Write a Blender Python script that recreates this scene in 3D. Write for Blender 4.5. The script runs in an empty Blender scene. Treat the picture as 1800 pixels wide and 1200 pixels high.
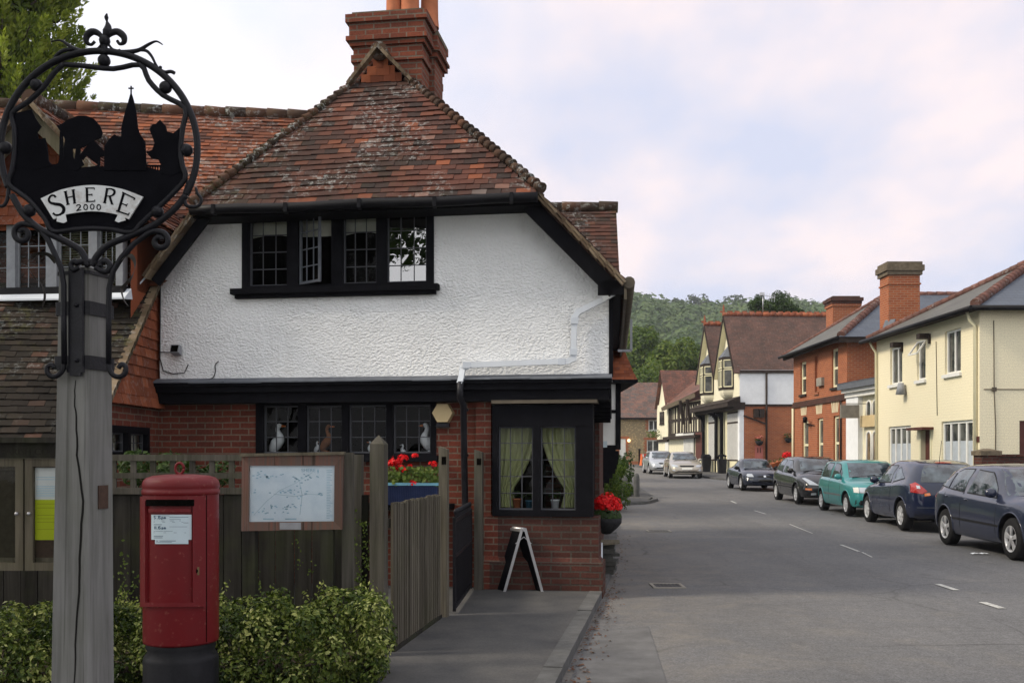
import bpy, bmesh, math, random
from mathutils import Vector as V, Matrix
from mathutils.bvhtree import BVHTree
random.seed(7)
sc = bpy.context.scene
COL = sc.collection
R = math.radians
F = 1750.0            # focal length in photo pixels
EYE = 1.62

# ------------------------------------------------------------------ camera
cam_d = bpy.data.cameras.new('camera')
cam = bpy.data.objects.new('camera', cam_d)
COL.objects.link(cam)
cam.location = (0, 0, EYE)
cam.rotation_euler = (R(90), 0, 0)
cam_d.sensor_width = 36
cam_d.lens = 36 * F / 1800
cam_d.shift_y = 200 / 1800
cam_d.clip_end = 4000
cam_d.clip_start = 0.05
sc.camera = cam

# ------------------------------------------------------------------ sky, sun, exposure
SUN_AZ = R(-100)      # compass angle from +Y towards +X that the light comes from
SUN_EL = R(40)
w = bpy.data.worlds.new('World')
sc.world = w
w.use_nodes = True
wt = w.node_tree
wt.nodes.clear()
def wn(t, **kw):
    n = wt.nodes.new(t)
    for k, v in kw.items():
        setattr(n, k, v)
    return n
w_out = wn('ShaderNodeOutputWorld')
w_bg = wn('ShaderNodeBackground')
w_sky = wn('ShaderNodeTexSky', sky_type='NISHITA', sun_disc=False, sun_elevation=SUN_EL, sun_rotation=SUN_AZ)
w_tc = wn('ShaderNodeTexCoord')
w_sep = wn('ShaderNodeSeparateXYZ')
wt.links.new(w_tc.outputs['Generated'], w_sep.inputs[0])
w_add = wn('ShaderNodeMath', operation='ADD'); w_add.inputs[1].default_value = 0.22
wt.links.new(w_sep.outputs['Z'], w_add.inputs[0])
w_mx = wn('ShaderNodeMath', operation='MAXIMUM'); w_mx.inputs[1].default_value = 0.12
wt.links.new(w_add.outputs[0], w_mx.inputs[0])
w_dx = wn('ShaderNodeMath', operation='DIVIDE'); w_dy = wn('ShaderNodeMath', operation='DIVIDE')
wt.links.new(w_sep.outputs['X'], w_dx.inputs[0]); wt.links.new(w_mx.outputs[0], w_dx.inputs[1])
wt.links.new(w_sep.outputs['Y'], w_dy.inputs[0]); wt.links.new(w_mx.outputs[0], w_dy.inputs[1])
w_cmb = wn('ShaderNodeCombineXYZ')
wt.links.new(w_dx.outputs[0], w_cmb.inputs[0]); wt.links.new(w_dy.outputs[0], w_cmb.inputs[1])
w_map = wn('ShaderNodeMapping'); w_map.inputs['Scale'].default_value = (1.35, 0.85, 1); w_map.inputs['Location'].default_value = (0.4, 1.7, 0)
wt.links.new(w_cmb.outputs[0], w_map.inputs[0])
w_noi = wn('ShaderNodeTexNoise'); w_noi.inputs['Scale'].default_value = 1.5; w_noi.inputs['Detail'].default_value = 7; w_noi.inputs['Roughness'].default_value = 0.52
wt.links.new(w_map.outputs[0], w_noi.inputs['Vector'])
w_rmp = wn('ShaderNodeValToRGB')
e = w_rmp.color_ramp.elements
e[0].position = 0.40; e[0].color = (0.615, 0.645, 0.79, 1)
e[1].position = 0.60; e[1].color = (0.91, 0.795, 0.80, 1)
el = e.new(0.5); el.color = (0.74, 0.71, 0.79, 1)
wt.links.new(w_noi.outputs['Fac'], w_rmp.inputs[0])
w_hsv = wn('ShaderNodeMixRGB', blend_type='MIX')      # thin cloud over blue sky
w_hsv.inputs[0].default_value = 0.93
w_mul = wn('ShaderNodeMixRGB', blend_type='MULTIPLY'); w_mul.inputs[0].default_value = 1; w_mul.inputs[2].default_value = (0.10, 0.10, 0.10, 1)
wt.links.new(w_sky.outputs[0], w_mul.inputs[1])
wt.links.new(w_mul.outputs[0], w_hsv.inputs[1]); wt.links.new(w_rmp.outputs[0], w_hsv.inputs[2])
# the cloud is thinner and brighter towards the west, where the sun is
w_dot = wn('ShaderNodeVectorMath', operation='DOT_PRODUCT'); w_dot.inputs[1].default_value = (-.75, -.62, .0)
wt.links.new(w_tc.outputs['Generated'], w_dot.inputs[0])
w_br = wn('ShaderNodeMapRange'); w_br.inputs['From Min'].default_value = -.62; w_br.inputs['From Max'].default_value = 0.05
w_br.inputs['To Min'].default_value = 0.0; w_br.inputs['To Max'].default_value = 1.0
wt.links.new(w_dot.outputs['Value'], w_br.inputs[0])
w_wm = wn('ShaderNodeMixRGB', blend_type='MIX'); w_wm.inputs[2].default_value = (1.10, 1.10, 1.13, 1)
wt.links.new(w_br.outputs[0], w_wm.inputs[0]); wt.links.new(w_hsv.outputs[0], w_wm.inputs[1])
wt.links.new(w_wm.outputs[0], w_bg.inputs['Color'])
w_bg.inputs['Strength'].default_value = 0.90
wt.links.new(w_bg.outputs[0], w_out.inputs[0])

sun_d = bpy.data.lights.new('sun', 'SUN')
sun = bpy.data.objects.new('sun', sun_d)
COL.objects.link(sun)
sun_d.energy = 2.4
sun_d.angle = R(12)
sun_d.color = (1.0, 0.88, 0.70)
_sd = V((math.sin(SUN_AZ) * math.cos(SUN_EL), math.cos(SUN_AZ) * math.cos(SUN_EL), math.sin(SUN_EL)))
sun.rotation_euler = _sd.to_track_quat('Z', 'Y').to_euler()
sun.location = (-20, 0, 30)

sc.view_settings.view_transform = 'Standard'
sc.view_settings.look = 'None'
sc.view_settings.exposure = 0.45
sc.view_settings.gamma = 1
sc.cycles.max_bounces = 6
sc.cycles.transparent_max_bounces = 16
sc.cycles.volume_bounces = 0

# ------------------------------------------------------------------ helpers: objects
ORG = {}
def tag(o, label, cat, group=None, kind=None):
    o['label'] = label
    o['category'] = cat
    if group: o['group'] = group
    if kind: o['kind'] = kind
    return o
def thing(name, label, cat, loc=(0, 0, 0), group=None):
    """an Empty at the thing's base; its parts are built in world coordinates"""
    o = bpy.data.objects.new(name, None)
    COL.objects.link(o)
    o.empty_display_size = 0.2
    o.location = loc
    ORG[o] = V(loc)
    return tag(o, label, cat, group)
def copy_tree(o, parent=None):
    c = o.copy()
    COL.objects.link(c)
    c.parent = parent
    for ch in list(o.children):
        copy_tree(ch, c)
    return c

def lerp(a, b, t): return a + (b - a) * t
def rnd(a, b): return random.uniform(a, b)
def ground(y):
    return 0.0 if y < 18 else 0.0105 * (y - 18) if y < 130 else 1.176 + 0.0105 * (y - 130) * 0.5
def P(px, py, d):
    return V(((px - 900) / F * d, d, EYE + (800 - py) / F * d))
def G(px, py):
    """the point of the ground under a pixel of the photograph"""
    d = EYE * F / (py - 800)
    for _ in range(30):
        d = (EYE - ground(d)) * F / (py - 800)
    return V(((px - 900) / F * d, d, ground(d)))

class Pl:
    """a vertical plane: origin, tangent t (to the right), outward normal n; (a, z) on it"""
    def __init__(s, o, t):
        s.o = V((o[0], o[1])); s.t = V((t[0], t[1])).normalized(); s.n = V((s.t.y, -s.t.x))
    def hit(s, px, py):
        r = (px - 900) / F
        # o + a t = k (r, 1)
        a = (r * s.o.y - s.o.x) / (s.t.x - r * s.t.y)
        k = s.o.y + a * s.t.y
        return a, EYE + (800 - py) / F * k
    def pt(s, a, z, off=0.0):
        q = s.o + s.t * a + s.n * off
        return V((q.x, q.y, z))
    def pp(s, px, py, off=0.0):
        a, z = s.hit(px, py)
        return s.pt(a, z, off)
    def move(s, off):
        q = s.o + s.n * off
        return Pl((q.x, q.y), s.t)
    def rect(s, x0, y0, x1, y1):
        a0, za = s.hit(x0, y0); a1, zb = s.hit(x1, y0)
        _, zc = s.hit(x0, y1); _, zd = s.hit(x1, y1)
        return a0, a1, (zc + zd) / 2, (za + zb) / 2

class MB:
    """collects faces in world coordinates and links them as ONE mesh object"""
    def __init__(s): s.v = []; s.f = []; s.r = []; s.mi = []; s.sm = []
    def add(s, vs, fs, r=0.5, mi=0, smooth=False):
        b = len(s.v)
        s.v.extend(vs)
        for f in fs:
            s.f.append([b + i for i in f]); s.r.append(r); s.mi.append(mi); s.sm.append(smooth)
    def poly(s, pts, r=0.5, mi=0): s.add([V(p) for p in pts], [list(range(len(pts)))], r, mi)
    def hexa(s, p, r=0.5, mi=0):
        s.add([V(q) for q in p], [(0, 3, 2, 1), (4, 5, 6, 7), (0, 1, 5, 4), (1, 2, 6, 5), (2, 3, 7, 6), (3, 0, 4, 7)], r, mi)
    def box(s, x0, x1, y0, y1, z0, z1, r=0.5, mi=0):
        s.hexa([(x0, y0, z0), (x1, y0, z0), (x1, y1, z0), (x0, y1, z0), (x0, y0, z1), (x1, y0, z1), (x1, y1, z1), (x0, y1, z1)], r, mi)
    def slab(s, pl, a0, a1, z0, z1, o0, o1, r=0.5, mi=0):
        """box on a plane from offset o0 (inner) to o1 (outer)"""
        q = [pl.pt(a0, z0, o1), pl.pt(a1, z0, o1), pl.pt(a1, z0, o0), pl.pt(a0, z0, o0)]
        q += [V((p.x, p.y, z1)) for p in q]
        s.hexa(q, r, mi)
    def bar(s, p, q, wdt, hgt, up=(0, 0, 1), r=0.5, mi=0):
        p = V(p); q = V(q); d = (q - p).normalized(); u = V(up)
        x = d.cross(u)
        if x.length < 1e-4: x = d.cross(V((1, 0, 0)))
        x.normalize(); y = x.cross(d).normalized()
        x *= wdt / 2; y *= hgt / 2
        s.hexa([p - x - y, p + x - y, q + x - y, q - x - y, p - x + y, p + x + y, q + x + y, q - x + y], r, mi)
    def prism(s, pts, vec, r=0.5, mi=0):
        n = len(pts); vec = V(vec)
        a = [V(p) for p in pts]; b = [p + vec for p in a]
        fs = [list(range(n))[::-1], list(range(n, 2 * n))]
        for i in range(n):
            j = (i + 1) % n
            fs.append([i, j, n + j, n + i])
        s.add(a + b, fs, r, mi)
    def tube(s, pts, rad, seg=8, r=0.5, mi=0, cap=True, flat=None):
        pts = [V(p) for p in pts]; n = len(pts)
        rr = rad if isinstance(rad, (list, tuple)) else [rad] * n
        vs = []; prev = None
        for i in range(n):
            t = (pts[min(i + 1, n - 1)] - pts[max(i - 1, 0)])
            if t.length < 1e-9: t = V((0, 0, 1))
            t.normalize()
            if prev is None:
                x = t.cross(V((0, 0, 1)) if abs(t.z) < .9 else V((0, 1, 0))).normalized()
            else:
                x = prev - t * prev.dot(t)
                x = x.normalized() if x.length > 1e-6 else t.cross(V((0, 1, .3))).normalized()
            prev = x; y = t.cross(x)
            for k in range(seg):
                an = 2 * math.pi * k / seg
                vs.append(pts[i] + (x * math.cos(an) + y * math.sin(an)) * rr[i])
        fs = []
        for i in range(n - 1):
            for k in range(seg):
                k2 = (k + 1) % seg
                fs.append([i * seg + k, i * seg + k2, (i + 1) * seg + k2, (i + 1) * seg + k])
        s.add(vs, fs, r, mi, True)
        if cap:
            b = len(s.v) - len(vs)
            s.f.append([b + k for k in range(seg)][::-1]); s.f.append([b + (n - 1) * seg + k for k in range(seg)])
            s.r += [r, r]; s.mi += [mi, mi]; s.sm += [False, False]
    def lathe(s, prof, c, seg=24, r=0.5, mi=0, axis='z', smooth=True, sx=1, sy=1):
        c = V(c); vs = []; n = len(prof)
        for (ra, h) in prof:
            for k in range(seg):
                an = 2 * math.pi * k / seg
                x, y = ra * math.cos(an) * sx, ra * math.sin(an) * sy
                vs.append(c + (V((x, y, h)) if axis == 'z' else V((x, h, y)) if axis == 'y' else V((h, x, y))))
        fs = []
        for i in range(n - 1):
            for k in range(seg):
                k2 = (k + 1) % seg
                fs.append([i * seg + k, i * seg + k2, (i + 1) * seg + k2, (i + 1) * seg + k])
        s.add(vs, fs, r, mi, smooth)
    def ball(s, c, ra, seg=12, rings=8, sc3=(1, 1, 1), r=0.5, mi=0):
        c = V(c); vs = []; fs = []
        for i in range(rings + 1):
            th = math.pi * i / rings
            for k in range(seg):
                an = 2 * math.pi * k / seg
                vs.append(c + V((ra * sc3[0] * math.sin(th) * math.cos(an), ra * sc3[1] * math.sin(th) * math.sin(an), ra * sc3[2] * math.cos(th))))
        for i in range(rings):
            for k in range(seg):
                k2 = (k + 1) % seg
                fs.append([i * seg + k, (i + 1) * seg + k, (i + 1) * seg + k2, i * seg + k2])
        s.add(vs, fs, r, mi, True)
    def leaf(s, c, n, size, ratio=0.6, r=None, fold=0.25):
        """a folded leaf (two triangles pairs) at c facing n"""
        n = V(n).normalized()
        a = n.cross(V((rnd(-1, 1), rnd(-1, 1), rnd(-1, 1))))
        if a.length < 1e-3: a = n.cross(V((0, 0, 1)))
        a.normalize(); b = n.cross(a)
        L = a * size; W = b * size * ratio * .5; H = n * size * fold
        c = V(c)
        s.add([c - L * .5, c + W + H * .5, c + L * .5, c - W + H * .5], [(0, 1, 2), (0, 2, 3)], random.random() if r is None else r)
    def build(s, name, mat, parent=None, smooth=None, uv=True, org=None):
        me = bpy.data.meshes.new(name)
        root = parent
        o0 = V((0, 0, 0))
        if org is not None: o0 = V(org)
        elif parent is not None: o0 = ORG.get(parent, o0)
        me.from_pydata([(p - o0)[:] for p in s.v], [], s.f)
        mats = mat if isinstance(mat, (list, tuple)) else [mat]
        for m in mats: me.materials.append(m)
        me.polygons.foreach_set('material_index', s.mi)
        me.polygons.foreach_set('use_smooth', s.sm if smooth is None else [smooth] * len(s.f))
        at = me.attributes.new('rnd', 'FLOAT', 'FACE')
        at.data.foreach_set('value', s.r)
        if uv:
            ul = me.uv_layers.new(name='UVMap')
            buf = [0.0] * (2 * len(me.loops))
            for p in me.polygons:
                n = p.normal
                if abs(n.z) > .97:
                    t = V((1, 0, 0)); b = V((0, 1, 0))
                else:
                    t = V((0, 0, 1)).cross(n).normalized(); b = n.cross(t)
                for li in p.loop_indices:
                    q = me.vertices[me.loops[li].vertex_index].co + o0
                    buf[2 * li] = q.dot(t); buf[2 * li + 1] = q.dot(b)
            ul.data.foreach_set('uv', buf)
        me.update()
        o = bpy.data.objects.new(name, me)
        COL.objects.link(o)
        if parent is not None:
            o.parent = parent
            ORG[o] = o0
        else:
            o.location = o0
            ORG[o] = o0
        return o

def wall(mb, pl, a0, a1, z0, z1, holes=(), depth=0.12, off=0.0, r=0.5):
    """a flat wall with rectangular holes and their reveals"""
    xs = sorted({a0, a1, *[h[0] for h in holes], *[h[1] for h in holes]})
    zs = sorted({z0, z1, *[h[2] for h in holes], *[h[3] for h in holes]})
    xs = [x for x in xs if a0 - 1e-6 <= x <= a1 + 1e-6]; zs = [z for z in zs if z0 - 1e-6 <= z <= z1 + 1e-6]
    for i in range(len(xs) - 1):
        for j in range(len(zs) - 1):
            cx, cz = (xs[i] + xs[i + 1]) / 2, (zs[j] + zs[j + 1]) / 2
            if any(h[0] < cx < h[1] and h[2] < cz < h[3] for h in holes): continue
            mb.poly([pl.pt(xs[i], zs[j], off), pl.pt(xs[i + 1], zs[j], off), pl.pt(xs[i + 1], zs[j + 1], off), pl.pt(xs[i], zs[j + 1], off)], r)
    for (h0, h1, k0, k1) in holes:
        o1 = off - depth
        mb.poly([pl.pt(h0, k0, off), pl.pt(h0, k1, off), pl.pt(h0, k1, o1), pl.pt(h0, k0, o1)][::-1], r)
        mb.poly([pl.pt(h1, k0, off), pl.pt(h1, k1, off), pl.pt(h1, k1, o1), pl.pt(h1, k0, o1)], r)
        mb.poly([pl.pt(h0, k1, off), pl.pt(h1, k1, off), pl.pt(h1, k1, o1), pl.pt(h0, k1, o1)], r)
        mb.poly([pl.pt(h0, k0, off), pl.pt(h1, k0, off), pl.pt(h1, k0, o1), pl.pt(h0, k0, o1)][::-1], r)

def smoothline(pts, n=6):
    """Catmull-Rom through the points"""
    pts = [V(p) for p in pts]; out = []
    m = len(pts)
    for i in range(m - 1):
        p0, p1, p2, p3 = pts[max(i - 1, 0)], pts[i], pts[i + 1], pts[min(i + 2, m - 1)]
        for k in range(n):
            t = k / n
            out.append(0.5 * ((2 * p1) + (p2 - p0) * t + (2 * p0 - 5 * p1 + 4 * p2 - p3) * t * t + (3 * p1 - p0 - 3 * p2 + p3) * t ** 3))
    out.append(pts[-1])
    return out

def pip(x, y, poly):
    c = False; n = len(poly); j = n - 1
    for i in range(n):
        if (poly[i][1] > y) != (poly[j][1] > y) and x < (poly[j][0] - poly[i][0]) * (y - poly[i][1]) / (poly[j][1] - poly[i][1]) + poly[i][0]:
            c = not c
        j = i
    return c

def tiles(mb, poly, gauge=0.1, tw=0.165, lap=1.25, thick=0.014, wob=0.006, lift=0.02, seed=1):
    """lays separate clay tiles over a planar polygon (3-D points, the first edge is the eave)"""
    rg = random.Random(seed)
    poly = [V(p) for p in poly]
    n = V((0, 0, 0))
    for i in range(len(poly)): n += poly[i].cross(poly[(i + 1) % len(poly)])
    n.normalize()
    if n.z < 0: n = -n
    t = V((0, 0, 1)).cross(n).normalized(); b = n.cross(t)
    o = poly[0]
    q = [((p - o).dot(t), (p - o).dot(b)) for p in poly]
    vmin = min(p[1] for p in q); vmax = max(p[1] for p in q)
    rows = int((vmax - vmin) / gauge) + 1
    for k in range(rows):
        v0 = vmin + k * gauge; vm = min(v0 + gauge * .5, vmax - 1e-4)
        xs = []
        for i in range(len(q)):
            (x0, y0), (x1, y1) = q[i], q[(i + 1) % len(q)]
            if (y0 > vm) != (y1 > vm): xs.append(x0 + (x1 - x0) * (vm - y0) / (y1 - y0))
        xs.sort()
        for s0 in range(0, len(xs) - 1, 2):
            lo, hi = xs[s0], xs[s0 + 1]
            i0 = math.floor(lo / tw) - 1
            x = i0 * tw + (tw / 2 if k % 2 else 0)
            while x < hi:
                a0, a1 = max(x + .0015, lo), min(x + tw - .0015, hi)
                x += tw
                if a1 - a0 < .015: continue
                j = lift + rg.uniform(-wob, wob) * 0.6
                tl = rg.uniform(-.004, .004)
                # slow sag of the courses
                sg = .012 * math.sin(a0 * 1.7 + k * .35 + seed) + .008 * math.sin(a0 * 4.1 + k * .9)
                dv = rg.uniform(-.006, .006) + .006 * math.sin(a0 * 2.3 + seed)
                vb = v0 + dv; vt = min(v0 + gauge * lap, vmax)
                P0 = lambda u, vv, h: o + t * u + b * vv + n * h
                hb, ht = j + sg * .5, .004 + sg * .5
                A = [P0(a0, vb, hb - thick + tl), P0(a1, vb, hb - thick - tl), P0(a1, vt, ht - thick), P0(a0, vt, ht - thick),
                     P0(a0, vb, hb + tl), P0(a1, vb, hb - tl), P0(a1, vt, ht), P0(a0, vt, ht)]
                mb.add(A, [(4, 5, 6, 7), (0, 1, 5, 4), (1, 2, 6, 5), (3, 0, 4, 7)], rg.random())

def ridge_tiles(mb, p, q, rad=0.1, n=None, jit=0.006):
    """a row of half round ridge / hip tiles from p to q"""
    p = V(p); q = V(q); L = (q - p).length
    n = n or max(2, int(L / 0.3)); d = (q - p) / n
    for i in range(n):
        a = p + d * i; b = a + d * 1.03
        r0 = rad * rnd(.97, 1.05); r1 = r0 * .93
        mb.tube([a + V((0, 0, rnd(-jit, jit))), b + V((0, 0, rnd(-jit, jit) - .006))], [r0, r1], 10, r=random.random())
def bonnet_tiles(mb, p, q, gauge=0.14, rad=0.085):
    """short overlapping bonnet hip tiles, each tipped up at its lower end"""
    p = V(p); q = V(q); L = (q - p).length; n = max(2, int(L / gauge)); d = (q - p) / n
    up = V((0, 0, 1))
    for i in range(n):
        a = p + d * i + up * (.018 + rnd(-.006, .006)); b = p + d * (i + 1.6) - up * .012
        mb.tube([a, b], [rad * rnd(.95, 1.08), rad * .62], 9, r=random.random())
# ------------------------------------------------------------------ materials
class NT:
    def __init__(s, name):
        s.m = bpy.data.materials.new(name); s.m.use_nodes = True
        s.t = s.m.node_tree
        s.b = s.t.nodes['Principled BSDF']; s.out = s.t.nodes['Material Output']
    def n(s, typ, ins=None, **props):
        nd = s.t.nodes.new(typ)
        for k, v in props.items(): setattr(nd, k, v)
        for k, v in (ins or {}).items():
            if hasattr(v, 'is_output') : s.t.links.new(v, nd.inputs[k])
            else: nd.inputs[k].default_value = v
        return nd
    def set(s, **kw):
        names = dict(color='Base Color', rough='Roughness', metal='Metallic', spec='Specular IOR Level', coat='Coat Weight', coatr='Coat Roughness', normal='Normal', trans='Transmission Weight', sheen='Sheen Weight', ior='IOR')
        for k, v in kw.items():
            i = s.b.inputs[names[k]]
            if hasattr(v, 'is_output'): s.t.links.new(v, i)
            else: i.default_value = v
        return s
    def coord(s, kind='Object', scale=(1, 1, 1), rot=(0, 0, 0)):
        tc = s.n('ShaderNodeTexCoord')
        mp = s.n('ShaderNodeMapping', {'Vector': tc.outputs[kind], 'Scale': scale, 'Rotation': rot})
        return mp.outputs[0]
    def noise(s, scale, detail=4, rough=.55, vec=None, dist=0.0):
        d = {'Scale': scale, 'Detail': detail, 'Roughness': rough, 'Distortion': dist}
        if vec is not None: d['Vector'] = vec
        return s.n('ShaderNodeTexNoise', d).outputs['Fac']
    def ramp(s, fac, stops, interp='LINEAR'):
        nd = s.n('ShaderNodeValToRGB', {'Fac': fac})
        cr = nd.color_ramp; cr.interpolation = interp
        while len(cr.elements) > 1: cr.elements.remove(cr.elements[-1])
        for i, (p, c) in enumerate(stops):
            e = cr.elements[0] if i == 0 else cr.elements.new(p)
            e.position = p; e.color = (c[0], c[1], c[2], 1) if not isinstance(c, (int, float)) else (c, c, c, 1)
        return nd.outputs['Color']
    def mix(s, f, a, b, mode='MIX'):
        nd = s.n('ShaderNodeMixRGB', blend_type=mode)
        for i, v in ((0, f), (1, a), (2, b)):
            if hasattr(v, 'is_output'): s.t.links.new(v, nd.inputs[i])
            elif isinstance(v, (int, float)): nd.inputs[i].default_value = v if i == 0 else (v, v, v, 1)
            else: nd.inputs[i].default_value = (v[0], v[1], v[2], 1)
        return nd.outputs[0]
    def math(s, op, a, b=0.0):
        nd = s.n('ShaderNodeMath', operation=op)
        for i, v in ((0, a), (1, b)):
            if hasattr(v, 'is_output'): s.t.links.new(v, nd.inputs[i])
            else: nd.inputs[i].default_value = v
        return nd.outputs[0]
    def bump(s, h, strength=.3, dist=.01, normal=None):
        d = {'Height': h, 'Strength': strength, 'Distance': dist}
        if normal is not None: d['Normal'] = normal
        return s.n('ShaderNodeBump', d).outputs[0]
    def attr(s, name='rnd'): return s.n('ShaderNodeAttribute', attribute_name=name).outputs['Fac']
    def objrand(s): return s.n('ShaderNodeObjectInfo').outputs['Random']

def c4(c): return (c[0], c[1], c[2], 1)
def plain(name, c, rough=.6, var=.12, scale=6, bump=.0, bscale=60, metal=0, spec=.18, coat=0, kind='Object'):
    s = NT(name); v = s.coord(kind)
    f = s.noise(scale, 5, .6, v)
    col = s.mix(s.ramp(f, [(.3, 0), (.7, 1)]), tuple(x * (1 - var) for x in c), tuple(min(1, x * (1 + var)) for x in c))
    s.set(color=col, rough=rough, metal=metal, spec=spec, coat=coat)
    if bump: s.set(normal=s.bump(s.noise(bscale, 4, .6, v), bump, .01))
    return s.m
def brick_mat(name, c1, c2, mortar, bw=.225, rh=.075, ms=.011, dirt=.35, bump=.5):
    s = NT(name); uv = s.coord('UV')
    wob = s.n('ShaderNodeTexNoise', {'Vector': uv, 'Scale': 7.0, 'Detail': 2.0}).outputs['Color']
    uvw = s.n('ShaderNodeMixRGB', {'Fac': .012, 'Color1': uv, 'Color2': wob}, blend_type='ADD').outputs[0]
    b = s.n('ShaderNodeTexBrick', {'Vector': uvw, 'Color1': c4(c1), 'Color2': c4(c2), 'Mortar': c4(mortar), 'Scale': 1.0, 'Mortar Size': ms, 'Mortar Smooth': .25, 'Bias': 0.0, 'Brick Width': bw, 'Row Height': rh}, offset=.5)
    n1 = s.noise(2.2, 5, .6, uv); n2 = s.noise(38, 4, .6, uv)
    col = s.mix(s.ramp(n1, [(.35, 0), (.68, dirt)]), b.outputs['Color'], (.035, .026, .022), 'MIX')
    col = s.mix(.45, col, s.ramp(n2, [(.25, .45), (.75, 1.35)]), 'MULTIPLY')
    s.set(color=col, rough=.88, spec=.08)
    h = s.math('SUBTRACT', s.math('MULTIPLY', n2, .35), b.outputs['Fac'])
    s.set(normal=s.bump(h, bump, .01))
    return s.m
def tile_mat(name, stops, lichen=.25, moss=.2, dark=.3, lc=(.34, .36, .35)):
    """clay tiles: every tile its own tint, lichen spots and moss"""
    s = NT(name); v = s.coord('Object')
    col = s.ramp(s.attr(), stops, 'LINEAR')
    big = s.noise(.9, 4, .6, v)
    col = s.mix(s.ramp(big, [(.40, 0), (.62, dark)]), col, (.035, .028, .024))
    li = s.noise(17, 5, .7, v); lb = s.noise(1.6, 3, .5, v)
    lf = s.math('MULTIPLY', s.ramp(li, [(.53, 0), (.60, 1)]), s.ramp(lb, [(.47, 0), (.60, lichen * 3)]))
    col = s.mix(s.math('MINIMUM', lf, .85), col, lc)
    mo = s.math('MULTIPLY', s.ramp(s.noise(9, 5, .7, v), [(.5, 0), (.64, 1)]), s.ramp(s.noise(.8, 3, .5, v), [(.45, 0), (.62, moss * 3)]))
    col = s.mix(s.math('MINIMUM', mo, .8), col, (.055, .052, .022))
    s.set(color=col, rough=.9, spec=.1, normal=s.bump(s.noise(90, 3, .6, v), .35, .006))
    return s.m
def course_mat(name, c1, c2, tw=.17, rh=.1, dark=.5, line=(.02, .016, .014), lichen=0.0, rough=.8):
    """a far roof: courses with a dark lower lip"""
    s = NT(name); uv = s.coord('UV')
    b = s.n('ShaderNodeTexBrick', {'Vector': uv, 'Color1': c4(c1), 'Color2': c4(c2), 'Mortar': c4(line), 'Scale': 1.0, 'Mortar Size': .006, 'Mortar Smooth': .4, 'Bias': 0.0, 'Brick Width': tw, 'Row Height': rh}, offset=.5)
    sep = s.n('ShaderNodeSeparateXYZ', {'Vector': uv}).outputs['Y']
    saw = s.math('FRACT', s.math('DIVIDE', sep, rh))
    n1 = s.noise(1.1, 6, .65, uv)
    col = s.mix(s.ramp(n1, [(.35, 0), (.7, dark)]), b.outputs['Color'], (.03, .025, .022))
    if lichen: col = s.mix(s.ramp(s.noise(8, 6, .75, uv), [(.56, 0), (.68, lichen)]), col, (.26, .24, .20))
    s.set(color=col, rough=rough, spec=.3, normal=s.bump(s.math('SUBTRACT', 1.0, saw), .7, .02))
    return s.m
def wood_mat(name, c1, c2, rough=.85, grain=1.0, green=0.0, scale=14):
    s = NT(name); v = s.coord('Object', (scale, scale, .7))
    g = s.noise(1.6, 6, .65, v, .4)
    col = s.mix(s.ramp(g, [(.3, 0), (.7, 1)]), c1, c2)
    v2 = s.coord('Object')
    cr = s.ramp(s.noise(1.0, 4, .6, s.coord('Object', (22, 22, .35)), .8), [(.60, 0), (.66, 1)])
    col = s.mix(s.math('MULTIPLY', cr, .55 * grain), col, (.02, .018, .016))
    rv = s.ramp(s.attr(), [(0, .72), (1, 1.25)])
    col = s.mix(1.0, col, rv, 'MULTIPLY')
    if green: col = s.mix(s.ramp(s.noise(2.5, 4, .6, v2), [(.45, 0), (.7, green)]), col, (.07, .085, .03))
    s.set(color=col, rough=rough, spec=.06, normal=s.bump(g, .5 * grain, .006))
    return s.m
def leaf_mat(name, stops, trans=.35, rough=.5):
    s = NT(name)
    col = s.ramp(s.attr(), stops)
    s.set(color=col, rough=rough, spec=.18)
    tr = s.n('ShaderNodeBsdfTranslucent', {'Color': s.mix(1.0, col, (1.1, 1.25, .6), 'MULTIPLY')})
    mx = s.n('ShaderNodeMixShader', {0: trans, 1: s.b.outputs[0], 2: tr.outputs[0]})
    s.t.links.new(mx.outputs[0], s.out.inputs[0])
    return s.m
def glass_mat(name, tint=(.85, .9, .9), ior=1.5, gl=1.0, rough=.0, wavy=0.0):
    """a window pane: clear with a mirror-like reflection"""
    s = NT(name)
    fr = s.n('ShaderNodeFresnel', {'IOR': ior})
    tr = s.n('ShaderNodeBsdfTransparent', {'Color': c4(tint)})
    go = s.n('ShaderNodeBsdfGlossy', {'Color': (gl, gl, gl, 1), 'Roughness': rough})
    if wavy:
        bp = s.bump(s.noise(5, 2, .5, s.coord('Object')), wavy, .02)
        s.t.links.new(bp, go.inputs['Normal'])
    mx = s.n('ShaderNodeMixShader', {0: fr.outputs[0], 1: tr.outputs[0], 2: go.outputs[0]})
    s.t.links.new(mx.outputs[0], s.out.inputs[0])
    return s.m
def paint_mat(name, c, metal=.0, rough=.4, coat=1.0):
    s = NT(name); v = s.coord('Object')
    d = s.noise(4, 5, .6, v)
    s.set(color=s.mix(s.ramp(d, [(.45, 0), (.85, .06)]), c, (.16, .15, .13)), metal=metal, rough=rough, coat=coat, spec=.1)
    s.b.inputs['Coat Roughness'].default_value = .05
    return s.m

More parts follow.
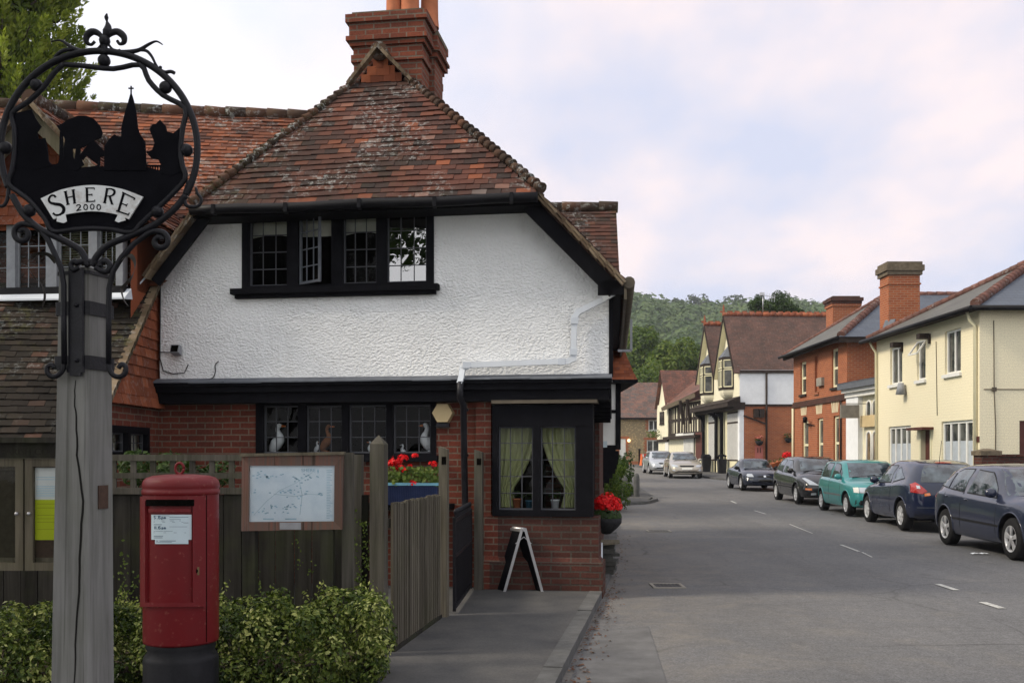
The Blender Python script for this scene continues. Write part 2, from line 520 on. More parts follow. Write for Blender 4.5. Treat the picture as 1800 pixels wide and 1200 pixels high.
M = {}
M['black_timber'] = plain('black_timber', (.006, .006, .008), .7, .35, 9, .25, 60, spec=.07)
M['lead'] = plain('lead', (.11, .12, .14), .55, .2, 8)
M['lead_came'] = plain('lead_came', (.075, .078, .088), .55, .15, 8)
M['iron'] = plain('iron', (.008, .008, .011), .42, .4, 12, .2, 80, spec=.22)
M['iron_flat'] = plain('iron_flat', (.005, .005, .007), .8, .3, 8, .1, 60, spec=.05)
s = NT('roughcast'); v = s.coord('Object')
n1 = s.noise(1.0, 2, .5, s.coord('Object', (31, 31, 45))); n2 = s.noise(95, 3, .6, v); n3 = s.noise(1.3, 5, .6, v)
hgt = s.math('MULTIPLY', s.math('ADD', s.ramp(n1, [(.36, 0), (.74, 1)]), s.math('MULTIPLY', n2, .35)), s.ramp(s.noise(1.9, 4, .6, v), [(.36, .55), (.60, 1)]))
col = s.mix(s.ramp(n3, [(.42, 0), (.75, .35)]), (.85, .86, .865), (.77, .78, .79))
# rain streaks below sills and pipes: wear with its own shape
st = s.noise(1.0, 5, .6, s.coord('Object', (7, 7, .5)), .3)
col = s.mix(s.ramp(st, [(.58, 0), (.76, .2)]), col, (.52, .50, .45))
s.set(color=col, rough=.9, spec=.2, normal=s.bump(hgt, .9, .016))
M['roughcast'] = s.m
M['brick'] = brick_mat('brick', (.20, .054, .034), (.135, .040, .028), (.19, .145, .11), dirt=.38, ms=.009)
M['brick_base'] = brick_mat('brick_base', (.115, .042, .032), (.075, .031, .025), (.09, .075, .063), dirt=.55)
M['brick_far'] = brick_mat('brick_far', (.40, .118, .05), (.31, .085, .040), (.36, .22, .14), dirt=.15, bump=.25)
M['brick_chim'] = brick_mat('brick_chim', (.24, .070, .040), (.16, .05, .032), (.18, .14, .11), dirt=.40)
M['tile_main'] = tile_mat('tile_main', [(0, (.034, .027, .025)), (.25, (.070, .037, .031)), (.6, (.098, .043, .033)), (.88, (.125, .052, .037)), (.97, (.22, .075, .04)), (1, (.14, .115, .105))], .17, .15, .6)
M['tile_wing'] = tile_mat('tile_wing', [(0, (.07, .036, .029)), (.3, (.145, .054, .034)), (.6, (.195, .067, .037)), (.9, (.27, .09, .043)), (1, (.20, .145, .12))], .2, .1, .45)
M['tile_dark'] = tile_mat('tile_dark', [(0, (.011, .010, .009)), (.5, (.023, .020, .016)), (.88, (.036, .028, .022)), (1, (.10, .05, .036))], .10, .3, .5)
M['tile_hung'] = tile_mat('tile_hung', [(0, (.19, .06, .033)), (.5, (.26, .078, .038)), (1, (.33, .105, .05))], .06, .04, .2)
M['tile_ridge'] = tile_mat('tile_ridge', [(0, (.04, .03, .024)), (.5, (.08, .048, .034)), (1, (.125, .062, .04))], .3, .35, .4)
M['verge'] = tile_mat('verge', [(0, (.09, .06, .04)), (.5, (.17, .125, .08)), (1, (.24, .185, .125))], .2, .2, .3)
M['pot'] = plain('pot', (.42, .15, .075), .8, .25, 5, .2)
M['gutter'] = plain('gutter', (.007, .007, .009), .55, .3, 6, spec=.15)
M['white_pipe'] = plain('white_pipe', (.62, .66, .71), .45, .06, 4)
M['black_pipe'] = plain('black_pipe', (.018, .018, .022), .45, .3, 6)
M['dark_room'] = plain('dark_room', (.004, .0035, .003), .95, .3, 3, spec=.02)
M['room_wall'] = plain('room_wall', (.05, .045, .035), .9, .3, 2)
M['blind'] = plain('blind', (.50, .50, .44), .9, .06, 5)
M['pane'] = glass_mat('pane', (.93, .95, .94), 1.2, .9, .0, .10)
M['pane_bright'] = glass_mat('pane_bright', (.5, .52, .5), 4.2, .95, .0, .06)
M['white_paint'] = plain('white_paint', (.72, .72, .69), .5, .06, 5)
M['grey_paint'] = plain('grey_paint', (.27, .28, .30), .6, .15, 9)
M['curtain'] = None
s = NT('curtain'); s.set(color=(.60, .63, .33, 1), rough=.9)
tr = s.n('ShaderNodeBsdfTranslucent', {'Color': (.7, .74, .42, 1)})
mx = s.n('ShaderNodeMixShader', {0: .4, 1: s.b.outputs[0], 2: tr.outputs[0]}); s.t.links.new(mx.outputs[0], s.out.inputs[0])
M['curtain'] = s.m
M['post_oak'] = wood_mat('post_oak', (.115, .113, .107), (.235, .232, .222), .85, 1.0, .2, 11)
M['fence'] = wood_mat('fence', (.045, .042, .035), (.105, .096, .082), .9, .9, .25, 12)
M['fence_dark'] = wood_mat('fence_dark', (.017, .016, .014), (.042, .039, .034), .9, .8, .3, 12)
M['picket'] = wood_mat('picket', (.06, .053, .041), (.145, .13, .103), .9, .8, .15, 14)
M['board_oak'] = wood_mat('board_oak', (.075, .065, .047), (.155, .135, .10), .8, .6, .2, 10)
M['board_red'] = wood_mat('board_red', (.10, .088, .078), (.17, .082, .062), .85, 1.3, .2, 30)
M['post_red'] = None
s = NT('post_red'); v = s.coord('Object')
d = s.noise(3.5, 6, .65, v); d2 = s.noise(26, 4, .6, v)
col = s.mix(s.ramp(d, [(.35, 0), (.75, .55)]), (.145, .006, .009), (.10, .011, .011))
col = s.mix(s.ramp(d2, [(.60, 0), (.72, .35)]), col, (.30, .13, .10))
s.set(color=col, rough=s.math('ADD', .34, s.math('MULTIPLY', d, .22)), spec=.28, normal=s.bump(d2, .12, .004))
M['post_red'] = s.m
M['red_plate'] = plain('red_plate', (.30, .02, .02), .5, .15, 5)
M['base_black'] = plain('base_black', (.012, .012, .014), .5, .4, 7, .15)
M['paper'] = plain('paper', (.52, .62, .66), .6, .05, 6)
M['paper_white'] = plain('paper_white', (.62, .63, .62), .7, .05, 6)
M['paper_lime'] = plain('paper_lime', (.44, .50, .02), .7, .06, 4)
M['ink'] = plain('ink', (.09, .14, .20), .7, .2, 8)
M['ink_blue'] = plain('ink_blue', (.34, .52, .64), .7, .2, 8)
M['map_sheet'] = None
s = NT('map_sheet'); v = s.coord('Object')
col = s.mix(s.ramp(s.noise(5, 5, .6, v), [(.42, 0), (.66, 1)]), (.78, .86, .94), (.66, .76, .86))
s.set(color=col, rough=.25, spec=.5); M['map_sheet'] = s.m
M['sign_white'] = None
s = NT('sign_white'); v = s.coord('Object')
col = s.mix(s.ramp(s.noise(16, 5, .7, v), [(.52, 0), (.72, .6)]), (.66, .68, .68), (.33, .27, .22))
s.set(color=col, rough=.5); M['sign_white'] = s.m
M['leaf_hedge'] = leaf_mat('leaf_hedge', [(0, (.013, .026, .005)), (.4, (.045, .074, .012)), (.78, (.15, .19, .038)), (1, (.40, .42, .15))], .2, .35)
M['leaf_dark'] = leaf_mat('leaf_dark', [(0, (.018, .035, .010)), (.5, (.035, .065, .016)), (1, (.07, .11, .03))], .25)
M['leaf_mid'] = leaf_mat('leaf_mid', [(0, (.035, .065, .012)), (.5, (.075, .12, .020)), (1, (.15, .19, .035))], .35)
M['leaf_conifer'] = leaf_mat('leaf_conifer', [(0, (.065, .10, .016)), (.5, (.17, .22, .032)), (1, (.34, .37, .07))], .38)
M['leaf_hill'] = leaf_mat('leaf_hill', [(0, (.05, .085, .035)), (.5, (.085, .13, .05)), (1, (.13, .17, .07))], .25, .8)
M['leaf_hill_dark'] = leaf_mat('leaf_hill_dark', [(0, (.05, .07, .05)), (1, (.085, .11, .065))], .2, .8)
M['twig'] = plain('twig', (.06, .045, .03), .9, .3, 9)
M['bark'] = plain('bark', (.055, .042, .03), .95, .3, 5, .5, 30)
M['geranium'] = leaf_mat('geranium', [(0, (.50, .004, .006)), (.6, (.72, .008, .012)), (1, (.85, .03, .03))], .2)
M['soil'] = plain('soil', (.03, .022, .016), .95, .3, 20)
M['blue_trough'] = plain('blue_trough', (.028, .04, .10), .5, .2, 6)
M['blue_rim'] = plain('blue_rim', (.12, .28, .38), .5, .1, 6)
M['basket'] = plain('basket', (.018, .018, .02), .9, .4, 30, .5, 60)
M['cream_plastic'] = plain('cream_plastic', (.55, .43, .24), .5, .06, 4)
M['steel'] = plain('steel', (.42, .42, .43), .35, .1, 8, metal=.7)
M['white_china'] = plain('white_china', (.72, .74, .78), .35, .05, 8)
M['beak'] = plain('beak', (.60, .18, .05), .5, .1, 8)
M['duck_brown'] = plain('duck_brown', (.22, .085, .035), .6, .3, 14)
M['kerb'] = plain('kerb', (.098, .098, .096), .9, .3, 5, .5, 50)
M['concrete'] = plain('concrete', (.27, .25, .215), .9, .2, 4, .4, 50)
M['drain'] = plain('drain', (.05, .048, .045), .6, .3, 20, .3, metal=.3)
M['line_paint'] = plain('line_paint', (.55, .55, .52), .7, .2, 14)
M['litter'] = plain('litter', (.68, .72, .76), .6, .06, 12)
M['tape'] = plain('tape', (.6, .6, .58), .6, .1, 6)
# ------------------------------------------------------------------ ground, road, pavements
s = NT('field'); v = s.coord('Object')
s.set(color=s.mix(s.noise(.6, 6, .7, v), (.035, .05, .016), (.09, .10, .04)), rough=.95); M['field'] = s.m

s = NT('asphalt'); v = s.coord('Object')
big = s.noise(.35, 5, .62, v); mid = s.noise(1.6, 6, .68, v, .5); fine = s.noise(55, 4, .7, v); grit = s.noise(210, 2, .6, v)
trk = s.noise(1.0, 5, .6, s.coord('Object', (1.3, .10, 1)), .3)
col = s.mix(s.ramp(big, [(.35, 0), (.66, 1)]), (.108, .109, .113), (.134, .134, .137))
col = s.mix(s.ramp(trk, [(.46, 0), (.66, .5)]), col, (.092, .092, .094))
col = s.mix(s.ramp(mid, [(.55, 0), (.72, .45)]), col, (.175, .165, .15))          # dusty patches
col = s.mix(s.ramp(s.noise(.9, 4, .6, s.coord('Object', (.25, 1.4, 1)), 1.2), [(.60, 0), (.64, .4), (.68, 0)]), col, (.095, .095, .097))
col = s.mix(.5, col, s.ramp(s.noise(11, 6, .75, v), [(.3, .62), (.7, 1.38)]), 'MULTIPLY')
col = s.mix(.7, col, s.ramp(fine, [(.3, .4), (.7, 1.6)]), 'MULTIPLY')
col = s.mix(s.ramp(grit, [(.62, 0), (.70, .6)]), col, (.34, .33, .30))
sx = s.n('ShaderNodeSeparateXYZ', {'Vector': v}); kd = s.math('SUBTRACT', s.math('SUBTRACT', sx.outputs['X'], s.math('MULTIPLY', sx.outputs['Y'], .135)), -.55)
dst = s.math('MULTIPLY', s.ramp(s.math('DIVIDE', kd, 4.0), [(0, .9), (.45, .35), (1, 0)]), s.ramp(mid, [(.38, .15), (.62, 1)]))
col = s.mix(s.math('MULTIPLY', dst, .55), col, (.20, .178, .148))     # road dust swept towards the left kerb
oil = s.noise(2.6, 2, .4, s.coord('Object', (1, .55, 1)))
col = s.mix(s.ramp(oil, [(.68, 0), (.74, .45)]), col, (.08, .08, .082))
crk = s.n('ShaderNodeTexVoronoi', {'Vector': s.n('ShaderNodeMixRGB', {'Fac': .3, 'Color1': v, 'Color2': s.n('ShaderNodeTexNoise', {'Vector': v, 'Scale': 1.2, 'Detail': 4.0}).outputs['Color']}, blend_type='ADD').outputs[0], 'Scale': .42}, feature='DISTANCE_TO_EDGE').outputs['Distance']
col = s.mix(s.math('MULTIPLY', s.ramp(crk, [(0, .6), (.010, 0)]), s.ramp(big, [(.45, 0), (.6, 1)])), col, (.05, .05, .05))
s.set(color=col, rough=.9, spec=.15, normal=s.bump(s.math('ADD', fine, s.math('MULTIPLY', grit, .6)), .35, .006)); M['asphalt'] = s.m
s = NT('pavement'); v = s.coord('Object')
mid = s.noise(1.5, 6, .68, v); fine = s.noise(60, 4, .7, v)
col = s.mix(s.ramp(mid, [(.35, 0), (.7, 1)]), (.066, .066, .068), (.108, .105, .10))
col = s.mix(.55, col, s.ramp(fine, [(.25, .55), (.75, 1.4)]), 'MULTIPLY')
s.set(color=col, rough=.9, spec=.12, normal=s.bump(fine, .35, .006)); M['pavement'] = s.m
M['tar_patch'] = plain('tar_patch', (.118, .117, .117), .9, .25, 3, .4, 70)

def polyX(pts, y):
    for i in range(len(pts) - 1):
        (x0, y0), (x1, y1) = pts[i], pts[i + 1]
        if y0 <= y <= y1: return x0 + (x1 - x0) * (y - y0) / (y1 - y0)
    return pts[0][0] if y < pts[0][1] else pts[-1][0]
KL = [(-6.0, -30), (-1.55, -5), (.344, 7.09), (1.10, 11.8), (1.46, 14.2), (2.05, 19.5), (2.7, 26), (3.1, 29.6), (4.1, 30.4), (4.75, 32.2), (4.9, 36), (5.6, 46), (6.9, 60), (8.0, 78), (5.0, 90), (-6, 92)]
KR = [(9.2, -30), (9.5, 5), (9.95, 15), (10.55, 21), (11.0, 27), (11.55, 33), (12.3, 41), (12.9, 46), (12.9, 49), (10.7, 51.5), (10.6, 54), (10.9, 62), (10.6, 75), (9.9, 86), (9.5, 89)]

mb = MB()
ys = [-40, -20, -5, 0, 5, 10, 15, 18, 25, 40, 60, 90, 130, 200, 400, 800, 1500]
xs = [-1500, -400, -100, -30, 0, 30, 100, 400, 1500]
for i in range(len(ys) - 1):
    for j in range(len(xs) - 1):
        q = [(xs[j], ys[i]), (xs[j + 1], ys[i]), (xs[j + 1], ys[i + 1]), (xs[j], ys[i + 1])]
        mb.poly([(x, y, ground(y) - .012) for x, y in q])
o = mb.build('ground', M['field']); o['kind'] = 'structure'

mb = MB()
ys = sorted({-30, -15, -5, 0, 3, 6, 9, 12, 15, 18, 20, 24, 28, 30, 32, 36, 40, 46, 49, 51.5, 54, 60, 66, 72, 78, 84, 88.9, *[p[1] for p in KL[:-2]]})
for i in range(len(ys) - 1):
    y0, y1 = ys[i], ys[i + 1]
    mb.poly([(polyX(KL, y0) - .02, y0, ground(y0) - .004), (polyX(KR, y0) + .02, y0, ground(y0) - .004), (polyX(KR, y1) + .02, y1, ground(y1) - .004), (polyX(KL, y1) - .02, y1, ground(y1) - .004)])
o = mb.build('road', M['asphalt']); o['kind'] = 'structure'

def strip(pts, y0, y1, width, side, hgt, gap=.008, L=.9):
    """kerb stones along a line of (x, y)"""
    mb = MB()
    y = y0
    while y < y1:
        x = polyX(pts, y); ye = min(y + L * .98, y1); xe = polyX(pts, ye)
        h = hgt + rnd(-.006, .006)
        a, b = V((x, y, 0)), V((xe, ye - gap, 0))
        n = V((b.y - a.y, a.x - b.x, 0)).normalized() * width * side
        g0, g1 = ground(y), ground(ye)
        q = [V((a.x, a.y, g0 - .05)), V((b.x, b.y, g1 - .05)), V((b.x + n.x, b.y + n.y, g1 - .05)), V((a.x + n.x, a.y + n.y, g0 - .05))]
        if side < 0: q = q
        mb.hexa(q + [V((p.x, p.y, p.z + .05 + h)) for p in q], r=random.random())
        y = ye
    return mb
o = strip(KL, -6, 29.2, .14, -1, .085).build('kerb_left', M['kerb']); o['kind'] = 'structure'
o = strip(KL, 29.6, 60, .16, -1, .085, L=.5).build('kerb_bend', M['kerb']); o['kind'] = 'structure'
o = strip(KR, 0, 88, .14, 1, .09).build('kerb_right', M['kerb']); o['kind'] = 'structure'

mb = MB()
ys = [-10, 0, 4, 7.09, 9, 11.8, 14.2, 17, 19.5, 26, 29.6, 31, 33, 36, 46, 60, 78]
for i in range(len(ys) - 1):
    y0, y1 = ys[i], ys[i + 1]
    mb.poly([(polyX(KL, y0) - 6, y0, ground(y0) + .072), (polyX(KL, y0) - .135, y0, ground(y0) + .078), (polyX(KL, y1) - .135, y1, ground(y1) + .078), (polyX(KL, y1) - 6, y1, ground(y1) + .072)])
o = mb.build('pavement_left', M['pavement']); o['kind'] = 'structure'
mb = MB()
ys = [0, 15, 21, 27, 33, 41, 46, 49, 51.5, 54, 62, 75, 86, 88]
for i in range(len(ys) - 1):
    y0, y1 = ys[i], ys[i + 1]
    mb.poly([(polyX(KR, y0) + .135, y0, ground(y0) + .083), (polyX(KR, y0) + 14, y0, ground(y0) + .08), (polyX(KR, y1) + 14, y1, ground(y1) + .08), (polyX(KR, y1) + .135, y1, ground(y1) + .083)])
o = mb.build('pavement_right', M['pavement']); o['kind'] = 'structure'

# worn white centre dashes, traced as lying on the road
mb = MB()
def dash(x0, y0, x1, y1, wpx):
    a, b = G(x0, y0), G(x1, y1)
    n = V((b.y - a.y, a.x - b.x, 0)).normalized() * .045 * wpx
    z = V((0, 0, .004))
    mb.poly([a - n + z, b - n + z, b + n + z, a + n + z])
for q in ((1727, 1058, 1762, 1069, 1), (1648, 1026, 1682, 1037, .95), (1478, 957, 1510, 969, .6), (1515, 970, 1533, 979, .35), (1388, 921, 1428, 937, .35), (1326, 897, 1346, 903, .5), (1285, 880, 1294, 884, .8)):
    dash(*q)
s = NT('dash_paint'); v = s.coord('Object')
s.set(color=s.mix(s.ramp(s.noise(22, 5, .7, v), [(.42, 0), (.62, 1)]), (.50, .50, .47), (.22, .22, .21)), rough=.8); M['dash'] = s.m
o = mb.build('road_markings', M['dash']); o['kind'] = 'structure'
# darker reinstated tar patch and a patch edge near the left kerb
mb = MB()
q = [G(1040, 1110), G(1140, 1100), G(1172, 1200), G(1000, 1200)]
mb.poly([p + V((0, 0, .002)) for p in q])
o = mb.build('road_patch', M['tar_patch']); o['kind'] = 'structure'

# iron drain gratings in the road
def drain(px, py, wd, ln, label):
    c = G(px, py)
    t = thing('drain_grate', label, 'drain', c, 'iron drains in the road')
    mb = MB(); z = c.z
    for (x0, x1, y0, y1) in ((-wd / 2, wd / 2, -ln / 2, -ln / 2 + .04), (-wd / 2, wd / 2, ln / 2 - .04, ln / 2), (-wd / 2, -wd / 2 + .04, -ln / 2 + .04, ln / 2 - .04), (wd / 2 - .04, wd / 2, -ln / 2 + .04, ln / 2 - .04)):
        mb.box(c.x + x0, c.x + x1, c.y + y0, c.y + y1, z - .02, z + .008)
    mb.build('frame', M['concrete'], t)
    mb = MB()
    mb.box(c.x - wd / 2 + .04, c.x + wd / 2 - .04, c.y - ln / 2 + .04, c.y + ln / 2 - .04, z - .02, z + .0)
    n = 7
    for i in range(n):
        x = c.x - wd / 2 + .06 + i * (wd - .12) / (n - 1)
        mb.box(x - .012, x + .012, c.y - ln / 2 + .045, c.y + ln / 2 - .045, z + .001, z + .006)
    mb.build('grating', M['drain'], t)
drain(1173, 1029, .40, .42, 'rusty iron drain grate in the road nearest the camera, off the brick corner')
drain(1158, 933, .50, .40, 'small dark drain cover farther up the road, beyond the nearer grate')

# leaf litter and grit along the left kerb
mb = MB()
for i in range(420):
    y = rnd(6.9, 12.2) if i < 330 else rnd(12, 20); x = polyX(KL, y) + abs(random.gauss(0, .10)) + .02
    mb.leaf((x, y, ground(y) + .008), (rnd(-.3, .3), rnd(-.3, .3), 1), rnd(.015, .045), .7)
M['dead_leaf'] = leaf_mat('dead_leaf', [(0, (.06, .03, .02)), (.6, (.13, .06, .035)), (1, (.2, .12, .07))], .1, .8)
o = mb.build('leaf_litter', M['dead_leaf'], uv=False); tag(o, 'brown dead leaves and grit gathered along the kerb gutter', 'leaf litter', kind='stuff')
# a scrap of paper by the near car
c = G(1722, 974)
mb = MB()
for i in range(9):
    for j in range(3):
        def z(i, j): return .012 + .02 * abs(math.sin(i * 1.3 + j)) * (0.4 + .6 * math.sin(i * .7) ** 2)
        x0, x1, y0, y1 = c.x - .14 + i * .032, c.x - .14 + (i + 1) * .032, c.y - .05 + j * .035, c.y - .05 + (j + 1) * .035
        mb.poly([(x0, y0, z(i, j)), (x1, y0, z(i + 1, j)), (x1, y1, z(i + 1, j + 1)), (x0, y1, z(i, j + 1))])
o = mb.build('litter_paper', M['litter'], org=c); tag(o, 'crumpled white paper scrap lying on the road beside the nearest car', 'litter')
# ------------------------------------------------------------------ the tea room: white gabled house with tiled roofs
HT = V((.989, -.148)).normalized()
HP = Pl((1.085, 11.30), HT)             # upper front wall
HS = V((.10, .995)).normalized()        # depth direction of the house (along the street)
def A(u, v, z): # house coordinates
    q = V((1.085, 11.30)) + V((HT.x, HT.y)) * u + HS * v
    return V((q.x, q.y, z))
HO = (-1.6, 11.8, 0)
house = thing('tea_room_house', 'white roughcast and brick tea room with half hipped clay tile roof and black timbers', 'house', HO)

# --- roof geometry from the verges
VP = HP.move(.30)
ar, zr = VP.hit(945, 341); ae, ze = VP.hit(1094, 492)
al, zl = VP.hit(353, 357); af, zf = VP.hit(258, 482)
kr = (zr - ze) / (ae - ar); kl = (zl - zf) / (al - af)
# apex where the two slopes meet
uc = (zr + kr * ar - zl + kl * al) / (kl + kr)
zc = zr - kr * (uc - ar)
VV = -.30                                # front of the verge, depth
hip0 = -.42                              # depth of the hip eave
zh = (zr + zl) / 2 - .02
# gablet plane: find the depth so that the peak is at y = 88
vg = None
for k in range(400):
    v = k * .01
    p = A(uc, v, zc)
    if 800 - (p.z - EYE) / p.y * F >= 92: vg = v; break
zg = zc - .40                            # foot of the gablet
DEP = 8.6                                # length of the main roof
ur = lambda z: uc + (zc - z) / kr
ulf = lambda z: uc - (zc - z) / kl
print('HOUSE', uc, zc, kr, kl, 'vg', vg, 'zr', zr, zl, 'ze', ze, zf)
mb = MB()
# front hip
tiles(mb, [A(ulf(zh) - .02, hip0, zh - .03), A(ur(zh) + .02, hip0, zh - .03), A(ur(zg), vg - .02, zg), A(ulf(zg), vg - .02, zg)], .098, .165, seed=3)
mb.build('hip_roof', M['tile_main'], house)
mb = MB()
# right and left main slopes
tiles(mb, [A(ae + .02, VV, ze), A(ae + .02, DEP, ze), A(uc, DEP, zc), A(uc, vg, zc), A(ur(zg), vg, zg), A(ur(zh), hip0 + .02, zh), A(ur(zh) + .01, VV, zh - .02)], .11, .33, seed=5)
tiles(mb, [A(af, DEP, zf), A(af, VV, zf), A(ulf(zh), VV, zh - .02), A(ulf(zh), hip0 + .02, zh), A(ulf(zg), vg, zg), A(uc, vg, zc), A(uc, DEP, zc)], .11, .33, seed=6)
# under boarding so that no light passes
mb.poly([A(ae, VV + .02, ze - .06), A(ae, DEP, ze - .06), A(uc, DEP, zc - .06), A(uc, vg, zc - .06), A(ur(zg), vg, zg - .06), A(ur(zh), VV + .02, zh - .08)])
mb.poly([A(af, VV + .02, zf - .06), A(af, DEP, zf - .06), A(uc, DEP, zc - .06), A(uc, vg, zc - .06), A(ulf(zg), vg, zg - .06), A(ulf(zh), VV + .02, zh - .08)])
mb.poly([A(ulf(zh), hip0 + .02, zh - .08), A(ur(zh), hip0 + .02, zh - .08), A(ur(zg), vg, zg - .06), A(ulf(zg), vg, zg - .06)])
mb.build('main_roof', M['tile_main'], house)
mb = MB()
for fu, sg in ((ur, .05), (ulf, -.05)):
    mb = MB(); bonnet_tiles(mb, A(fu(zh) + sg, hip0, zh + .01), A(fu(zg), vg, zg + .02), .115, .06); mb.build('hip_tiles', M['tile_ridge'], house)
mb = MB()
ridge_tiles(mb, A(uc, vg - .08, zc), A(uc, DEP, zc), .11)
mb.build('ridge_tiles', M['tile_ridge'], house)
# gablet
mb = MB()
zt = zc + .03
tiles(mb, [A(ulf(zg) + .05, vg, zg), A(ur(zg) - .05, vg, zg), A(uc, vg + .005, zt - .06)], .10, .165, lift=.012, seed=9)
mb.build('gablet_tiles', M['tile_hung'], house)
mb = MB()
for sg in (-1, 1):
    a = A(uc, vg - .10, zt + .0); b = A((ur(zg) if sg > 0 else ulf(zg)) + sg * .05, vg - .10, zg - .02)
    n = 9
    for i in range(n):
        p = a.lerp(b, i / n); q = a.lerp(b, (i + 1.15) / n)
        mb.bar(p + V((0, 0, .012)), q - V((0, 0, .0)), .11, .04, r=random.random())
mb.build('gablet_verge', M['verge'], house)

# --- verges and barge boards below the hip
for (u0, z0, u1, z1, sg) in ((ar, zr, ae, ze, 1), (al, zl, af, zf, -1)):
    mb = MB(); mv = MB(); p = A(u0, VV, z0); q = A(u1, VV, z1); d = (q - p).normalized()
    up = V((0, 0, 1)) - d * d.z
    up.normalize()
    dn = -up
    # board
    th = A(0, .045, 0) - A(0, 0, 0)
    mb.prism([p + dn * .07, q + dn * .07 + d * .02, q + dn * (.235 if sg > 0 else .19) + d * .02, p + dn * (.245 if sg > 0 else .20)], th)
    n = int((q - p).length / .13)
    for i in range(n):
        a = p.lerp(q, i / n); b = p.lerp(q, (i + 1.3) / n)
        for h, r0 in ((.0, 0), (-.034, .5)):
            mv.bar(a + up * (h + rnd(-.004, .004)) - th * .3, b + up * (h - .012) - th * .3, .17, .026, up=up, r=random.random())
    mb.build('barge_board', M['black_timber'], house); mv.build('verge_tiles', M['verge'], house)

# --- gutters and fascia of the hip
mb = MB()
g0, g1 = A(ulf(zh) - .03, hip0 - .05, zh - .085), A(ur(zh) - .0, hip0 - .05, zh - .085)
pts = [g0.lerp(g1, i / 14) + V((0, 0, .008 * math.sin(i * 1.1))) for i in range(15)]
mb.tube(pts, .055, 10)
for i in range(1, 14, 3): mb.box(pts[i].x - .02, pts[i].x + .02, pts[i].y - .062, pts[i].y + .05, pts[i].z - .062, pts[i].z + .045)
mb.build('gutter', M['gutter'], house)
mb = MB()
a0, z_ = HP.hit(357, 364); a1, z2 = HP.hit(938, 350)
mb.slab(HP, a0 - .1, a1 + .08, z_ - .11, z_ + .12, -.05, .10)
mb.hexa([A(a0 - .1, -.36, zh - .14), A(a1 + .1, -.36, zh - .14), A(a1 + .1, .0, zh - .14), A(a0 - .1, .0, zh - .14), A(a0 - .1, -.36, zh - .11), A(a1 + .1, -.36, zh - .11), A(a1 + .1, .0, zh - .11), A(a0 - .1, .0, zh - .11)])
mb.build('fascia', M['black_timber'], house)

# --- white upper wall (with the window opening)
W0, W1, WB, WT = HP.rect(426, 360, 763, 507)
def pw(px, py): return HP.pp(px, py)
aL, _ = HP.hit(281, 600); aR, _ = HP.hit(1070, 600)
zB = HP.hit(281, 672)[1]; zB2 = HP.hit(1070, 660)[1]
zB = (zB + zB2) / 2
zLe = HP.hit(281, 480)[1]; zRe = HP.hit(1066, 495)[1]
aTL, zTL = HP.hit(350, 361); aTR, zTR = HP.hit(945, 347)
Q = lambda a, z: HP.pt(a, z)
mb = MB()
for pts in ([(aL, zB), (W0, zB), (W0, zTL), (aTL, zTL), (aL, zLe)], [(W0, zB), (W1, zB), (W1, WB), (W0, WB)], [(W1, zB), (aR, zB), (aR, zRe), (aTR, zTR), (W1, zTR)], [(W0, WT), (W1, WT), (W1, zTR), (W0, zTL)]):
    mb.poly([Q(*p) for p in pts])
# reveals
for (x0, k0, x1, k1) in ((W0, WB, W0, WT), (W1, WT, W1, WB), (W1, WB, W0, WB)):
    mb.poly([HP.pt(x0, k0), HP.pt(x1, k1), HP.pt(x1, k1, -.2), HP.pt(x0, k0, -.2)])
# street side of the upper storey
mb.poly([A(aR, 0, zB), A(aR, DEP - .4, zB), A(aR, DEP - .4, ze - .08), A(aR, 0, zRe)])
mb.poly([A(aL, DEP - .4, zB), A(aL, 0, zB), A(aL, 0, zLe), A(aL, DEP - .4, zf - .08)])
mb.poly([A(aL, DEP - .4, zB), A(aR, DEP - .4, zB), A(aR, DEP - .4, ze), A(uc, DEP - .4, zc - .08), A(aL, DEP - .4, zf)])
mb.build('upper_wall', M['roughcast'], house)
# black corner batten and dark boarding of the street side eave
mb = MB()
mb.hexa([A(aR + .002, -.012, zB), A(aR + .05, -.012, zB), A(aR + .05, .10, zB), A(aR + .002, .10, zB), A(aR + .002, -.012, zRe), A(aR + .05, -.012, zRe), A(aR + .05, .10, zRe), A(aR + .002, .10, zRe)])
mb.build('corner_batten', M['black_timber'], house)
mb = MB()
mb.hexa([A(aR, -.28, ze - .10), A(ae - .02, -.28, ze - .10), A(ae - .02, DEP, ze - .10), A(aR, DEP, ze - .10), A(aR, -.28, ze - .065), A(ae - .02, -.28, ze - .065), A(ae - .02, DEP, ze - .065), A(aR, DEP, ze - .065)])
mb.hexa([A(aR - .12, -.30, ze - .16), A(ae + .0, -.30, ze - .16), A(ae, -.26, ze - .16), A(aR - .12, -.26, ze - .16), A(aR - .12, -.30, ze + .0), A(ae, -.30, ze + .0), A(ae, -.26, ze), A(aR - .12, -.26, ze)])
mb.build('eave_soffit', M['black_timber'], house)
M['soffit_brown'] = plain('soffit_brown', (.10, .085, .065), .8, .2, 7)
mb = MB()
p0, p1 = A(ae + .06, -.32, ze - .03), A(ae + .06, DEP, ze - .06)
mb.tube([p0, p1], .065, 10)
mb.bar(A(ae + .02, -.30, ze - .13), A(ae + .02, DEP, ze - .13), .03, .17)
mb.build('street_gutter', M['soffit_brown'], house)
mb = MB()  # white/grey bracket hanging from the street eave
b0 = A(ae + .13, 2.2, ze - .1)
mb.bar(b0, b0 + V((0, 0, -.42)), .03, .03); mb.bar(b0 + V((0, 0, -.42)), b0 + V((-.18, 0, -.42)), .03, .03)
mb.build('sign_bracket', M['grey_paint'], house)

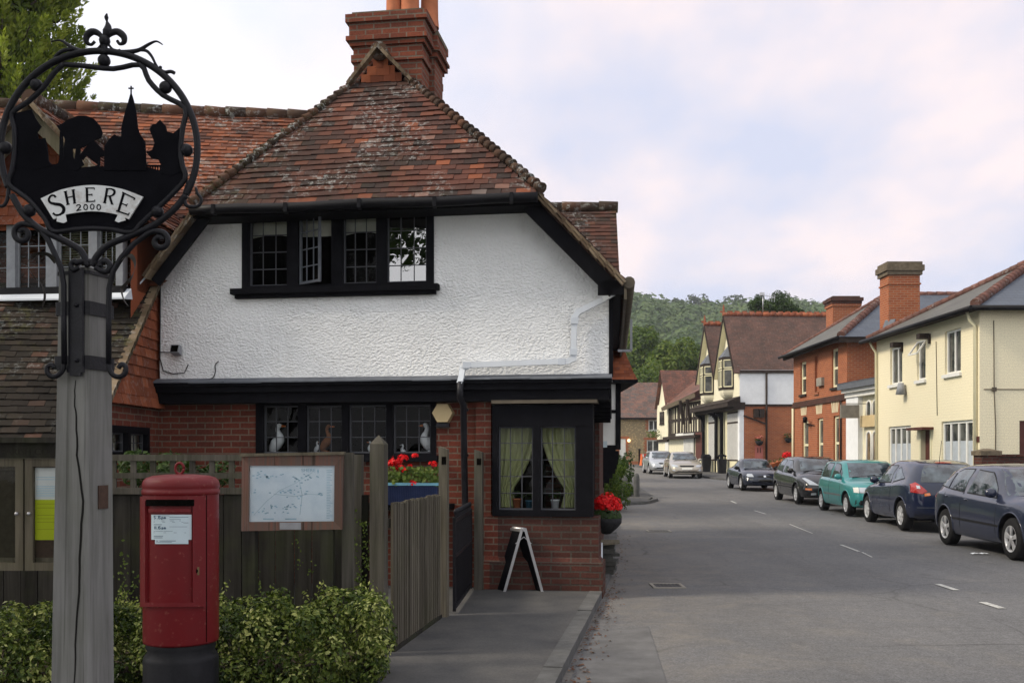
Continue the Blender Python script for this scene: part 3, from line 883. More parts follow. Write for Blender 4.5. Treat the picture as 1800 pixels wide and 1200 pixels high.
# --- dark room behind the windows
def room(name, pl, a0, a1, z0, z1, o0, o1, mat='dark_room'):
    mb = MB()
    c = [pl.pt(a0, z0, o0), pl.pt(a1, z0, o0), pl.pt(a1, z0, o1), pl.pt(a0, z0, o1)]
    t = [V((p.x, p.y, z1)) for p in c]
    for f in ([c[0], c[1], t[1], t[0]], [c[0], c[3], t[3], t[0]], [c[1], c[2], t[2], t[1]], [c[0], c[1], c[2], c[3]], [t[0], t[1], t[2], t[3]]): mb.poly(f)
    return mb.build(name, M[mat], house)
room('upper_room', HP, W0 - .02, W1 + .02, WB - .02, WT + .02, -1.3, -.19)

def lights(parent, pl, cols, z0, z1, off, ncol, nrow, bw=.035, mats=None, framemat='black_timber', pane='pane', cw=.010):
    """leaded lights: for each (a0, a1) a frame, cames and one pane; returns list of frames"""
    out = []
    for k, (a0, a1) in enumerate(cols):
        mb = MB()
        mb.slab(pl, a0, a0 + bw * .5, z0, z1, off - .02, off + .012); mb.slab(pl, a1 - bw * .5, a1, z0, z1, off - .02, off + .012)
        mb.slab(pl, a0 + bw * .5, a1 - bw * .5, z0, z0 + bw * .5, off - .02, off + .012); mb.slab(pl, a0 + bw * .5, a1 - bw * .5, z1 - bw * .5, z1, off - .02, off + .012)
        for i in range(1, ncol):
            x = a0 + (a1 - a0) * i / ncol; mb.slab(pl, x - cw / 2, x + cw / 2, z0 + bw * .5, z1 - bw * .5, off - .006, off + .006)
        for j in range(1, nrow):
            z = z0 + (z1 - z0) * j / nrow
            mb.slab(pl, a0 + bw * .5, a1 - bw * .5, z - cw / 2, z + cw / 2, off - .008, off + .008)
        fr = mb.build('leaded_light', M[framemat], parent)
        mb = MB()
        # every quarry of the pane sits at a slightly different tilt
        for i in range(ncol):
            for j in range(nrow):
                x0, x1 = a0 + (a1 - a0) * i / ncol, a0 + (a1 - a0) * (i + 1) / ncol
                y0, y1 = z0 + (z1 - z0) * j / nrow, z0 + (z1 - z0) * (j + 1) / nrow
                t1, t2 = rnd(-.0012, .0012), rnd(-.0012, .0012)
                mb.poly([pl.pt(x0, y0, off + t1), pl.pt(x1, y0, off - t1 + t2), pl.pt(x1, y1, off + t1), pl.pt(x0, y1, off - t2)])
        mb.build('pane', M[(mats or {}).get(k, pane)], parent)
        out.append(fr)
    return out

# --- upper window
uw = MB()
xs4 = [(438, 505), (525, 583), (603, 662), (680, 750)]
c4s = [(HP.hit(a, 440)[0], HP.hit(b, 440)[0]) for a, b in xs4]
zt4 = HP.hit(590, 378)[1]; zb4 = HP.hit(590, 499)[1]
uw.slab(HP, W0, W1, WB, zb4, -.12, .02); uw.slab(HP, W0, W1, zt4, WT, -.12, .02)
edges = [W0] + [x for c in c4s for x in c] + [W1]
for i in range(0, len(edges), 2): uw.slab(HP, edges[i], edges[i + 1], zb4, zt4, -.12, .018)
uwin = uw.build('upper_window', M['black_timber'], house)
mb = MB()
s0, zs = HP.hit(411, 515); s1, zs1 = HP.hit(773, 508)
mb.slab(HP, s0, s1, WB - .055, WB + .012, -.05, .115); mb.slab(HP, s0 + .04, s1 - .04, WB - .10, WB - .056, -.02, .07)
mb.build('sill', M['black_timber'], uwin)
lights(uwin, HP, [c4s[0], c4s[2], c4s[3]], zb4, zt4, -.045, 3, 4, mats={2: 'pane_bright'}, framemat='lead_came')
# open casement, hinged on its left edge
a0, a1 = c4s[1]
hx = HP.pt(a0 + .02, 0, .0); an = R(32)
tdir = V((HP.t.x, HP.t.y)); td = V((tdir.x * math.cos(-an) - tdir.y * math.sin(-an), tdir.x * math.sin(-an) + tdir.y * math.cos(-an)))
CP = Pl((hx.x, hx.y), td)
mb = MB(); wd = a1 - a0 - .03
for (x0, x1, k0, k1) in ((0, .03, zb4, zt4), (wd - .03, wd, zb4, zt4), (.03, wd - .03, zb4, zb4 + .03), (.03, wd - .03, zt4 - .03, zt4)): mb.slab(CP, x0, x1, k0, k1, -.012, .012)
for i in (1, 2): mb.slab(CP, wd * i / 3 - .006, wd * i / 3 + .006, zb4 + .03, zt4 - .03, -.005, .005)
for j in (1, 2, 3): mb.slab(CP, .03, wd - .03, lerp(zb4, zt4, j / 4) - .006, lerp(zb4, zt4, j / 4) + .006, -.006, .006)
cs = mb.build('open_casement', M['lead'], uwin)
mb = MB(); mb.poly([CP.pt(.02, zb4 + .02), CP.pt(wd - .02, zb4 + .02), CP.pt(wd - .02, zt4 - .02), CP.pt(.02, zt4 - .02)]); mb.build('pane', M['pane'], uwin)
# blinds hung inside
for k in (0, 1, 2):
    mb = MB(); a0, a1 = c4s[k]
    n = 8
    zz = lerp(zt4, zb4, .26)
    for i in range(n):
        x0, x1 = lerp(a0 - .02, a1 + .02, i / n), lerp(a0 - .02, a1 + .02, (i + 1) / n)
        b0 = zz - .035 * math.sin(math.pi * i / n) ; b1 = zz - .035 * math.sin(math.pi * (i + 1) / n)
        if k == 1: b0 = b1 = zz
        b0, b1 = zz + (zz - b0), zz + (zz - b1)
        mb.poly([HP.pt(x0, b0, -.16), HP.pt(x1, b1, -.16), HP.pt(x1, zt4, -.16), HP.pt(x0, zt4, -.16)])
    mb.build('roller_blind', M['blind'], uwin)

# --- jetty beam
mb = MB()
jl = HP.hit(275, 700)[0]; jr = HP.hit(1073, 690)[0]
zj1 = zB; zj0 = HP.hit(700, 706)[1]
mb.slab(HP, jl, jr - .02, zj0, zj1 - .10, -.35, .03)
mb.slab(HP, jl, jr + .0, zj1 - .14, zj1 - .06, -.2, .07)
mb.slab(HP, jl, jr + .02, zj1 - .065, zj1 - .03, -.2, .10)
# street return of the beam, cut away below like a bracket
for k in range(10):
    t0, t1 = k / 10, (k + 1) / 10
    za = zj1 - .12 - .40 * math.sin(t0 * 1.3)
    mb.hexa([A(aR - .35 + .30 * (1 - t0), .1 + 1.0 * t0, za), A(aR + .02, .1 + 1.0 * t0, za), A(aR + .02, .1 + 1.0 * t1, za), A(aR - .35 + .3 * (1 - t0), .1 + 1.0 * t1, za),
             A(aR - .35 + .3 * (1 - t0), .1 + 1.0 * t0, zj1 - .10), A(aR + .02, .1 + 1.0 * t0, zj1 - .10), A(aR + .02, .1 + 1.0 * t1, zj1 - .10), A(aR - .35 + .3 * (1 - t0), .1 + 1.0 * t1, zj1 - .10)])
mb.hexa([A(aR - .03, .05, zj1 - .25), A(aR + .03, .05, zj1 - .25), A(aR + .03, DEP - .5, zj1 - .25), A(aR - .03, DEP - .5, zj1 - .25), A(aR - .03, .05, zj1 - .03), A(aR + .03, .05, zj1 - .03), A(aR + .03, DEP - .5, zj1 - .03), A(aR - .03, DEP - .5, zj1 - .03)])
mb.build('jetty_beam', M['black_timber'], house)
mb = MB()
for i in range(12):
    a, b = lerp(jl, jr + .02, i / 12), lerp(jl, jr + .02, (i + 1) / 12)
    h0, h1 = rnd(-.006, .006), rnd(-.006, .006)
    mb.hexa([HP.pt(a, zj1 - .03 + h0, .115), HP.pt(b, zj1 - .03 + h0, .115), HP.pt(b, zj1 - .03, -.02), HP.pt(a, zj1 - .03, -.02), HP.pt(a, zj1 - .018 + h0, .115), HP.pt(b, zj1 - .018 + h1, .115), HP.pt(b, zj1 + .035, -.005), HP.pt(a, zj1 + .035, -.005)])
mb.build('lead_flashing', M['lead'], house)

# --- brick ground floor
BP = HP.move(-.16)
bL = BP.hit(272, 750)[0]; bR = BP.hit(862, 750)[0]
q0, q1, qb, qt = BP.rect(450, 706, 767, 800)
mb = MB()
wall(mb, BP, bL, bR, 0, zj0 + .02, [(q0, q1, qb, zj0 + .02)], .12)
# buttress like splay to the left of the bay
BY = HP.move(-.04)
k0, k1 = BY.hit(842, 1000)[0], BY.hit(872, 1000)[0]
zbt = BY.hit(855, 905)[1]; zb2 = BY.hit(855, 985)[1]
mb.slab(BY, k0 + .05, k1 + .02, 0, zbt, -.3, .005); mb.slab(BY, k0, k1 + .05, 0, zb2, -.3, .05)
mb.hexa([BY.pt(k0, zb2, .05), BY.pt(k1 + .05, zb2, .05), BY.pt(k1 + .05, zb2, -.2), BY.pt(k0, zb2, -.2), BY.pt(k0 + .05, zb2 + .06, .005), BY.pt(k1 + .02, zb2 + .06, .005), BY.pt(k1 + .02, zb2 + .06, -.2), BY.pt(k0 + .05, zb2 + .06, -.2)])
mb.slab(BP, bR - .16, bR + .02, zbt, zj0 + .02, -.02, .07)
mb.build('brick_wall', M['brick'], house)
mb = MB()
e0, e1 = BY.hit(866, 950)[0], BY.hit(1052, 950)[0]
p0, p1 = BY.hit(862, 1020)[0], BY.hit(1060, 1020)[0]
zsill = BY.hit(950, 907)[1]; zpl = BY.hit(950, 983)[1]
mb.slab(BY, e0, e1, 0, zsill, -.5, 0); mb.slab(BY, p0, p1, -.05, zpl - .03, -.5, .055)
mb.hexa([BY.pt(p0, zpl - .03, .055), BY.pt(p1, zpl - .03, .055), BY.pt(p1, zpl - .03, -.3), BY.pt(p0, zpl - .03, -.3), BY.pt(e0, zpl + .03, .002), BY.pt(e1, zpl + .03, .002), BY.pt(e1, zpl + .03, -.3), BY.pt(e0, zpl + .03, -.3)])
# return along the street
mb.hexa([A(e1 - .3, .3, 0), A(e1 + .0, .3, 0), A(e1 + .0, DEP, 0), A(e1 - .3, DEP, 0), A(e1 - .3, .3, zsill), A(e1, .3, zsill), A(e1, DEP, zsill), A(e1 - .3, DEP, zsill)])
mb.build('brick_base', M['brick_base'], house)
# lower window (four leaded lights under the beam)
x4 = [(463, 524), (538, 601), (613, 679), (691, 757)]
l4 = [(BP.hit(a, 750)[0], BP.hit(b, 750)[0]) for a, b in x4]
zt5 = BP.hit(600, 712)[1]; zb5 = BP.hit(600, 796)[1]
mb = MB()
edges = [q0] + [x for c in l4 for x in c] + [q1]
for i in range(0, len(edges), 2): mb.slab(BP, edges[i], edges[i + 1], zb5, zt5, -.10, .012)
mb.slab(BP, q0, q1, zt5, zj0 + .02, -.1, .014); mb.slab(BP, q0, q1, qb - .005, zb5, -.1, .014)
lw = mb.build('lower_window', M['black_timber'], house)
mb = MB(); mb.slab(BP, q0 - .03, q1 + .03, qb - .075, qb - .0, -.02, .09); mb.build('sill', M['black_timber'], lw)
lights(lw, BP, l4, zb5, zt5, -.05, 3, 3, framemat='lead_came')
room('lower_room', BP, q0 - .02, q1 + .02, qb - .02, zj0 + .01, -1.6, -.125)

# --- bay window
zbt2 = zj0
bt = MB()
f0, f1 = BY.hit(866, 800)[0], BY.hit(1043, 800)[0]
g = [BY.hit(x, 820)[0] for x in (876, 937, 950, 1012)]
zg0 = BY.hit(940, 896)[1]; zg1 = BY.hit(940, 749)[1]
zso = BY.hit(950, 711)[1]
bt.slab(BY, f0, f1, zsill, zg0, -.14, .03); bt.slab(BY, f0, f1, zg1, zso, -.14, .03)
for (a, b) in ((f0, g[0]), (g[1], g[2]), (g[3], f1)): bt.slab(BY, a, b, zg0, zg1, -.14, .025)
# street side of the bay: posts and dark panels
for (v0, v1) in ((.0, .22), (.95, 1.1), (1.8, 2.0)):
    bt.hexa([A(f1 - .16, v0 + .10, zsill), A(f1 + .0, v0 + .10, zsill), A(f1 + .0, v1 + .10, zsill), A(f1 - .16, v1 + .10, zsill), A(f1 - .16, v0 + .1, zso), A(f1, v0 + .1, zso), A(f1, v1 + .1, zso), A(f1 - .16, v1 + .1, zso)])
bt.hexa([A(f1 - .12, .3, zsill), A(f1 - .03, .3, zsill), A(f1 - .03, DEP - 1, zsill), A(f1 - .12, DEP - 1, zsill), A(f1 - .12, .3, zso), A(f1 - .03, .3, zso), A(f1 - .03, DEP - 1, zso), A(f1 - .12, DEP - 1, zso)])
bay = bt.build('bay_window', M['black_timber'], house)
lights(bay, BY, [(g[0], g[1]), (g[2], g[3])], zg0, zg1, -.05, 3, 5, framemat='lead_came')
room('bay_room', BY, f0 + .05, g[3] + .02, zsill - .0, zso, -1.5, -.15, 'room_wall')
mb = MB(); mb.slab(BY, f0, f1 + .05, zso + .012, zso + .05, -.2, .10); mb.build('soffit_board', M['soffit_brown'], bay)
# curtains
def curtain(a_out, a_in, label):
    """gathered net curtain drawn to its outer side and tied back low down"""
    mb = MB(); n = 30; m = 20
    grid = []
    for j in range(m + 1):
        t = j / m; z = lerp(zg1 + .0, zg0 + .02, t)
        if t < .78: wdt = lerp(1.0, .36, (t / .78) ** 1.9)
        else: wdt = lerp(.36, .48, (t - .78) / .22)
        row = []
        for i in range(n + 1):
            u = i / n
            row.append(BY.pt(lerp(a_out, lerp(a_out, a_in, wdt), u), z, -.20 + .022 * math.sin(u * 34 + t * 2) * (.4 + .6 * wdt)))
        grid.append(row)
    for j in range(m):
        for i in range(n):
            mb.add([grid[j][i], grid[j][i + 1], grid[j + 1][i + 1], grid[j + 1][i]], [(0, 1, 2, 3)], smooth=True)
    o = mb.build('curtain', M['curtain'], org=BY.pt(a_out, zg0, -.2)); tag(o, label, 'curtain', 'green curtains in the bay window')
curtain(g[0] - .02, g[1] + .02, 'pale green curtain tied back in the left light of the bay window')
curtain(g[3] + .02, g[2] - .02, 'pale green curtain tied back in the right light of the bay window')
def flowerpot(px, mat, h, label, plant=True, wd=.05):
    a = BY.hit(px, 890)[0]; c = BY.pt(a, zg0, -.17)
    t = thing('plant_pot', label, 'plant pot', c, 'pots on the bay window sill')
    mb = MB(); mb.lathe([(0, 0), (wd * .75, 0), (wd, h), (wd * 1.08, h), (wd * 1.08, h + .015), (wd * .9, h + .015), (wd * .8, h - .01), (0, h - .01)], c, 16); mb.build('pot', mat, t)
    if plant:
        mb = MB()
        for i in range(45):
            d = V((rnd(-1, 1), rnd(-.6, .6), rnd(.1, 1))); mb.leaf(c + V((0, 0, h + .03)) + d * .07, d, .04)
        mb.build('plant', M['leaf_dark'], t, uv=False)
flowerpot(973, M['white_china'], .10, 'white plant pot in the right light of the bay window')
flowerpot(928, plain('pot_blue', (.05, .16, .25), .4), .09, 'small blue plant pot in the left light of the bay window')
flowerpot(905, M['pot'], .11, 'terracotta plant pot behind the left pane of the bay window')

# --- downpipes
mb = MB()
pts = [HP.pp(1084, 517, .20), HP.pp(1062, 528, .10), HP.pp(1018, 550, .095), HP.pp(1011, 560, .095), HP.pp(1009, 632, .095), HP.pp(1000, 636, .095), HP.pp(826, 643, .095), HP.pp(816, 650, .08), HP.pp(814, 668, .13), HP.pp(813, 672, .14)]
for a, b in zip(pts[:-1], pts[1:]): e_ = (b - a).normalized() * .028; mb.bar(a - e_, b + e_, .062, .05, up=(.15, .99, 0))
for (x, y) in ((1011, 566), (1009, 620), (988, 637), (823, 643)):
    c = HP.pp(x, y, .095); mb.box(c.x - .042, c.x + .042, c.y - .035, c.y + .03, c.z - .036, c.z + .036)
mb.build('white_drainpipe', M['white_pipe'], house)
mb = MB()
mb.tube([HP.pp(813, 672, .14), HP.pp(813, 700, .14), HP.pp(815, 712, .02), HP.pp(816, 900, -.06), HP.pp(816, 1000, -.06)], .038, 10)
for y in (720, 800): mb.ball(HP.pp(815.5, y, -.04), .05, 10, 6, (1, 1, .5))
mb.build('black_drainpipe', M['black_pipe'], house)
# alarm box
mb = MB(); c = BP.pp(780, 726, 0); r_ = .135
ax = BP.hit(780, 726)
hexp = [BP.pt(ax[0] + r_ * math.cos(R(60 * k)), ax[1] + r_ * math.sin(R(60 * k)), .0) for k in range(6)]
hexi = [BP.pt(ax[0] + r_ * .9 * math.cos(R(60 * k)), ax[1] + r_ * .9 * math.sin(R(60 * k)), .085) for k in range(6)]
mb.add(hexp + hexi, [(6, 7, 8, 9, 10, 11)] + [(k, (k + 1) % 6, 6 + (k + 1) % 6, 6 + k) for k in range(6)])
ab = mb.build('alarm_box', M['cream_plastic'], house)
mb = MB(); mb.slab(BP, ax[0] - .075, ax[0] + .075, ax[1] - .165, ax[1] - .118, .0, .07); mb.build('alarm_lamp', M['black_pipe'], ab)
# floodlight and cables on the white wall
mb = MB(); a, z = HP.hit(315, 618)
mb.hexa([HP.pt(a - .055, z - .02, .13), HP.pt(a + .055, z - .02, .13), HP.pt(a + .05, z - .055, .03), HP.pt(a - .05, z - .055, .03), HP.pt(a - .055, z + .075, .10), HP.pt(a + .055, z + .075, .10), HP.pt(a + .05, z + .06, .03), HP.pt(a - .05, z + .06, .03)])
mb.slab(HP, a - .015, a + .015, z - .04, z + .02, 0, .04)
fl = mb.build('floodlight', M['grey_paint'], house)
mb = MB(); mb.poly([HP.pt(a - .045, z - .012, .134), HP.pt(a + .045, z - .012, .134), HP.pt(a + .045, z + .067, .106), HP.pt(a - .045, z + .067, .106)]); mb.build('lens', M['dark_room'], fl)
mb = MB()
mb.tube([HP.pp(283, 480, .012), HP.pp(282, 630, .012), HP.pp(288, 652, .012), HP.pp(305, 657, .012), HP.pp(325, 655, .012), HP.pp(332, 640, .012)], .006, 5)
mb.tube([HP.pp(281, 619, .012), HP.pp(312, 620, .03)], .006, 5)
mb.tube(smoothline([HP.pp(330, 667, .02), HP.pp(370, 666, .012), HP.pp(379, 655, .012), HP.pp(379, 642, .012), HP.pp(385, 635, .012)], 4), .006, 5)
mb.build('wall_cable', M['black_pipe'], house)

# --- main chimney stack
cd = vg + .35
cl = A(uc, cd, 0)
Yc = cl.y
def cx(px): return (px - 900) / F * Yc
def czz(py): return EYE + (800 - py) / F * Yc
CHP = Pl((cx(622), Yc), HT)
cw1 = CHP.hit(741, 100)[0]
D2 = 1.15
mb = MB()
def stack(a0, a1, z0, z1, d0, d1):
    q = [CHP.pt(a0, 0, -d0), CHP.pt(a1, 0, -d0), CHP.pt(a1, 0, -d1), CHP.pt(a0, 0, -d1)]
    mb.hexa([V((p.x, p.y, z0)) for p in q] + [V((p.x, p.y, z1)) for p in q])
zz = [CHP.hit(680, y)[1] for y in (200, 108, 95, 80, 68, 40, 26)]
cc = .0
stack(0, cw1, zz[0] - 1.5, zz[1], 0, D2)
stack(-.03, cw1 + .03, zz[1], zz[2], -.03, D2 + .03)
stack(-.005, cw1 + .005, zz[2], zz[3], -.005, D2)
stack(-.045, cw1 + .045, zz[3], zz[3] + .06, -.045, D2 + .04)
stack(-.085, cw1 + .085, zz[3] + .06, zz[4] + .03, -.085, D2 + .08)
stack(-.05, cw1 + .05, zz[4] + .03, zz[5], -.05, D2 + .05)
stack(-.09, cw1 + .09, zz[5], zz[6], -.09, D2 + .09)
# rear stepped part to the right
s1 = CHP.move(-.42).hit(763, 100)[0]
stack(cw1 - .1, s1, zz[0] - 1.5, zz[1] - .02, .45, .95)
stack(cw1 - .1, s1 + .045, zz[3] - .02, zz[3] + .05, .41, .99)
stack(cw1 - .1, s1 + .085, zz[3] + .05, zz[4] + .0, .37, 1.03)
stack(cw1 - .1, s1 + .0, zz[1] - .02, zz[3] - .02, .45, .95)
stack(cw1 - .1, s1 + .05, zz[4] + .0, zz[5] - .03, .41, .99)
ch = mb.build('chimney', M['brick_chim'], house)
M['cap_mortar'] = plain('cap_mortar', (.13, .105, .075), .95, .35, 9, .4, 40)
mb = MB()
stack(-.02, cw1 + .02, zz[6], zz[6] + .05, -.02, D2 + .02); stack(cw1 - .05, s1 + .06, zz[5] - .03, zz[5] + .03, .42, .97)
mb.build('mortar_cap', M['cap_mortar'], ch)
for (px, rr, h, dd) in ((656, .10, .10, .3), (680, .105, .80, .35), (709, .125, .8, .35), (738, .12, .75, .55)):
    mb = MB(); a = CHP.hit(px, 20)[0]; c = CHP.pt(a, zz[6] + .02, -dd)
    mb.lathe([(rr * 1.08, 0), (rr * 1.0, .12), (rr * .93, h * .9), (rr * 1.1, h * .92), (rr * 1.12, h), (rr * .85, h), (rr * .8, h * .5)], c, 18)
    mb.build('chimney_pot', M['pot'], ch)

# --- the long wing to the left: one slope from a low eave up to the ridge
wx = -4.30          # verge line
wt0 = HP.hit(281, 485); wy0 = HP.pt(wt0[0], 0).y; wz0 = wt0[1]
wy1 = 10.07; wz1 = EYE + 25 / F * wy1
k_w = (wz0 - wz1) / (wy0 - wy1)
th_ = -.10         # the wing follows the front wall's skew a little
def W(x, y):       # roof surface above plan point, skewed eave
    yy = y + .115 * (x - wx)
    return V((x, yy, wz1 + k_w * (y - wy1)))
zrw = None
for k in range(900):
    y = 12 + k * .01
    p = W(-3.5, y)
    if 800 - (p.z - EYE) / p.y * F < 186: yr = y
yr = 15.2
for k in range(600):
    y = 13 + k * .01
    p = W(-4.6, y)
    if p.z >= zc - .02: yr = y; break
zrw = wz1 + k_w * (yr - wy1)
print('WING', k_w, yr, zrw, 'ridge px y', 800 - (W(-4.6, yr).z - EYE) / W(-4.6, yr).y * F)
M_ = 11.95         # below: dark mossy tiles, above: red tiles
mb = MB()
tiles(mb, [W(-9.5, wy1), W(wx, wy1), W(wx, M_), W(-9.5, M_)], .10, .165, seed=11)
mb.poly([W(-9.5, wy1) - V((0, 0, .03)), W(wx, wy1) - V((0, 0, .03)), W(wx, M_) - V((0, 0, .03)), W(-9.5, M_) - V((0, 0, .03))])
mb.build('low_roof', M['tile_dark'], house)
mb = MB()
tiles(mb, [W(-9.5, M_), W(wx + .10, M_), W(wx + .1, M_ + .5), W(-1.9, M_ + 2.4), W(-1.7, yr), W(-9.5, yr)], .10, .165, seed=12, wob=.008)
mb.poly([W(-9.5, M_) - V((0, 0, .03)), W(wx, M_) - V((0, 0, .03)), W(-2.2, yr - 1) - V((0, 0, .03)), W(-1.7, yr) - V((0, 0, .03)), W(-9.5, yr) - V((0, 0, .03))])
mb.poly([W(-9.5, yr), W(-1.7, yr), W(-1.7, yr) + V((0, 6, -5)), W(-9.5, yr) + V((0, 6, -5))])
mb.build('wing_roof', M['tile_wing'], house)
mb = MB(); ridge_tiles(mb, W(-9.5, yr) + V((0, 0, .02)), W(-1.9, yr) + V((0, 0, .02)), .10); mb.build('ridge_tiles', M['tile_ridge'], house)
# verge of the low roof
mb = MB()
p, q = W(wx, wy0 + .05), W(wx, wy1)
n = 26
for i in range(n):
    a, b = p.lerp(q, i / n), p.lerp(q, (i + 1.4) / n)
    for h in (.012, -.026): mb.bar(a + V((.02, 0, h)), b + V((.02, 0, h - .012)), .09, .024, r=random.random())
mb.build('verge_tiles', M['verge'], house)
# tile hung end wall (faces the street) and the brick under it
EP = Pl((wx - .05, wy1 + .1), V((.0, 1.0)))          # t along +Y: normal is +X
yB = wy0 + .25
zth = EYE + 97 / F * 10.6
mb = MB()
def ep(y, z): return EP.pt(y - (wy1 + .1), z)
rg = random.Random(4)
row = 0; z = zth - .02
while z < wz0 + .1:
    ylo = max(wy1 + .1, wy1 + (z + .09 - wz1) / k_w + .03)
    y = wy1 - .2 + (0.09 if row % 2 else 0)
    while y < yB:
        y0, y1 = max(y + .002, ylo), min(y + .178, yB)
        if y1 - y0 > .02:
            kick = .05 * max(0, 1 - row / 2)
            o0 = .035 + rg.uniform(-.003, .003) + kick; tl = rg.uniform(-.003, .003)
            a = [EP.pt(y0 - (wy1 + .1), z + tl, o0), EP.pt(y1 - (wy1 + .1), z - tl, o0), EP.pt(y1 - (wy1 + .1), z + .15, .012 + kick * .7), EP.pt(y0 - (wy1 + .1), z + .15, .012 + kick * .7)]
            b = [EP.pt(y0 - (wy1 + .1), z + tl, o0 - .016), EP.pt(y1 - (wy1 + .1), z - tl, o0 - .016)]
            mb.add(a + b, [(0, 1, 2, 3), (4, 5, 1, 0), (5, 2, 1), (4, 0, 3)], rg.random())
        y += .178
    z += .118; row += 1
mb.build('tile_hung_wall', M['tile_hung'], house)
mb = MB()
# small window in the end wall
ew0, ew1 = None, None
def epx(px, py):
    a, z = EP.hit(px, py); return a, z
a0, z0 = epx(186, 802); a1, z1 = epx(262, 748)
hole = (a0, a1, EYE - 2 / F * 10.5, EYE + 53 / F * 10.9)
wall(mb, EP, .42, yB - wy1 - .1, 0, zth + .06, [hole], .1, 0)
mb.poly([EP.pt(0, 0), EP.pt(.42, 0), EP.pt(.42, zth + .06), EP.pt(.42, min(zth + .06, wz1 + k_w * .5)), EP.pt(0, wz1 + .06)])
mb.poly([EP.pt(.42, zth + .06), EP.pt(yB - wy1 - .1, zth + .06), EP.pt(yB - wy1 - .1, wz0), EP.pt(wy0 - wy1 - .15, wz0 - .1)])
# front wall under the low eave
mb.poly([(wx - .05, wy1 + .1, 0), (wx - 5, wy1 + .1 - .57, 0), (wx - 5, wy1 - .47, wz1 + .05), (wx - .05, wy1 + .1, wz1 + .1)])
mb.build('wing_brick_wall', M['brick'], house)
mb = MB()
h0, h1, k0, k1 = hole
mid = (h0 + h1) / 2
for (x0, x1, y0, y1) in ((h0, h0 + .07, k0, k1), (h1 - .07, h1, k0, k1), (mid - .045, mid + .045, k0, k1), (h0 + .07, mid - .045, k1 - .08, k1), (mid + .045, h1 - .07, k1 - .08, k1), (h0 + .07, mid - .045, k0, k0 + .05), (mid + .045, h1 - .07, k0, k0 + .05)): mb.slab(EP, x0, x1, y0, y1, -.10, -.0 + .012)
sw = mb.build('small_window', M['black_timber'], house)
lights(sw, EP, [(h0 + .07, mid - .045), (mid + .045, h1 - .07)], k0 + .05, k1 - .08, -.06, 2, 2, framemat='lead_came')
mb = MB()
for i in range(14):
    x0, x1 = lerp(h0, h1, i / 14), lerp(h0, h1, (i + 1) / 14)
    mb.poly([EP.pt(x0, k0, -.13 - .02 * (i % 2)), EP.pt(x1, k0, -.15 + .02 * (i % 2)), EP.pt(x1, k1, -.15 + .02 * (i % 2)), EP.pt(x0, k1, -.13 - .02 * (i % 2))])
mb.build('net_curtain', M['blind'], sw)

# --- gabled dormer with a wide leaded window
DX = -5.50; dy = 11.70 - .13
DPl = Pl((DX, dy), V((.993, -.10)))
da, dz = DPl.hit(82, 193)
DC = da                    # centre
zap = dz
hw_ = 1.02
ks = 1.03
zev = zap - ks * 1.25
dz0 = DPl.hit(100, 528)[1]
mb = MB()
back = 3.2
def D(a, z, o): return DPl.pt(a, z, o)
for sg in (-1, 1):
    e = [D(DC + sg * 1.28, zap - ks * 1.28, .32), D(DC + sg * 1.28, zap - ks * 1.28, -back), D(DC, zap, -back), D(DC, zap, .32)]
    if sg < 0: e = [e[1], e[0], e[3], e[2]]
    tiles(mb, e, .10, .165, seed=20 + sg)
    mb.poly([p - V((0, 0, .03)) for p in e])
mb.build('dormer_roof', M['tile_wing'], house)
mb = MB(); ridge_tiles(mb, D(DC, zap + .02, .34), D(DC, zap + .02, -back), .10); mb.build('dormer_ridge', M['tile_ridge'], house)
for sg in (-1, 1):
    mb = MB(); mv = MB(); p, q = D(DC, zap, .31), D(DC + sg * 1.28, zap - ks * 1.28, .31)
    n = 15
    for i in range(n):
        a, b = p.lerp(q, i / n), p.lerp(q, (i + 1.4) / n)
        for h in (.0, -.036): mv.bar(a + V((0, 0, h)), b + V((0, 0, h - .014)), .14, .026, r=random.random())
    d = (q - p).normalized(); up = (V((0, 0, 1)) - d * d.z).normalized()
    mb.prism([p - up * .05, q - up * .05, q - up * .20, p - up * .20], D(0, 0, -.045) - D(0, 0, 0))
    mv.build('verge_tiles', M['verge'], house); mb.build('barge_board', M['board_oak'], house)
# tile hanging of the dormer gable
mb = MB()
zwh = DPl.hit(100, 388)[1]
rg = random.Random(8); z = zwh - .05; row = 0
while z < zap:
    half = min(hw_ + .05, max(0, (zap - .1 - z) / ks))
    x = DC - hw_ - .2 + (.085 if row % 2 else 0)
    while x < DC + half:
        x0, x1 = max(x + .002, DC - half), min(x + .168, DC + half)
        if x1 - x0 > .02:
            o0 = .04 + rg.uniform(-.003, .003) + (.04 if row == 0 else 0)
            mb.add([D(x0, z, o0), D(x1, z, o0), D(x1, z + .16, .012), D(x0, z + .16, .012), D(x0, z, o0 - .016), D(x1, z, o0 - .016)], [(0, 1, 2, 3), (4, 5, 1, 0), (5, 2, 1), (4, 0, 3)], rg.random())
        x += .17
    z += .115; row += 1
mb.build('dormer_tile_hanging', M['tile_hung'], house)
mb = MB()
mb.poly([D(DC - hw_, zwh - .1, 0), D(DC + hw_, zwh - .1, 0), D(DC + hw_, zap - ks * hw_ - .1, 0), D(DC, zap - .1, 0), D(DC - hw_, zap - ks * hw_ - .1, 0)])
for sg in (-1, 1): mb.poly([D(DC + sg * hw_, dz0 - .3, 0), D(DC + sg * hw_, dz0 - .3, -2.5), D(DC + sg * hw_, zap - ks * hw_ - .05, -2.5), D(DC + sg * hw_, zap - ks * hw_ - .05, 0)])
mb.build('dormer_cheek', M['tile_hung'], house)
dcols = [(DPl.hit(a, 450)[0], DPl.hit(b, 450)[0]) for a, b in ((-70, 13), (28, 82), (101, 157), (172, 205))]
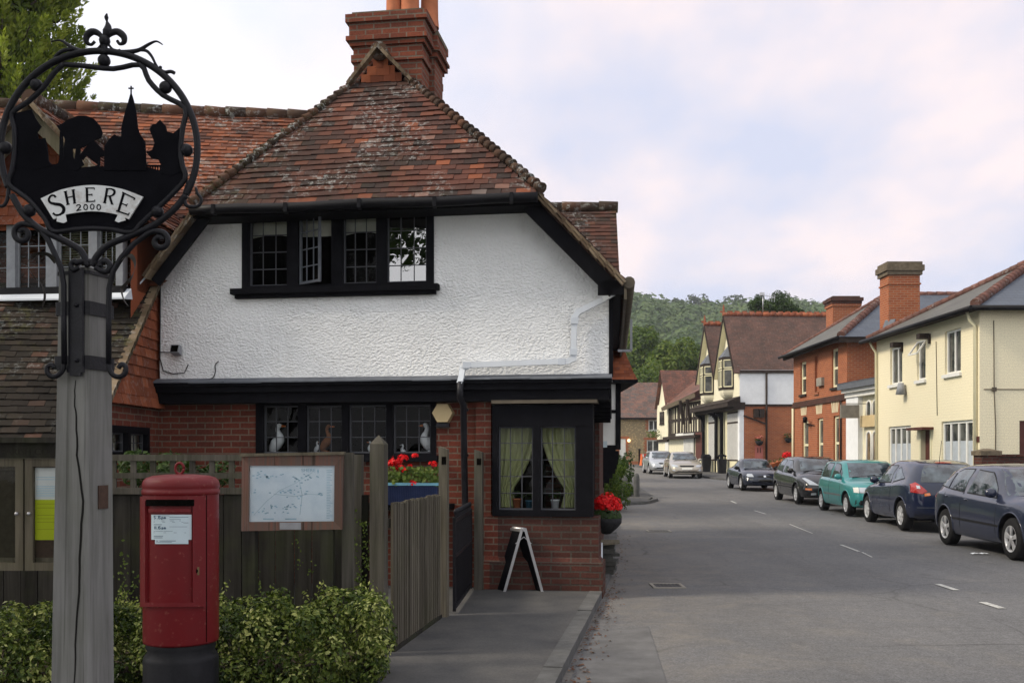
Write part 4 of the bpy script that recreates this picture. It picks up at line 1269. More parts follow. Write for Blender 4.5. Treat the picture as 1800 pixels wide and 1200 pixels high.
zd1 = DPl.hit(100, 392)[1]; zd0 = DPl.hit(100, 506)[1]
mb = MB()
ed = [DC - hw_] + [x for c in dcols for x in c] + [DPl.hit(217, 450)[0]]
for i in range(0, len(ed), 2): mb.slab(DPl, ed[i], ed[i + 1], zd0, zd1, -.1, .02)
mb.slab(DPl, ed[0], ed[-1], zd1, zwh + .03, -.1, .022)
dw = mb.build('dormer_window', M['grey_paint'], house)
mb = MB(); mb.slab(DPl, ed[0] - .05, ed[-1] + .05, zd0 - .10, zd0, -.1, .08); mb.build('sill', M['gutter'], dw)
mb = MB(); mb.hexa([D(ed[0], dz0 - .02, .16), D(ed[-1] + .1, dz0 - .02, .16), D(ed[-1] + .1, dz0 - .0, -.02), D(ed[0], dz0, -.02), D(ed[0], dz0 + .0, .16), D(ed[-1] + .1, dz0 + .0, .16), D(ed[-1] + .1, dz0 + .12, .012), D(ed[0], dz0 + .12, .012)])
mb.build('lead_apron', M['white_pipe'], house)
lights(dw, DPl, dcols, zd0, zd1, -.05, 3, 3, framemat='grey_paint', cw=.009)
mb = MB()
for c in (2, 3):
    a0, a1 = dcols[c]
    for k in range(26):
        z = lerp(zd0, zd1, k / 26)
        mb.slab(DPl, a0 - .01, a1 + .01, z, z + .012, -.135, -.105)
M['blind_olive'] = plain('blind_olive', (.12, .12, .07), .7, .1, 6)
mb.build('slatted_blind', M['blind_olive'], dw)
room('dormer_room', DPl, DC - hw_, DC + hw_, zd0 - .02, zd1 + .05, -1.0, -.16)
# white lead soaker beside the dormer
mb = MB(); c0 = D(ed[-1] + .03, dz0 + .02, .03); c1 = W(c0.x + .22, 12.6) + V((0, 0, .05))
mb.bar(c0, c1, .07, .02); mb.build('lead_soaker', M['white_pipe'], house)

# --- cross wing and bay on the street side, beyond the gable
XB = Pl((1.6, 16.6), V((.995, -.06)))
mb = MB()
xr = XB.move(-.0)
a1, zt_ = XB.hit(1083, 366); a1b, zb_ = XB.hit(1090, 500)
e = [XB.pt(-2.2, zt_ - 2.0, 1.75), XB.pt(a1, zt_ - 2.0, 1.75), XB.pt(a1, zt_, 0), XB.pt(-2.2, zt_, 0)]
tiles(mb, e, .10, .165, seed=31)
mb.poly([p - V((0, 0, .03)) for p in e]); mb.poly([XB.pt(-2.2, zt_, 0), XB.pt(a1, zt_, 0), XB.pt(a1, zt_ - 2.0, -1.75), XB.pt(-2.2, zt_ - 2, -1.75)])
mb.build('cross_roof', M['tile_main'], house)
mb = MB(); ridge_tiles(mb, XB.pt(-2, zt_ + .02, 0), XB.pt(a1 + .02, zt_ + .02, 0), .10); mb.build('cross_ridge', M['tile_ridge'], house)
mb = MB()
mb.poly([XB.pt(a1 - .06, zt_ - 2.1, 1.7), XB.pt(a1 - .06, zt_ - .06, 0), XB.pt(a1 - .06, zt_ - 2.1, -1.7)])
mb.build('cross_gable', M['tile_hung'], house)
# tile hung skirt over a jettied bay
SP = Pl((1.4, 17.6), V((1, 0)))
mb = MB()
s_tl = SP.hit(1060, 602); s_tr = SP.hit(1090, 598); s_br = SP.hit(1111, 670); s_bl = SP.hit(1060, 670)
zz0, zz1 = s_br[1], s_tr[1]
rows = 13
rg = random.Random(5)
for k in range(rows):
    t0, t1 = k / rows, (k + 1) / rows
    xr_ = lambda t: lerp(s_br[0], s_tr[0], t) + .03 * (1 - t) ** 3
    dp = lambda t: lerp(.42, .0, t)
    x = s_bl[0] - (.08 if k % 2 else 0)
    while x < xr_(t0):
        x1 = min(x + .165, xr_(t0) + .01); x1t = min(x1, xr_(t1))
        z0, z1 = lerp(zz0, zz1, t0), lerp(zz0, zz1, t1 + .25 / rows)
        o = rg.uniform(-.003, .003)
        mb.add([SP.pt(x + .002, z0, dp(t0) + .024 + o), SP.pt(x1, z0, dp(t0) + .024 + o), SP.pt(max(x1t, x + .01), z1, dp(t1)), SP.pt(x + .002, z1, dp(t1)), SP.pt(x + .002, z0, dp(t0)), SP.pt(x1, z0, dp(t0))], [(0, 1, 2, 3), (4, 5, 1, 0), (5, 2, 1)], rg.random())
        x += .167
mb.poly([SP.pt(s_br[0], zz0, .42), SP.pt(s_br[0], zz0, -2.4), SP.pt(s_tr[0], zz1, -2.4), SP.pt(s_tr[0], zz1, 0)])
mb.build('tile_skirt', M['tile_hung'], house)
mb = MB()
xw = SP.hit(1088, 720)[0]
zlo = SP.hit(1080, 782)[1]
mb.slab(SP, s_bl[0] - .4, xw - .06, zlo, zz0 + .02, -2.4, .0)
mb.build('oriel_wall', M['white_paint'], house)
mb = MB()
mb.slab(SP, xw - .06, xw + .03, zlo - .08, zz0 + .03, -2.4, .02)
zmid = SP.hit(1080, 723)[1]
mb.slab(SP, s_bl[0] - .4, xw - .06, zmid - .03, zmid + .03, -.05, .015)
mb.slab(SP, s_bl[0] - .4, xw - .06, zlo - .10, zlo, -2.4, .02)
mb.slab(SP, s_bl[0], s_br[0] + .05, zz0 - .05, zz0, -2.4, .44)
for k in range(8):
    t = k / 8; t1 = (k + 1) / 8
    mb.slab(SP, s_bl[0] - .4, lerp(xw + .0, xw - .5, 1 - math.sqrt(1 - t * t)), lerp(zlo - .1, zlo - .75, t1), lerp(zlo - .1, zlo - .75, t), -.15, .0)
mb.slab(SP, s_bl[0] - .6, xw - .45, 0, zlo - .1, -2.2, -.3)
mb.build('oriel_frame', M['black_timber'], house)

# small paper notice in the corner of the oriel
mb = MB(); a0, a1, z0, z1 = SP.rect(1055, 775, 1067, 786); mb.slab(SP, a0, a1, z0, z1, .021, .026); mb.build('paper_notice', M['paper'], house)
# ground floor wall along the street
mb = MB()
mb.hexa([A(aR - .8, 1.2, 0), A(aR - .12, 1.2, 0), A(aR - .12, DEP - .5, 0), A(aR - .8, DEP - .5, 0), A(aR - .8, 1.2, zj0), A(aR - .12, 1.2, zj0), A(aR - .12, DEP - .5, zj0), A(aR - .8, DEP - .5, zj0)])
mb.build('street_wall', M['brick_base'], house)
# ------------------------------------------------------------------ village sign
SD = 3.9
def SG(px, py, off=0.0): return V(((px - 900) / F * SD, SD - off, EYE + (800 - py) / F * SD))
sign = thing('village_sign', 'black wrought iron village sign on a tall grey oak post reading SHERE 2000', 'village sign', (-1.68, 3.98, 0))
# post: a square oak post turned a little, with chamfered arrises
def post_ring(z, k):
    cxp = (150 - 900) / F * (SD + .1); h = lerp(.093, .073, min(1, z / 2.35)); c = .011
    an = R(-17); out = []
    for (x, y) in ((-h, -h + c), (-h + c, -h), (h - c, -h), (h, -h + c), (h, h - c), (h - c, h), (-h + c, h), (-h, h - c)):
        out.append(V((cxp - .006 * (2.36 - z) + x * math.cos(an) - y * math.sin(an), SD + .10 + x * math.sin(an) + y * math.cos(an), z)))
    return out
mb = MB(); zs = [0, .5, 1.0, 1.5, 2.0, 2.36]
rings = [post_ring(z, 0) for z in zs]
for i in range(len(zs) - 1):
    for k in range(8):
        mb.poly([rings[i][k], rings[i][(k + 1) % 8], rings[i + 1][(k + 1) % 8], rings[i + 1][k]])
mb.poly(rings[-1])
post = mb.build('post', M['post_oak'], sign)
M['crack'] = plain('crack', (.012, .011, .010), .95, .2, 9)
mb = MB()   # long drying shake down the front face
pts = [(133, 668), (131, 705), (135, 740), (136, 800), (146, 880), (141, 960), (139, 1040), (134, 1110), (131, 1200), (130, 1300)]
def on_face(px, py):
    r = V(((px - 900) / F, 1, (800 - py) / F)); o = V((0, 0, EYE))
    h = lerp(.093, .073, min(1, max(0, EYE + (800 - py) / F * SD) / 2.35))
    nn = V((math.sin(R(-17)), -math.cos(R(-17)), 0)); zz_ = EYE + (800 - py) / F * SD; c = V(((150 - 900) / F * (SD + .1) - .006 * (2.36 - zz_), SD + .10, 0)) + nn * h
    k = (c - o).dot(nn) / r.dot(nn)
    return o + r * k + nn * .0012
crk = []
for (a, b) in zip(pts[:-1], pts[1:]):
    for k in range(4):
        t = k / 4; crk.append((lerp(a[0], b[0], t) + rnd(-.8, .8), lerp(a[1], b[1], t)))
for i in range(len(crk) - 1):
    (x0, y0), (x1, y1) = crk[i], crk[i + 1]
    w0 = 2.0 * (0.35 + .65 * math.sin(math.pi * i / len(crk))); w1 = 2.0 * (0.35 + .65 * math.sin(math.pi * (i + 1) / len(crk)))
    mb.poly([on_face(x0 - w0, y0), on_face(x1 - w1, y1), on_face(x1 + w1, y1), on_face(x0 + w0, y0)])
mb.build('drying_shake', M['crack'], post)
mb = MB()
q = [(172, 853), (189, 852), (189, 893), (172, 894)]
an = R(-17); rn = V((math.cos(an), math.sin(an), 0)); rc = V(((150 - 900) / F * (SD + .1) - .006, SD + .10, 0)) + rn * .082
def on_side(px, py):
    r = V(((px - 900) / F, 1, (800 - py) / F)); o = V((0, 0, EYE)); k = (rc - o).dot(rn) / r.dot(rn); return o + r * k
mb.prism([on_side(*p) for p in q], rn * .004)
mb.build('small_plate', plain('brown_plate', (.06, .035, .025), .6, .3, 20), post)

# iron straps and top plate
mb = MB()
def band(z0, z1, grow):
    rr = [[V((c.x, c.y, z)) for c in post_ring((z0 + z1) / 2, 0)] for z in (z0, z1)]
    ctr = sum(rr[0], V((0, 0, 0))) / 8
    g = [[V((ctr.x + (p.x - ctr.x) * grow, ctr.y + (p.y - ctr.y) * grow, z)) for p in r] for r, z in zip(rr, (z0, z1))]
    for k in range(8): mb.poly([g[0][k], g[0][(k + 1) % 8], g[1][(k + 1) % 8], g[1][k]])
    mb.poly(g[1]); mb.poly(g[0][::-1])
zt = lambda py: EYE + (800 - py) / F * SD
band(zt(552), zt(528), 1.10); band(zt(648), zt(624), 1.10); band(zt(480), zt(474), 1.07)
def fstrap(px0, px1, py0, py1, o=.010):
    nn = V((math.sin(R(-17)), -math.cos(R(-17)), 0))
    q = [on_face(px0, py1), on_face(px1, py1), on_face(px1, py0), on_face(px0, py0)]
    mb.prism([p + nn * .008 for p in q], nn * o)
fstrap(127, 151, 474, 645, .012)
fstrap(124, 152, 645, 655, .012); fstrap(129, 148, 655, 661, .012)
for y in (538, 634): mb.ball(on_face(139, y) + V((0, -.024, 0)), .009, 8, 6)
mb.build('iron_straps', M['iron'], sign)

# outer ring and legs: one continuous bar each side, flat bar section
def bar(pts, rad, off=0.0, n=5, taper=None, seg=8, z=None):
    q = smoothline([SG(x, y, off) for x, y in pts], n)
    r = rad if taper is None else [lerp(taper[0], taper[1], i / (len(q) - 1)) for i in range(len(q))]
    mb.tube(q, r, seg)
mb = MB()
ring = [(174 + 173 * math.cos(R(a)), 262 - 172 * math.sin(R(a))) for a in range(-28, 209, 7)]
bar(ring, .0135)
bar([(327, 343), (303, 371), (268, 397), (228, 415), (192, 430), (172, 448), (161, 468)], .0135)
bar([(21, 343), (40, 375), (66, 400), (94, 414), (122, 428), (143, 442), (155, 468)], .0135)
mb.build('outer_ring', M['iron'], sign)
mb = MB()
octo = [(112, 114), (150, 117), (200, 122), (247, 115), (262, 142), (287, 168), (326, 191), (322, 225), (318, 262), (321, 290), (326, 315), (300, 345), (277, 367), (250, 392), (232, 409), (198, 404), (165, 402), (130, 404), (94, 407), (80, 385), (56, 356), (36, 340), (16, 323), (22, 300), (27, 262), (26, 225), (22, 200), (50, 180), (75, 157), (95, 130), (112, 114)]
bar(octo, .0105, .004, 3)
mb.build('inner_frame', M['iron'], sign)
for (x, y) in ((291, 154), (328, 264), (277, 372), (52, 370), (10, 260), (64, 150), (183, 107)):
    mb = MB(); mb.ball(SG(x, y), .0245, 14, 10); mb.build('iron_ball', M['iron'], sign)

# silhouette plate: fields, church, trees, houses
sil = MB()
def flat(pts, off, th=.005): sil.prism([SG(x, y, off + .0) for x, y in pts], V((0, th, 0)))
flat([(18, 322), (26, 288), (60, 289), (100, 289), (130, 296), (170, 292), (185, 293), (257, 293), (300, 306), (322, 300), (325, 315), (277, 367), (232, 408), (198, 403), (165, 401), (130, 403), (94, 406), (56, 356)], .002)
flat([(24, 200), (56, 193), (62, 207), (73, 223), (66, 233), (68, 245), (80, 243), (84, 262), (86, 283), (93, 291), (60, 300), (24, 295), (28, 262)], .003)
flat([(92, 292), (102, 287), (104, 280), (105, 232), (110, 230), (112, 280), (118, 295)], .001)
flat([(100, 222), (110, 218), (120, 211), (138, 204), (152, 204), (166, 210), (176, 221), (181, 234), (178, 243), (168, 246), (160, 252), (150, 258), (140, 262), (128, 262), (120, 255), (112, 240)], .004)
flat([(116, 240), (128, 262), (129, 275), (133, 286), (140, 300), (115, 300), (112, 262)], .0035)
flat([(134, 262), (142, 258), (142, 275), (148, 290), (136, 300), (131, 285)], .0045)
flat([(139, 275), (152, 258), (165, 247), (183, 265), (183, 275), (176, 276), (176, 297), (186, 300), (150, 300), (172, 290), (152, 274), (146, 282)], .0025)
flat([(184, 300), (184, 258), (192, 246), (202, 237), (209, 241), (214, 241), (214, 225), (220, 200), (226, 180), (231, 162), (236, 178), (240, 196), (243, 225), (246, 235), (256, 250), (257, 268), (258, 300)], .0055)
flat([(230, 166), (230, 152), (232, 152), (232, 166)], .0056); flat([(226.5, 157.2), (226.5, 155.2), (235.5, 155.2), (235.5, 157.2)], .0062)
flat([(257, 268), (268, 264), (272, 252), (268, 240), (263, 228), (268, 220), (274, 219), (282, 211), (287, 217), (292, 222), (294, 232), (299, 233), (305, 235), (317, 225), (324, 195), (318, 262), (322, 300), (300, 310), (283, 305), (284, 292), (279, 281), (266, 278)], .0042)
for k in range(5):
    x = 263 + k * 4.4; flat([(x, 291), (x + 1.8, 291), (x + 1.8, 304), (x, 304)], .001)
flat([(258, 290), (284, 290), (284, 292.5), (258, 292.5)], .0015)
sil.build('silhouette_plate', M['iron_flat'], sign)

# curved name plate and its lettering
mb = MB(); N = 24
def arc(t, k):      # t 0..1 left to right, k 0 outer 1 inner
    o = smoothline([(74.7, 350.7, 0), (114, 334.4, 0), (164, 327.2, 0), (213, 333, 0), (254, 347.7, 0)], 8)
    i = smoothline([(97, 387, 0), (122, 378, 0), (164, 373, 0), (203, 377.4, 0), (229, 387, 0)], 8)
    f = lambda L: L[min(int(t * (len(L) - 1)), len(L) - 2)].lerp(L[min(int(t * (len(L) - 1)), len(L) - 2) + 1], t * (len(L) - 1) - min(int(t * (len(L) - 1)), len(L) - 2))
    p = f(o).lerp(f(i), k); return (p.x, p.y)
top = [arc(i / N, 0) for i in range(N + 1)]; bot = [arc(i / N, 1) for i in range(N + 1)]
mb.prism([SG(x, y, .016) for x, y in top + bot[::-1]], V((0, .008, 0)))
mb.prism([SG(x, y, .018) for x, y in ((104, 383), (118, 377), (121, 391), (115, 394), (103, 391))], V((0, .003, 0)))
mb.prism([SG(x, y, .018) for x, y in ((222, 384), (211, 378), (205, 390), (211, 393), (224, 389))], V((0, .003, 0)))
plate = mb.build('name_plate', M['sign_white'], sign)
mb = MB()
def Z5(x, y): return SG(60 + x / 8.182, 300 + y / 8.182, .0165)
def stroke(p, q, w0, w1=None):
    a, b = Z5(*p), Z5(*q); w1 = w0 if w1 is None else w1
    d = (b - a); d.y = 0; d.normalize(); n = V((-d.z, 0, d.x)); k = SD / F / 8.182 / 2
    mb.prism([a + n * w0 * k, a - n * w0 * k, b - n * w1 * k, b + n * w1 * k], V((0, .0014 + rnd(-.0003, .0003), 0)) * -1)
def curve(pts, ws, n=5):
    q = smoothline([(x, y, 0) for x, y in pts], n)
    for i in range(len(q) - 1):
        t0 = i / (len(q) - 1) * (len(ws) - 1); j = min(int(t0), len(ws) - 2); t1 = (i + 1) / (len(q) - 1) * (len(ws) - 1); j1 = min(int(t1), len(ws) - 2)
        d = (q[i + 1] - q[i]) * .08
        stroke((q[i].x - d.x, q[i].y - d.y), (q[i + 1].x + d.x, q[i + 1].y + d.y), lerp(ws[j], ws[j + 1], t0 - j), lerp(ws[j1], ws[j1 + 1], t1 - j1))
curve([(338, 398), (312, 372), (268, 380), (240, 430), (262, 475), (330, 495), (410, 510), (455, 560), (440, 620), (390, 652), (335, 652), (300, 625)], [34, 22, 26, 30, 36, 44, 46, 44, 34, 24, 30])
stroke((478, 318), (514, 500), 32); stroke((588, 294), (610, 478), 32); stroke((490, 408), (604, 382), 15)
for p in (((455, 323), (502, 311)), ((566, 299), (612, 288)), ((490, 508), (540, 494)), ((588, 488), (630, 477))): stroke(*p, 11)
stroke((784, 266), (790, 462), 32); stroke((762, 267), (893, 267), 13); stroke((790, 364), (858, 360), 13); stroke((768, 463), (900, 456), 14)
stroke((890, 264), (893, 290), 9); stroke((858, 346), (860, 378), 9); stroke((898, 432), (901, 462), 10)
stroke((1076, 276), (1040, 474), 32); curve([(1070, 280), (1130, 278), (1178, 305), (1176, 345), (1140, 376), (1065, 384)], [13, 20, 32, 32, 20, 12]); stroke((1110, 382), (1146, 494), 30)
for p in (((1056, 270), (1100, 278)), ((1014, 474), (1064, 482)), ((1128, 492), (1166, 502))): stroke(*p, 11)
stroke((1316, 335), (1236, 602), 34); stroke((1292, 328), (1472, 416), 20); stroke((1280, 486), (1352, 514), 16); stroke((1204, 592), (1386, 650), 20)
stroke((1476, 410), (1456, 440), 14); stroke((1366, 492), (1346, 532), 12); stroke((1394, 620), (1370, 660), 14)
curve([(636, 528), (652, 508), (684, 510), (690, 534), (664, 566), (640, 592)], [12, 12, 14, 16, 14, 10]); stroke((636, 592), (704, 578), 13)
for (x, y) in ((768, 540), (862, 534), (955, 540)):
    curve([(x + 26 * math.cos(R(a)), y - 37 * math.sin(R(a))) for a in range(0, 361, 40)], [13, 13])
mb.build('lettering', M['iron_flat'], plate)

# finial, branches, scrolls, ribbons
mb = MB()
flatf = lambda pts, th=.02, off=.01: mb.prism([SG(x, y, off) for x, y in pts], V((0, th, 0)))
mb.tube(smoothline([SG(188, 24), SG(187, 31), SG(188, 38), SG(190, 47), SG(189, 56), SG(186, 66), SG(184, 78), SG(183, 95)], 4), [lerp((.002, .0085, .004, .013, .019, .013, .011, .016, .018)[i // 4], (.002, .0085, .004, .013, .019, .013, .011, .016, .018)[i // 4 + 1], (i % 4) / 4) for i in range(29)], 10)
mb.tube(smoothline([SG(185, 70), SG(194, 60), SG(206, 56), (SG(217, 64)), SG(218, 74), SG(211, 78), SG(206, 72)], 5), [.006 + .008 * math.sin(math.pi * min(1, i / 24)) ** 1.0 if i < 24 else .006 for i in range(31)], 8)
mb.tube(smoothline([SG(182, 70), SG(174, 60), SG(163, 56), (SG(153, 63)), SG(152, 74), SG(160, 79), SG(167, 73)], 5), [.006 + .008 * math.sin(math.pi * min(1, i / 24)) ** 1.0 if i < 24 else .006 for i in range(31)], 8)
mb.lathe([(.0, -.02), (.018, -.016), (.022, 0), (.018, .016), (0, .02)], SG(184, 72), 12)
mb.tube(smoothline([SG(160, 90), SG(172, 86), SG(182, 74)], 4), .005, 6); mb.tube(smoothline([SG(208, 90), SG(197, 86), SG(188, 74)], 4), .005, 6)
mb.ball(SG(157, 89), .006, 8, 6); mb.ball(SG(210, 89), .006, 8, 6)
mb.build('finial', M['iron'], sign)
mb = MB()
bar([(205, 93), (225, 92), (245, 88), (262, 78), (275, 73), (286, 79)], .008, 0, 4, (.012, .002), 8)
bar([(246, 88), (258, 90), (267, 100), (273, 112), (279, 121)], .007, 0, 4, (.007, .004), 8)
bar([(272, 117), (288, 127), (300, 126), (307, 129)], .007, 0, 4, (.008, .007), 8); mb.ball(SG(282, 119), .007, 8, 6)
mb.build('branch_ornament', M['iron'], sign); mb = MB()
bar([(150, 93), (130, 86), (118, 78), (105, 71), (90, 74)], .008, 0, 4, (.011, .002), 8)
bar([(128, 87), (112, 89), (100, 97), (94, 108)], .007, 0, 4, (.008, .006), 8)
mb.build('branch_ornament', M['iron'], sign)
mb = MB()
def scroll(c, r0, r1, a0, a1, lead, rad=.0105, n=26):
    pts = [SG(*p) for p in lead]
    for i in range(n + 1):
        t = i / n; a = R(lerp(a0, a1, t)); r = lerp(r0, r1, t)
        pts.append(SG(c[0] + r * math.cos(a), c[1] - r * math.sin(a)))
    mb.tube(pts, rad, 8)
# long side stays: scroll at the ring, sweep down beside the post, scroll at the foot
scroll((40, 411), 18, 5, 80, 520, [(113, 640), (112, 560), (112, 500), (107, 470), (97, 448), (85, 422), (72, 405), (58, 396)], .0115)
mb.build('side_stay', M['iron'], sign); mb = MB()
scroll((281, 424), 17, 5, 100, -340, [(191, 640), (191, 560), (192, 508), (199, 476), (214, 452), (236, 428), (262, 409), (272, 406)], .0115)
mb.build('side_stay', M['iron'], sign); mb = MB()
pts = [(112, 632), (111, 648), (104, 658), (93, 662), (84, 656), (83, 646), (90, 641), (96, 647)]; bar(pts, .010); mb.build('foot_scroll', M['iron'], sign); mb = MB()
pts = [(191, 632), (192, 648), (199, 659), (210, 662), (220, 656), (221, 645), (214, 640), (208, 647)]; bar(pts, .010)
mb.build('foot_scroll', M['iron'], sign)
mb = MB()
bar([(141, 470), (128, 474), (125, 464), (132, 459), (138, 464)], .011); bar([(168, 470), (186, 478), (194, 468), (186, 458), (177, 462), (176, 468)], .012)
bar([(132, 462), (150, 459), (170, 462)], .012)
mb.build('cap_scroll', M['iron'], sign)
mb = MB()
def ribbon(pts, wd, tw=0.5):
    q = smoothline([SG(x, y, o) for x, y, o in pts], 6); m = len(q)
    for i in range(m - 1):
        f0 = i / (m - 1); f1 = (i + 1) / (m - 1)
        w0 = wd * math.sin(math.pi * (.15 + .85 * f0) ) + .003; w1 = wd * math.sin(math.pi * (.15 + .85 * f1)) + .003
        a0, a1 = tw + f0 * 1.2, tw + f1 * 1.2
        d0 = V((math.cos(a0), -math.sin(a0), .2)); d1 = V((math.cos(a1), -math.sin(a1), .2))
        mb.add([q[i] - d0 * w0, q[i] + d0 * w0, q[i + 1] + d1 * w1, q[i + 1] - d1 * w1], [(0, 1, 2, 3)], smooth=True)
M['iron_worn'] = plain('iron_worn', (.04, .036, .032), .55, .5, 9, spec=.2)
ribbon([(98, 462, 0), (88, 449, .02), (70, 452, .05), (62, 468, .06), (66, 485, .05), (78, 500, .03), (83, 520, .02), (79, 541, .02)], .017, .6)
mb.build('leaf_ribbon', M['iron_worn'], sign); mb = MB()
ribbon([(208, 462, 0), (225, 452, .02), (240, 455, .05), (248, 470, .06), (243, 490, .06), (230, 503, .05), (221, 512, .04), (224, 528, .04), (234, 541, .05)], .017, .6)
mb.build('leaf_ribbon', M['iron_worn'], sign)
# hanging end hooks on the right and left of the ring
mb = MB()
bar([(332, 318), (324, 345), (327, 360), (338, 364), (350, 361), (354, 350), (347, 340), (344, 330)], .008, .0, 5, (.009, .005)); mb.build('tail_curl', M['iron'], sign); mb = MB()
bar([(16, 318), (14, 345), (8, 360), (-2, 362), (-8, 352)], .008, 0, 5, (.009, .005))
mb.build('tail_curl', M['iron'], sign)

# ------------------------------------------------------------------ pillar box
PC = V(((318.5 - 900) / F * 6.2, 6.2, 0)); RB = .226
pb = thing('pillar_box', 'red cast iron pillar letter box on a black base', 'post box', PC)
zq = lambda py: EYE + (800 - py) / F * 6.0
mb = MB()
zb_, zt_ = zq(1136), zq(866)
body = MB(); seg = 64
prof = [(RB * .99, zb_), (RB, zb_ + .012), (RB, zt_)]
body.lathe([(0, zb_)] + prof + [(RB, zt_ + .02)], PC, seg)
bo = body.build('body', M['post_red'], pb)
mb = MB()
mb.lathe([(RB * .98, zt_ - .02), (RB * 1.03, zt_ - .012), (RB * 1.03, zt_ + .012), (RB * 1.0, zt_ + .018), (RB * 1.02, zt_ + .028), (RB * 1.02, zt_ + .052), (RB * .985, zt_ + .072), (RB * .91, zt_ + .088), (RB * .75, zt_ + .10), (RB * .4, zt_ + .108), (0, zt_ + .11)], PC, seg)
cap = mb.build('cap', M['post_red'], pb)
mb = MB(); lc = PC + V((-.01, 0, zt_ + .145))
mb.tube([lc + V((.026 * math.cos(R(a)), 0, .034 * math.sin(R(a)))) for a in range(0, 361, 20)], .009, 8)
mb.build('lifting_ring', M['post_red'], cap)
mb = MB()
mb.lathe([(RB * .90, zb_ - .005), (RB * .93, zb_ - .03), (RB * .88, zb_ - .06), (RB * .97, zb_ - .085), (RB * 1.0, zb_ - .11), (RB * 1.0, 0)], PC, 48)
mb.build('base', M['base_black'], pb)
# face panel (raised frame), slot, notice, door line, lock. Angles measured round the cylinder
def cyl(px, py, off=0.0):
    x = (px - 318.5) / 64.5 * RB; x = max(-RB * .995, min(RB * .995, x)); r = RB + off
    an = math.asin(x / RB)
    # the front of the box faces the camera, which stands to its right
    va = math.atan2(-PC.x, PC.y)
    n = V((math.sin(an + va), -math.cos(an + va), 0))
    p = PC + n * r
    k = p.y
    return V((p.x, p.y, EYE + (800 - py) / F * k))
def patch(mb, px0, px1, py0, py1, off, n=10, thick=None):
    g = [[cyl(lerp(px0, px1, i / n), y, off) for i in range(n + 1)] for y in (py1, py0)]
    for i in range(n):
        mb.poly([g[0][i], g[0][i + 1], g[1][i + 1], g[1][i]])
    if thick:
        h = [[cyl(lerp(px0, px1, i / n), y, off - thick) for i in range(n + 1)] for y in (py1, py0)]
        for i in range(n):
            mb.poly([h[0][i], h[0][i + 1], g[0][i + 1], g[0][i]]); mb.poly([h[1][i], h[1][i + 1], g[1][i + 1], g[1][i]][::-1])
        mb.poly([h[0][0], g[0][0], g[1][0], h[1][0]]); mb.poly([h[0][n], g[0][n], g[1][n], h[1][n]][::-1])
mb = MB()
# raised door surround around the recessed face
for q in ((256, 264, 872, 1066), (336, 356, 872, 1066)): patch(mb, *q, .020, 6, .022)
patch(mb, 264, 336, 872, 880, .020, 10, .022); patch(mb, 264, 336, 1058, 1066, .020, 10, .022)
patch(mb, 268, 333, 894, 900, .014, 8, .014)
mb.build('door_surround', M['post_red'], bo)
mb = MB()
pts0 = []
for i in range(13):
    t = i / 12
    px = lerp(266, 338, t); c = 3.5 * (1 - abs(2 * t - 1) ** 8)
    pts0.append((px, 877.5, 886.5 + 0))
for i in range(12):
    a, b = pts0[i], pts0[i + 1]
    mb.poly([cyl(a[0], 889, .0215), cyl(b[0], 889, .0215), cyl(b[0], 877.5, .0215), cyl(a[0], 877.5, .0215)])
mb.build('letter_slot', M['dark_room'], bo)
mb = MB()
patch(mb, 271, 335, 904, 948, .006, 10, .005); patch(mb, 277, 330, 948, 955.5, .006, 10, .005)
no = mb.build('collection_notice', M['paper'], bo)
mb = MB()
def wline(px0, px1, py0, py1, off=.0068): patch(mb, px0, px1, py0, py1, off, 3)
def word(mb, text, px, py, hpx, wpx, off=.0068):
    """tiny lettering made of strokes on the curved notice"""
    G5 = {'1': [((.5, 0), (.5, 1)), ((.3, .8), (.5, 1))], '5': [((.9, 1), (.2, 1)), ((.2, 1), (.2, .55)), ((.2, .55), (.8, .5)), ((.8, .5), (.8, .1)), ((.8, .05), (.1, .05))], '3': [((.1, 1), (.9, 1)), ((.9, 1), (.45, .55)), ((.45, .55), (.85, .3)), ((.85, .3), (.1, .02))], '0': [((.2, 0), (.2, 1)), ((.8, 0), (.8, 1)), ((.2, 1), (.8, 1)), ((.2, 0), (.8, 0))], '.': [((.4, 0), (.6, .1))], 'a': [((.2, .6), (.8, .6)), ((.8, .6), (.8, 0)), ((.2, 0), (.8, 0)), ((.2, 0), (.2, .35)), ((.2, .35), (.8, .35))], 'm': [((.1, 0), (.1, .6)), ((.1, .6), (.9, .6)), ((.5, 0), (.5, .6)), ((.9, 0), (.9, .6))], 'p': [((.2, -.3), (.2, .6)), ((.2, .6), (.8, .6)), ((.8, .6), (.8, .05)), ((.8, .05), (.2, .05))]}
    x = px
    for ch in text:
        for (p, q) in G5.get(ch, []):
            a = (x + p[0] * wpx * .8, py - p[1] * hpx); b = (x + q[0] * wpx * .8, py - q[1] * hpx)
            d = math.hypot(b[0] - a[0], b[1] - a[1]) or 1; nx, ny = -(b[1] - a[1]) / d * .65, (b[0] - a[0]) / d * .65
            mb.poly([cyl(a[0] - nx, a[1] - ny, off), cyl(b[0] - nx, b[1] - ny, off), cyl(b[0] + nx, b[1] + ny, off), cyl(a[0] + nx, a[1] + ny, off)])
        x += wpx * (.5 if ch in '.1' else 1)
word(mb, '5.15pm', 275, 911.5, 5, 4); word(mb, '11.15am', 275, 929.5, 5, 4)
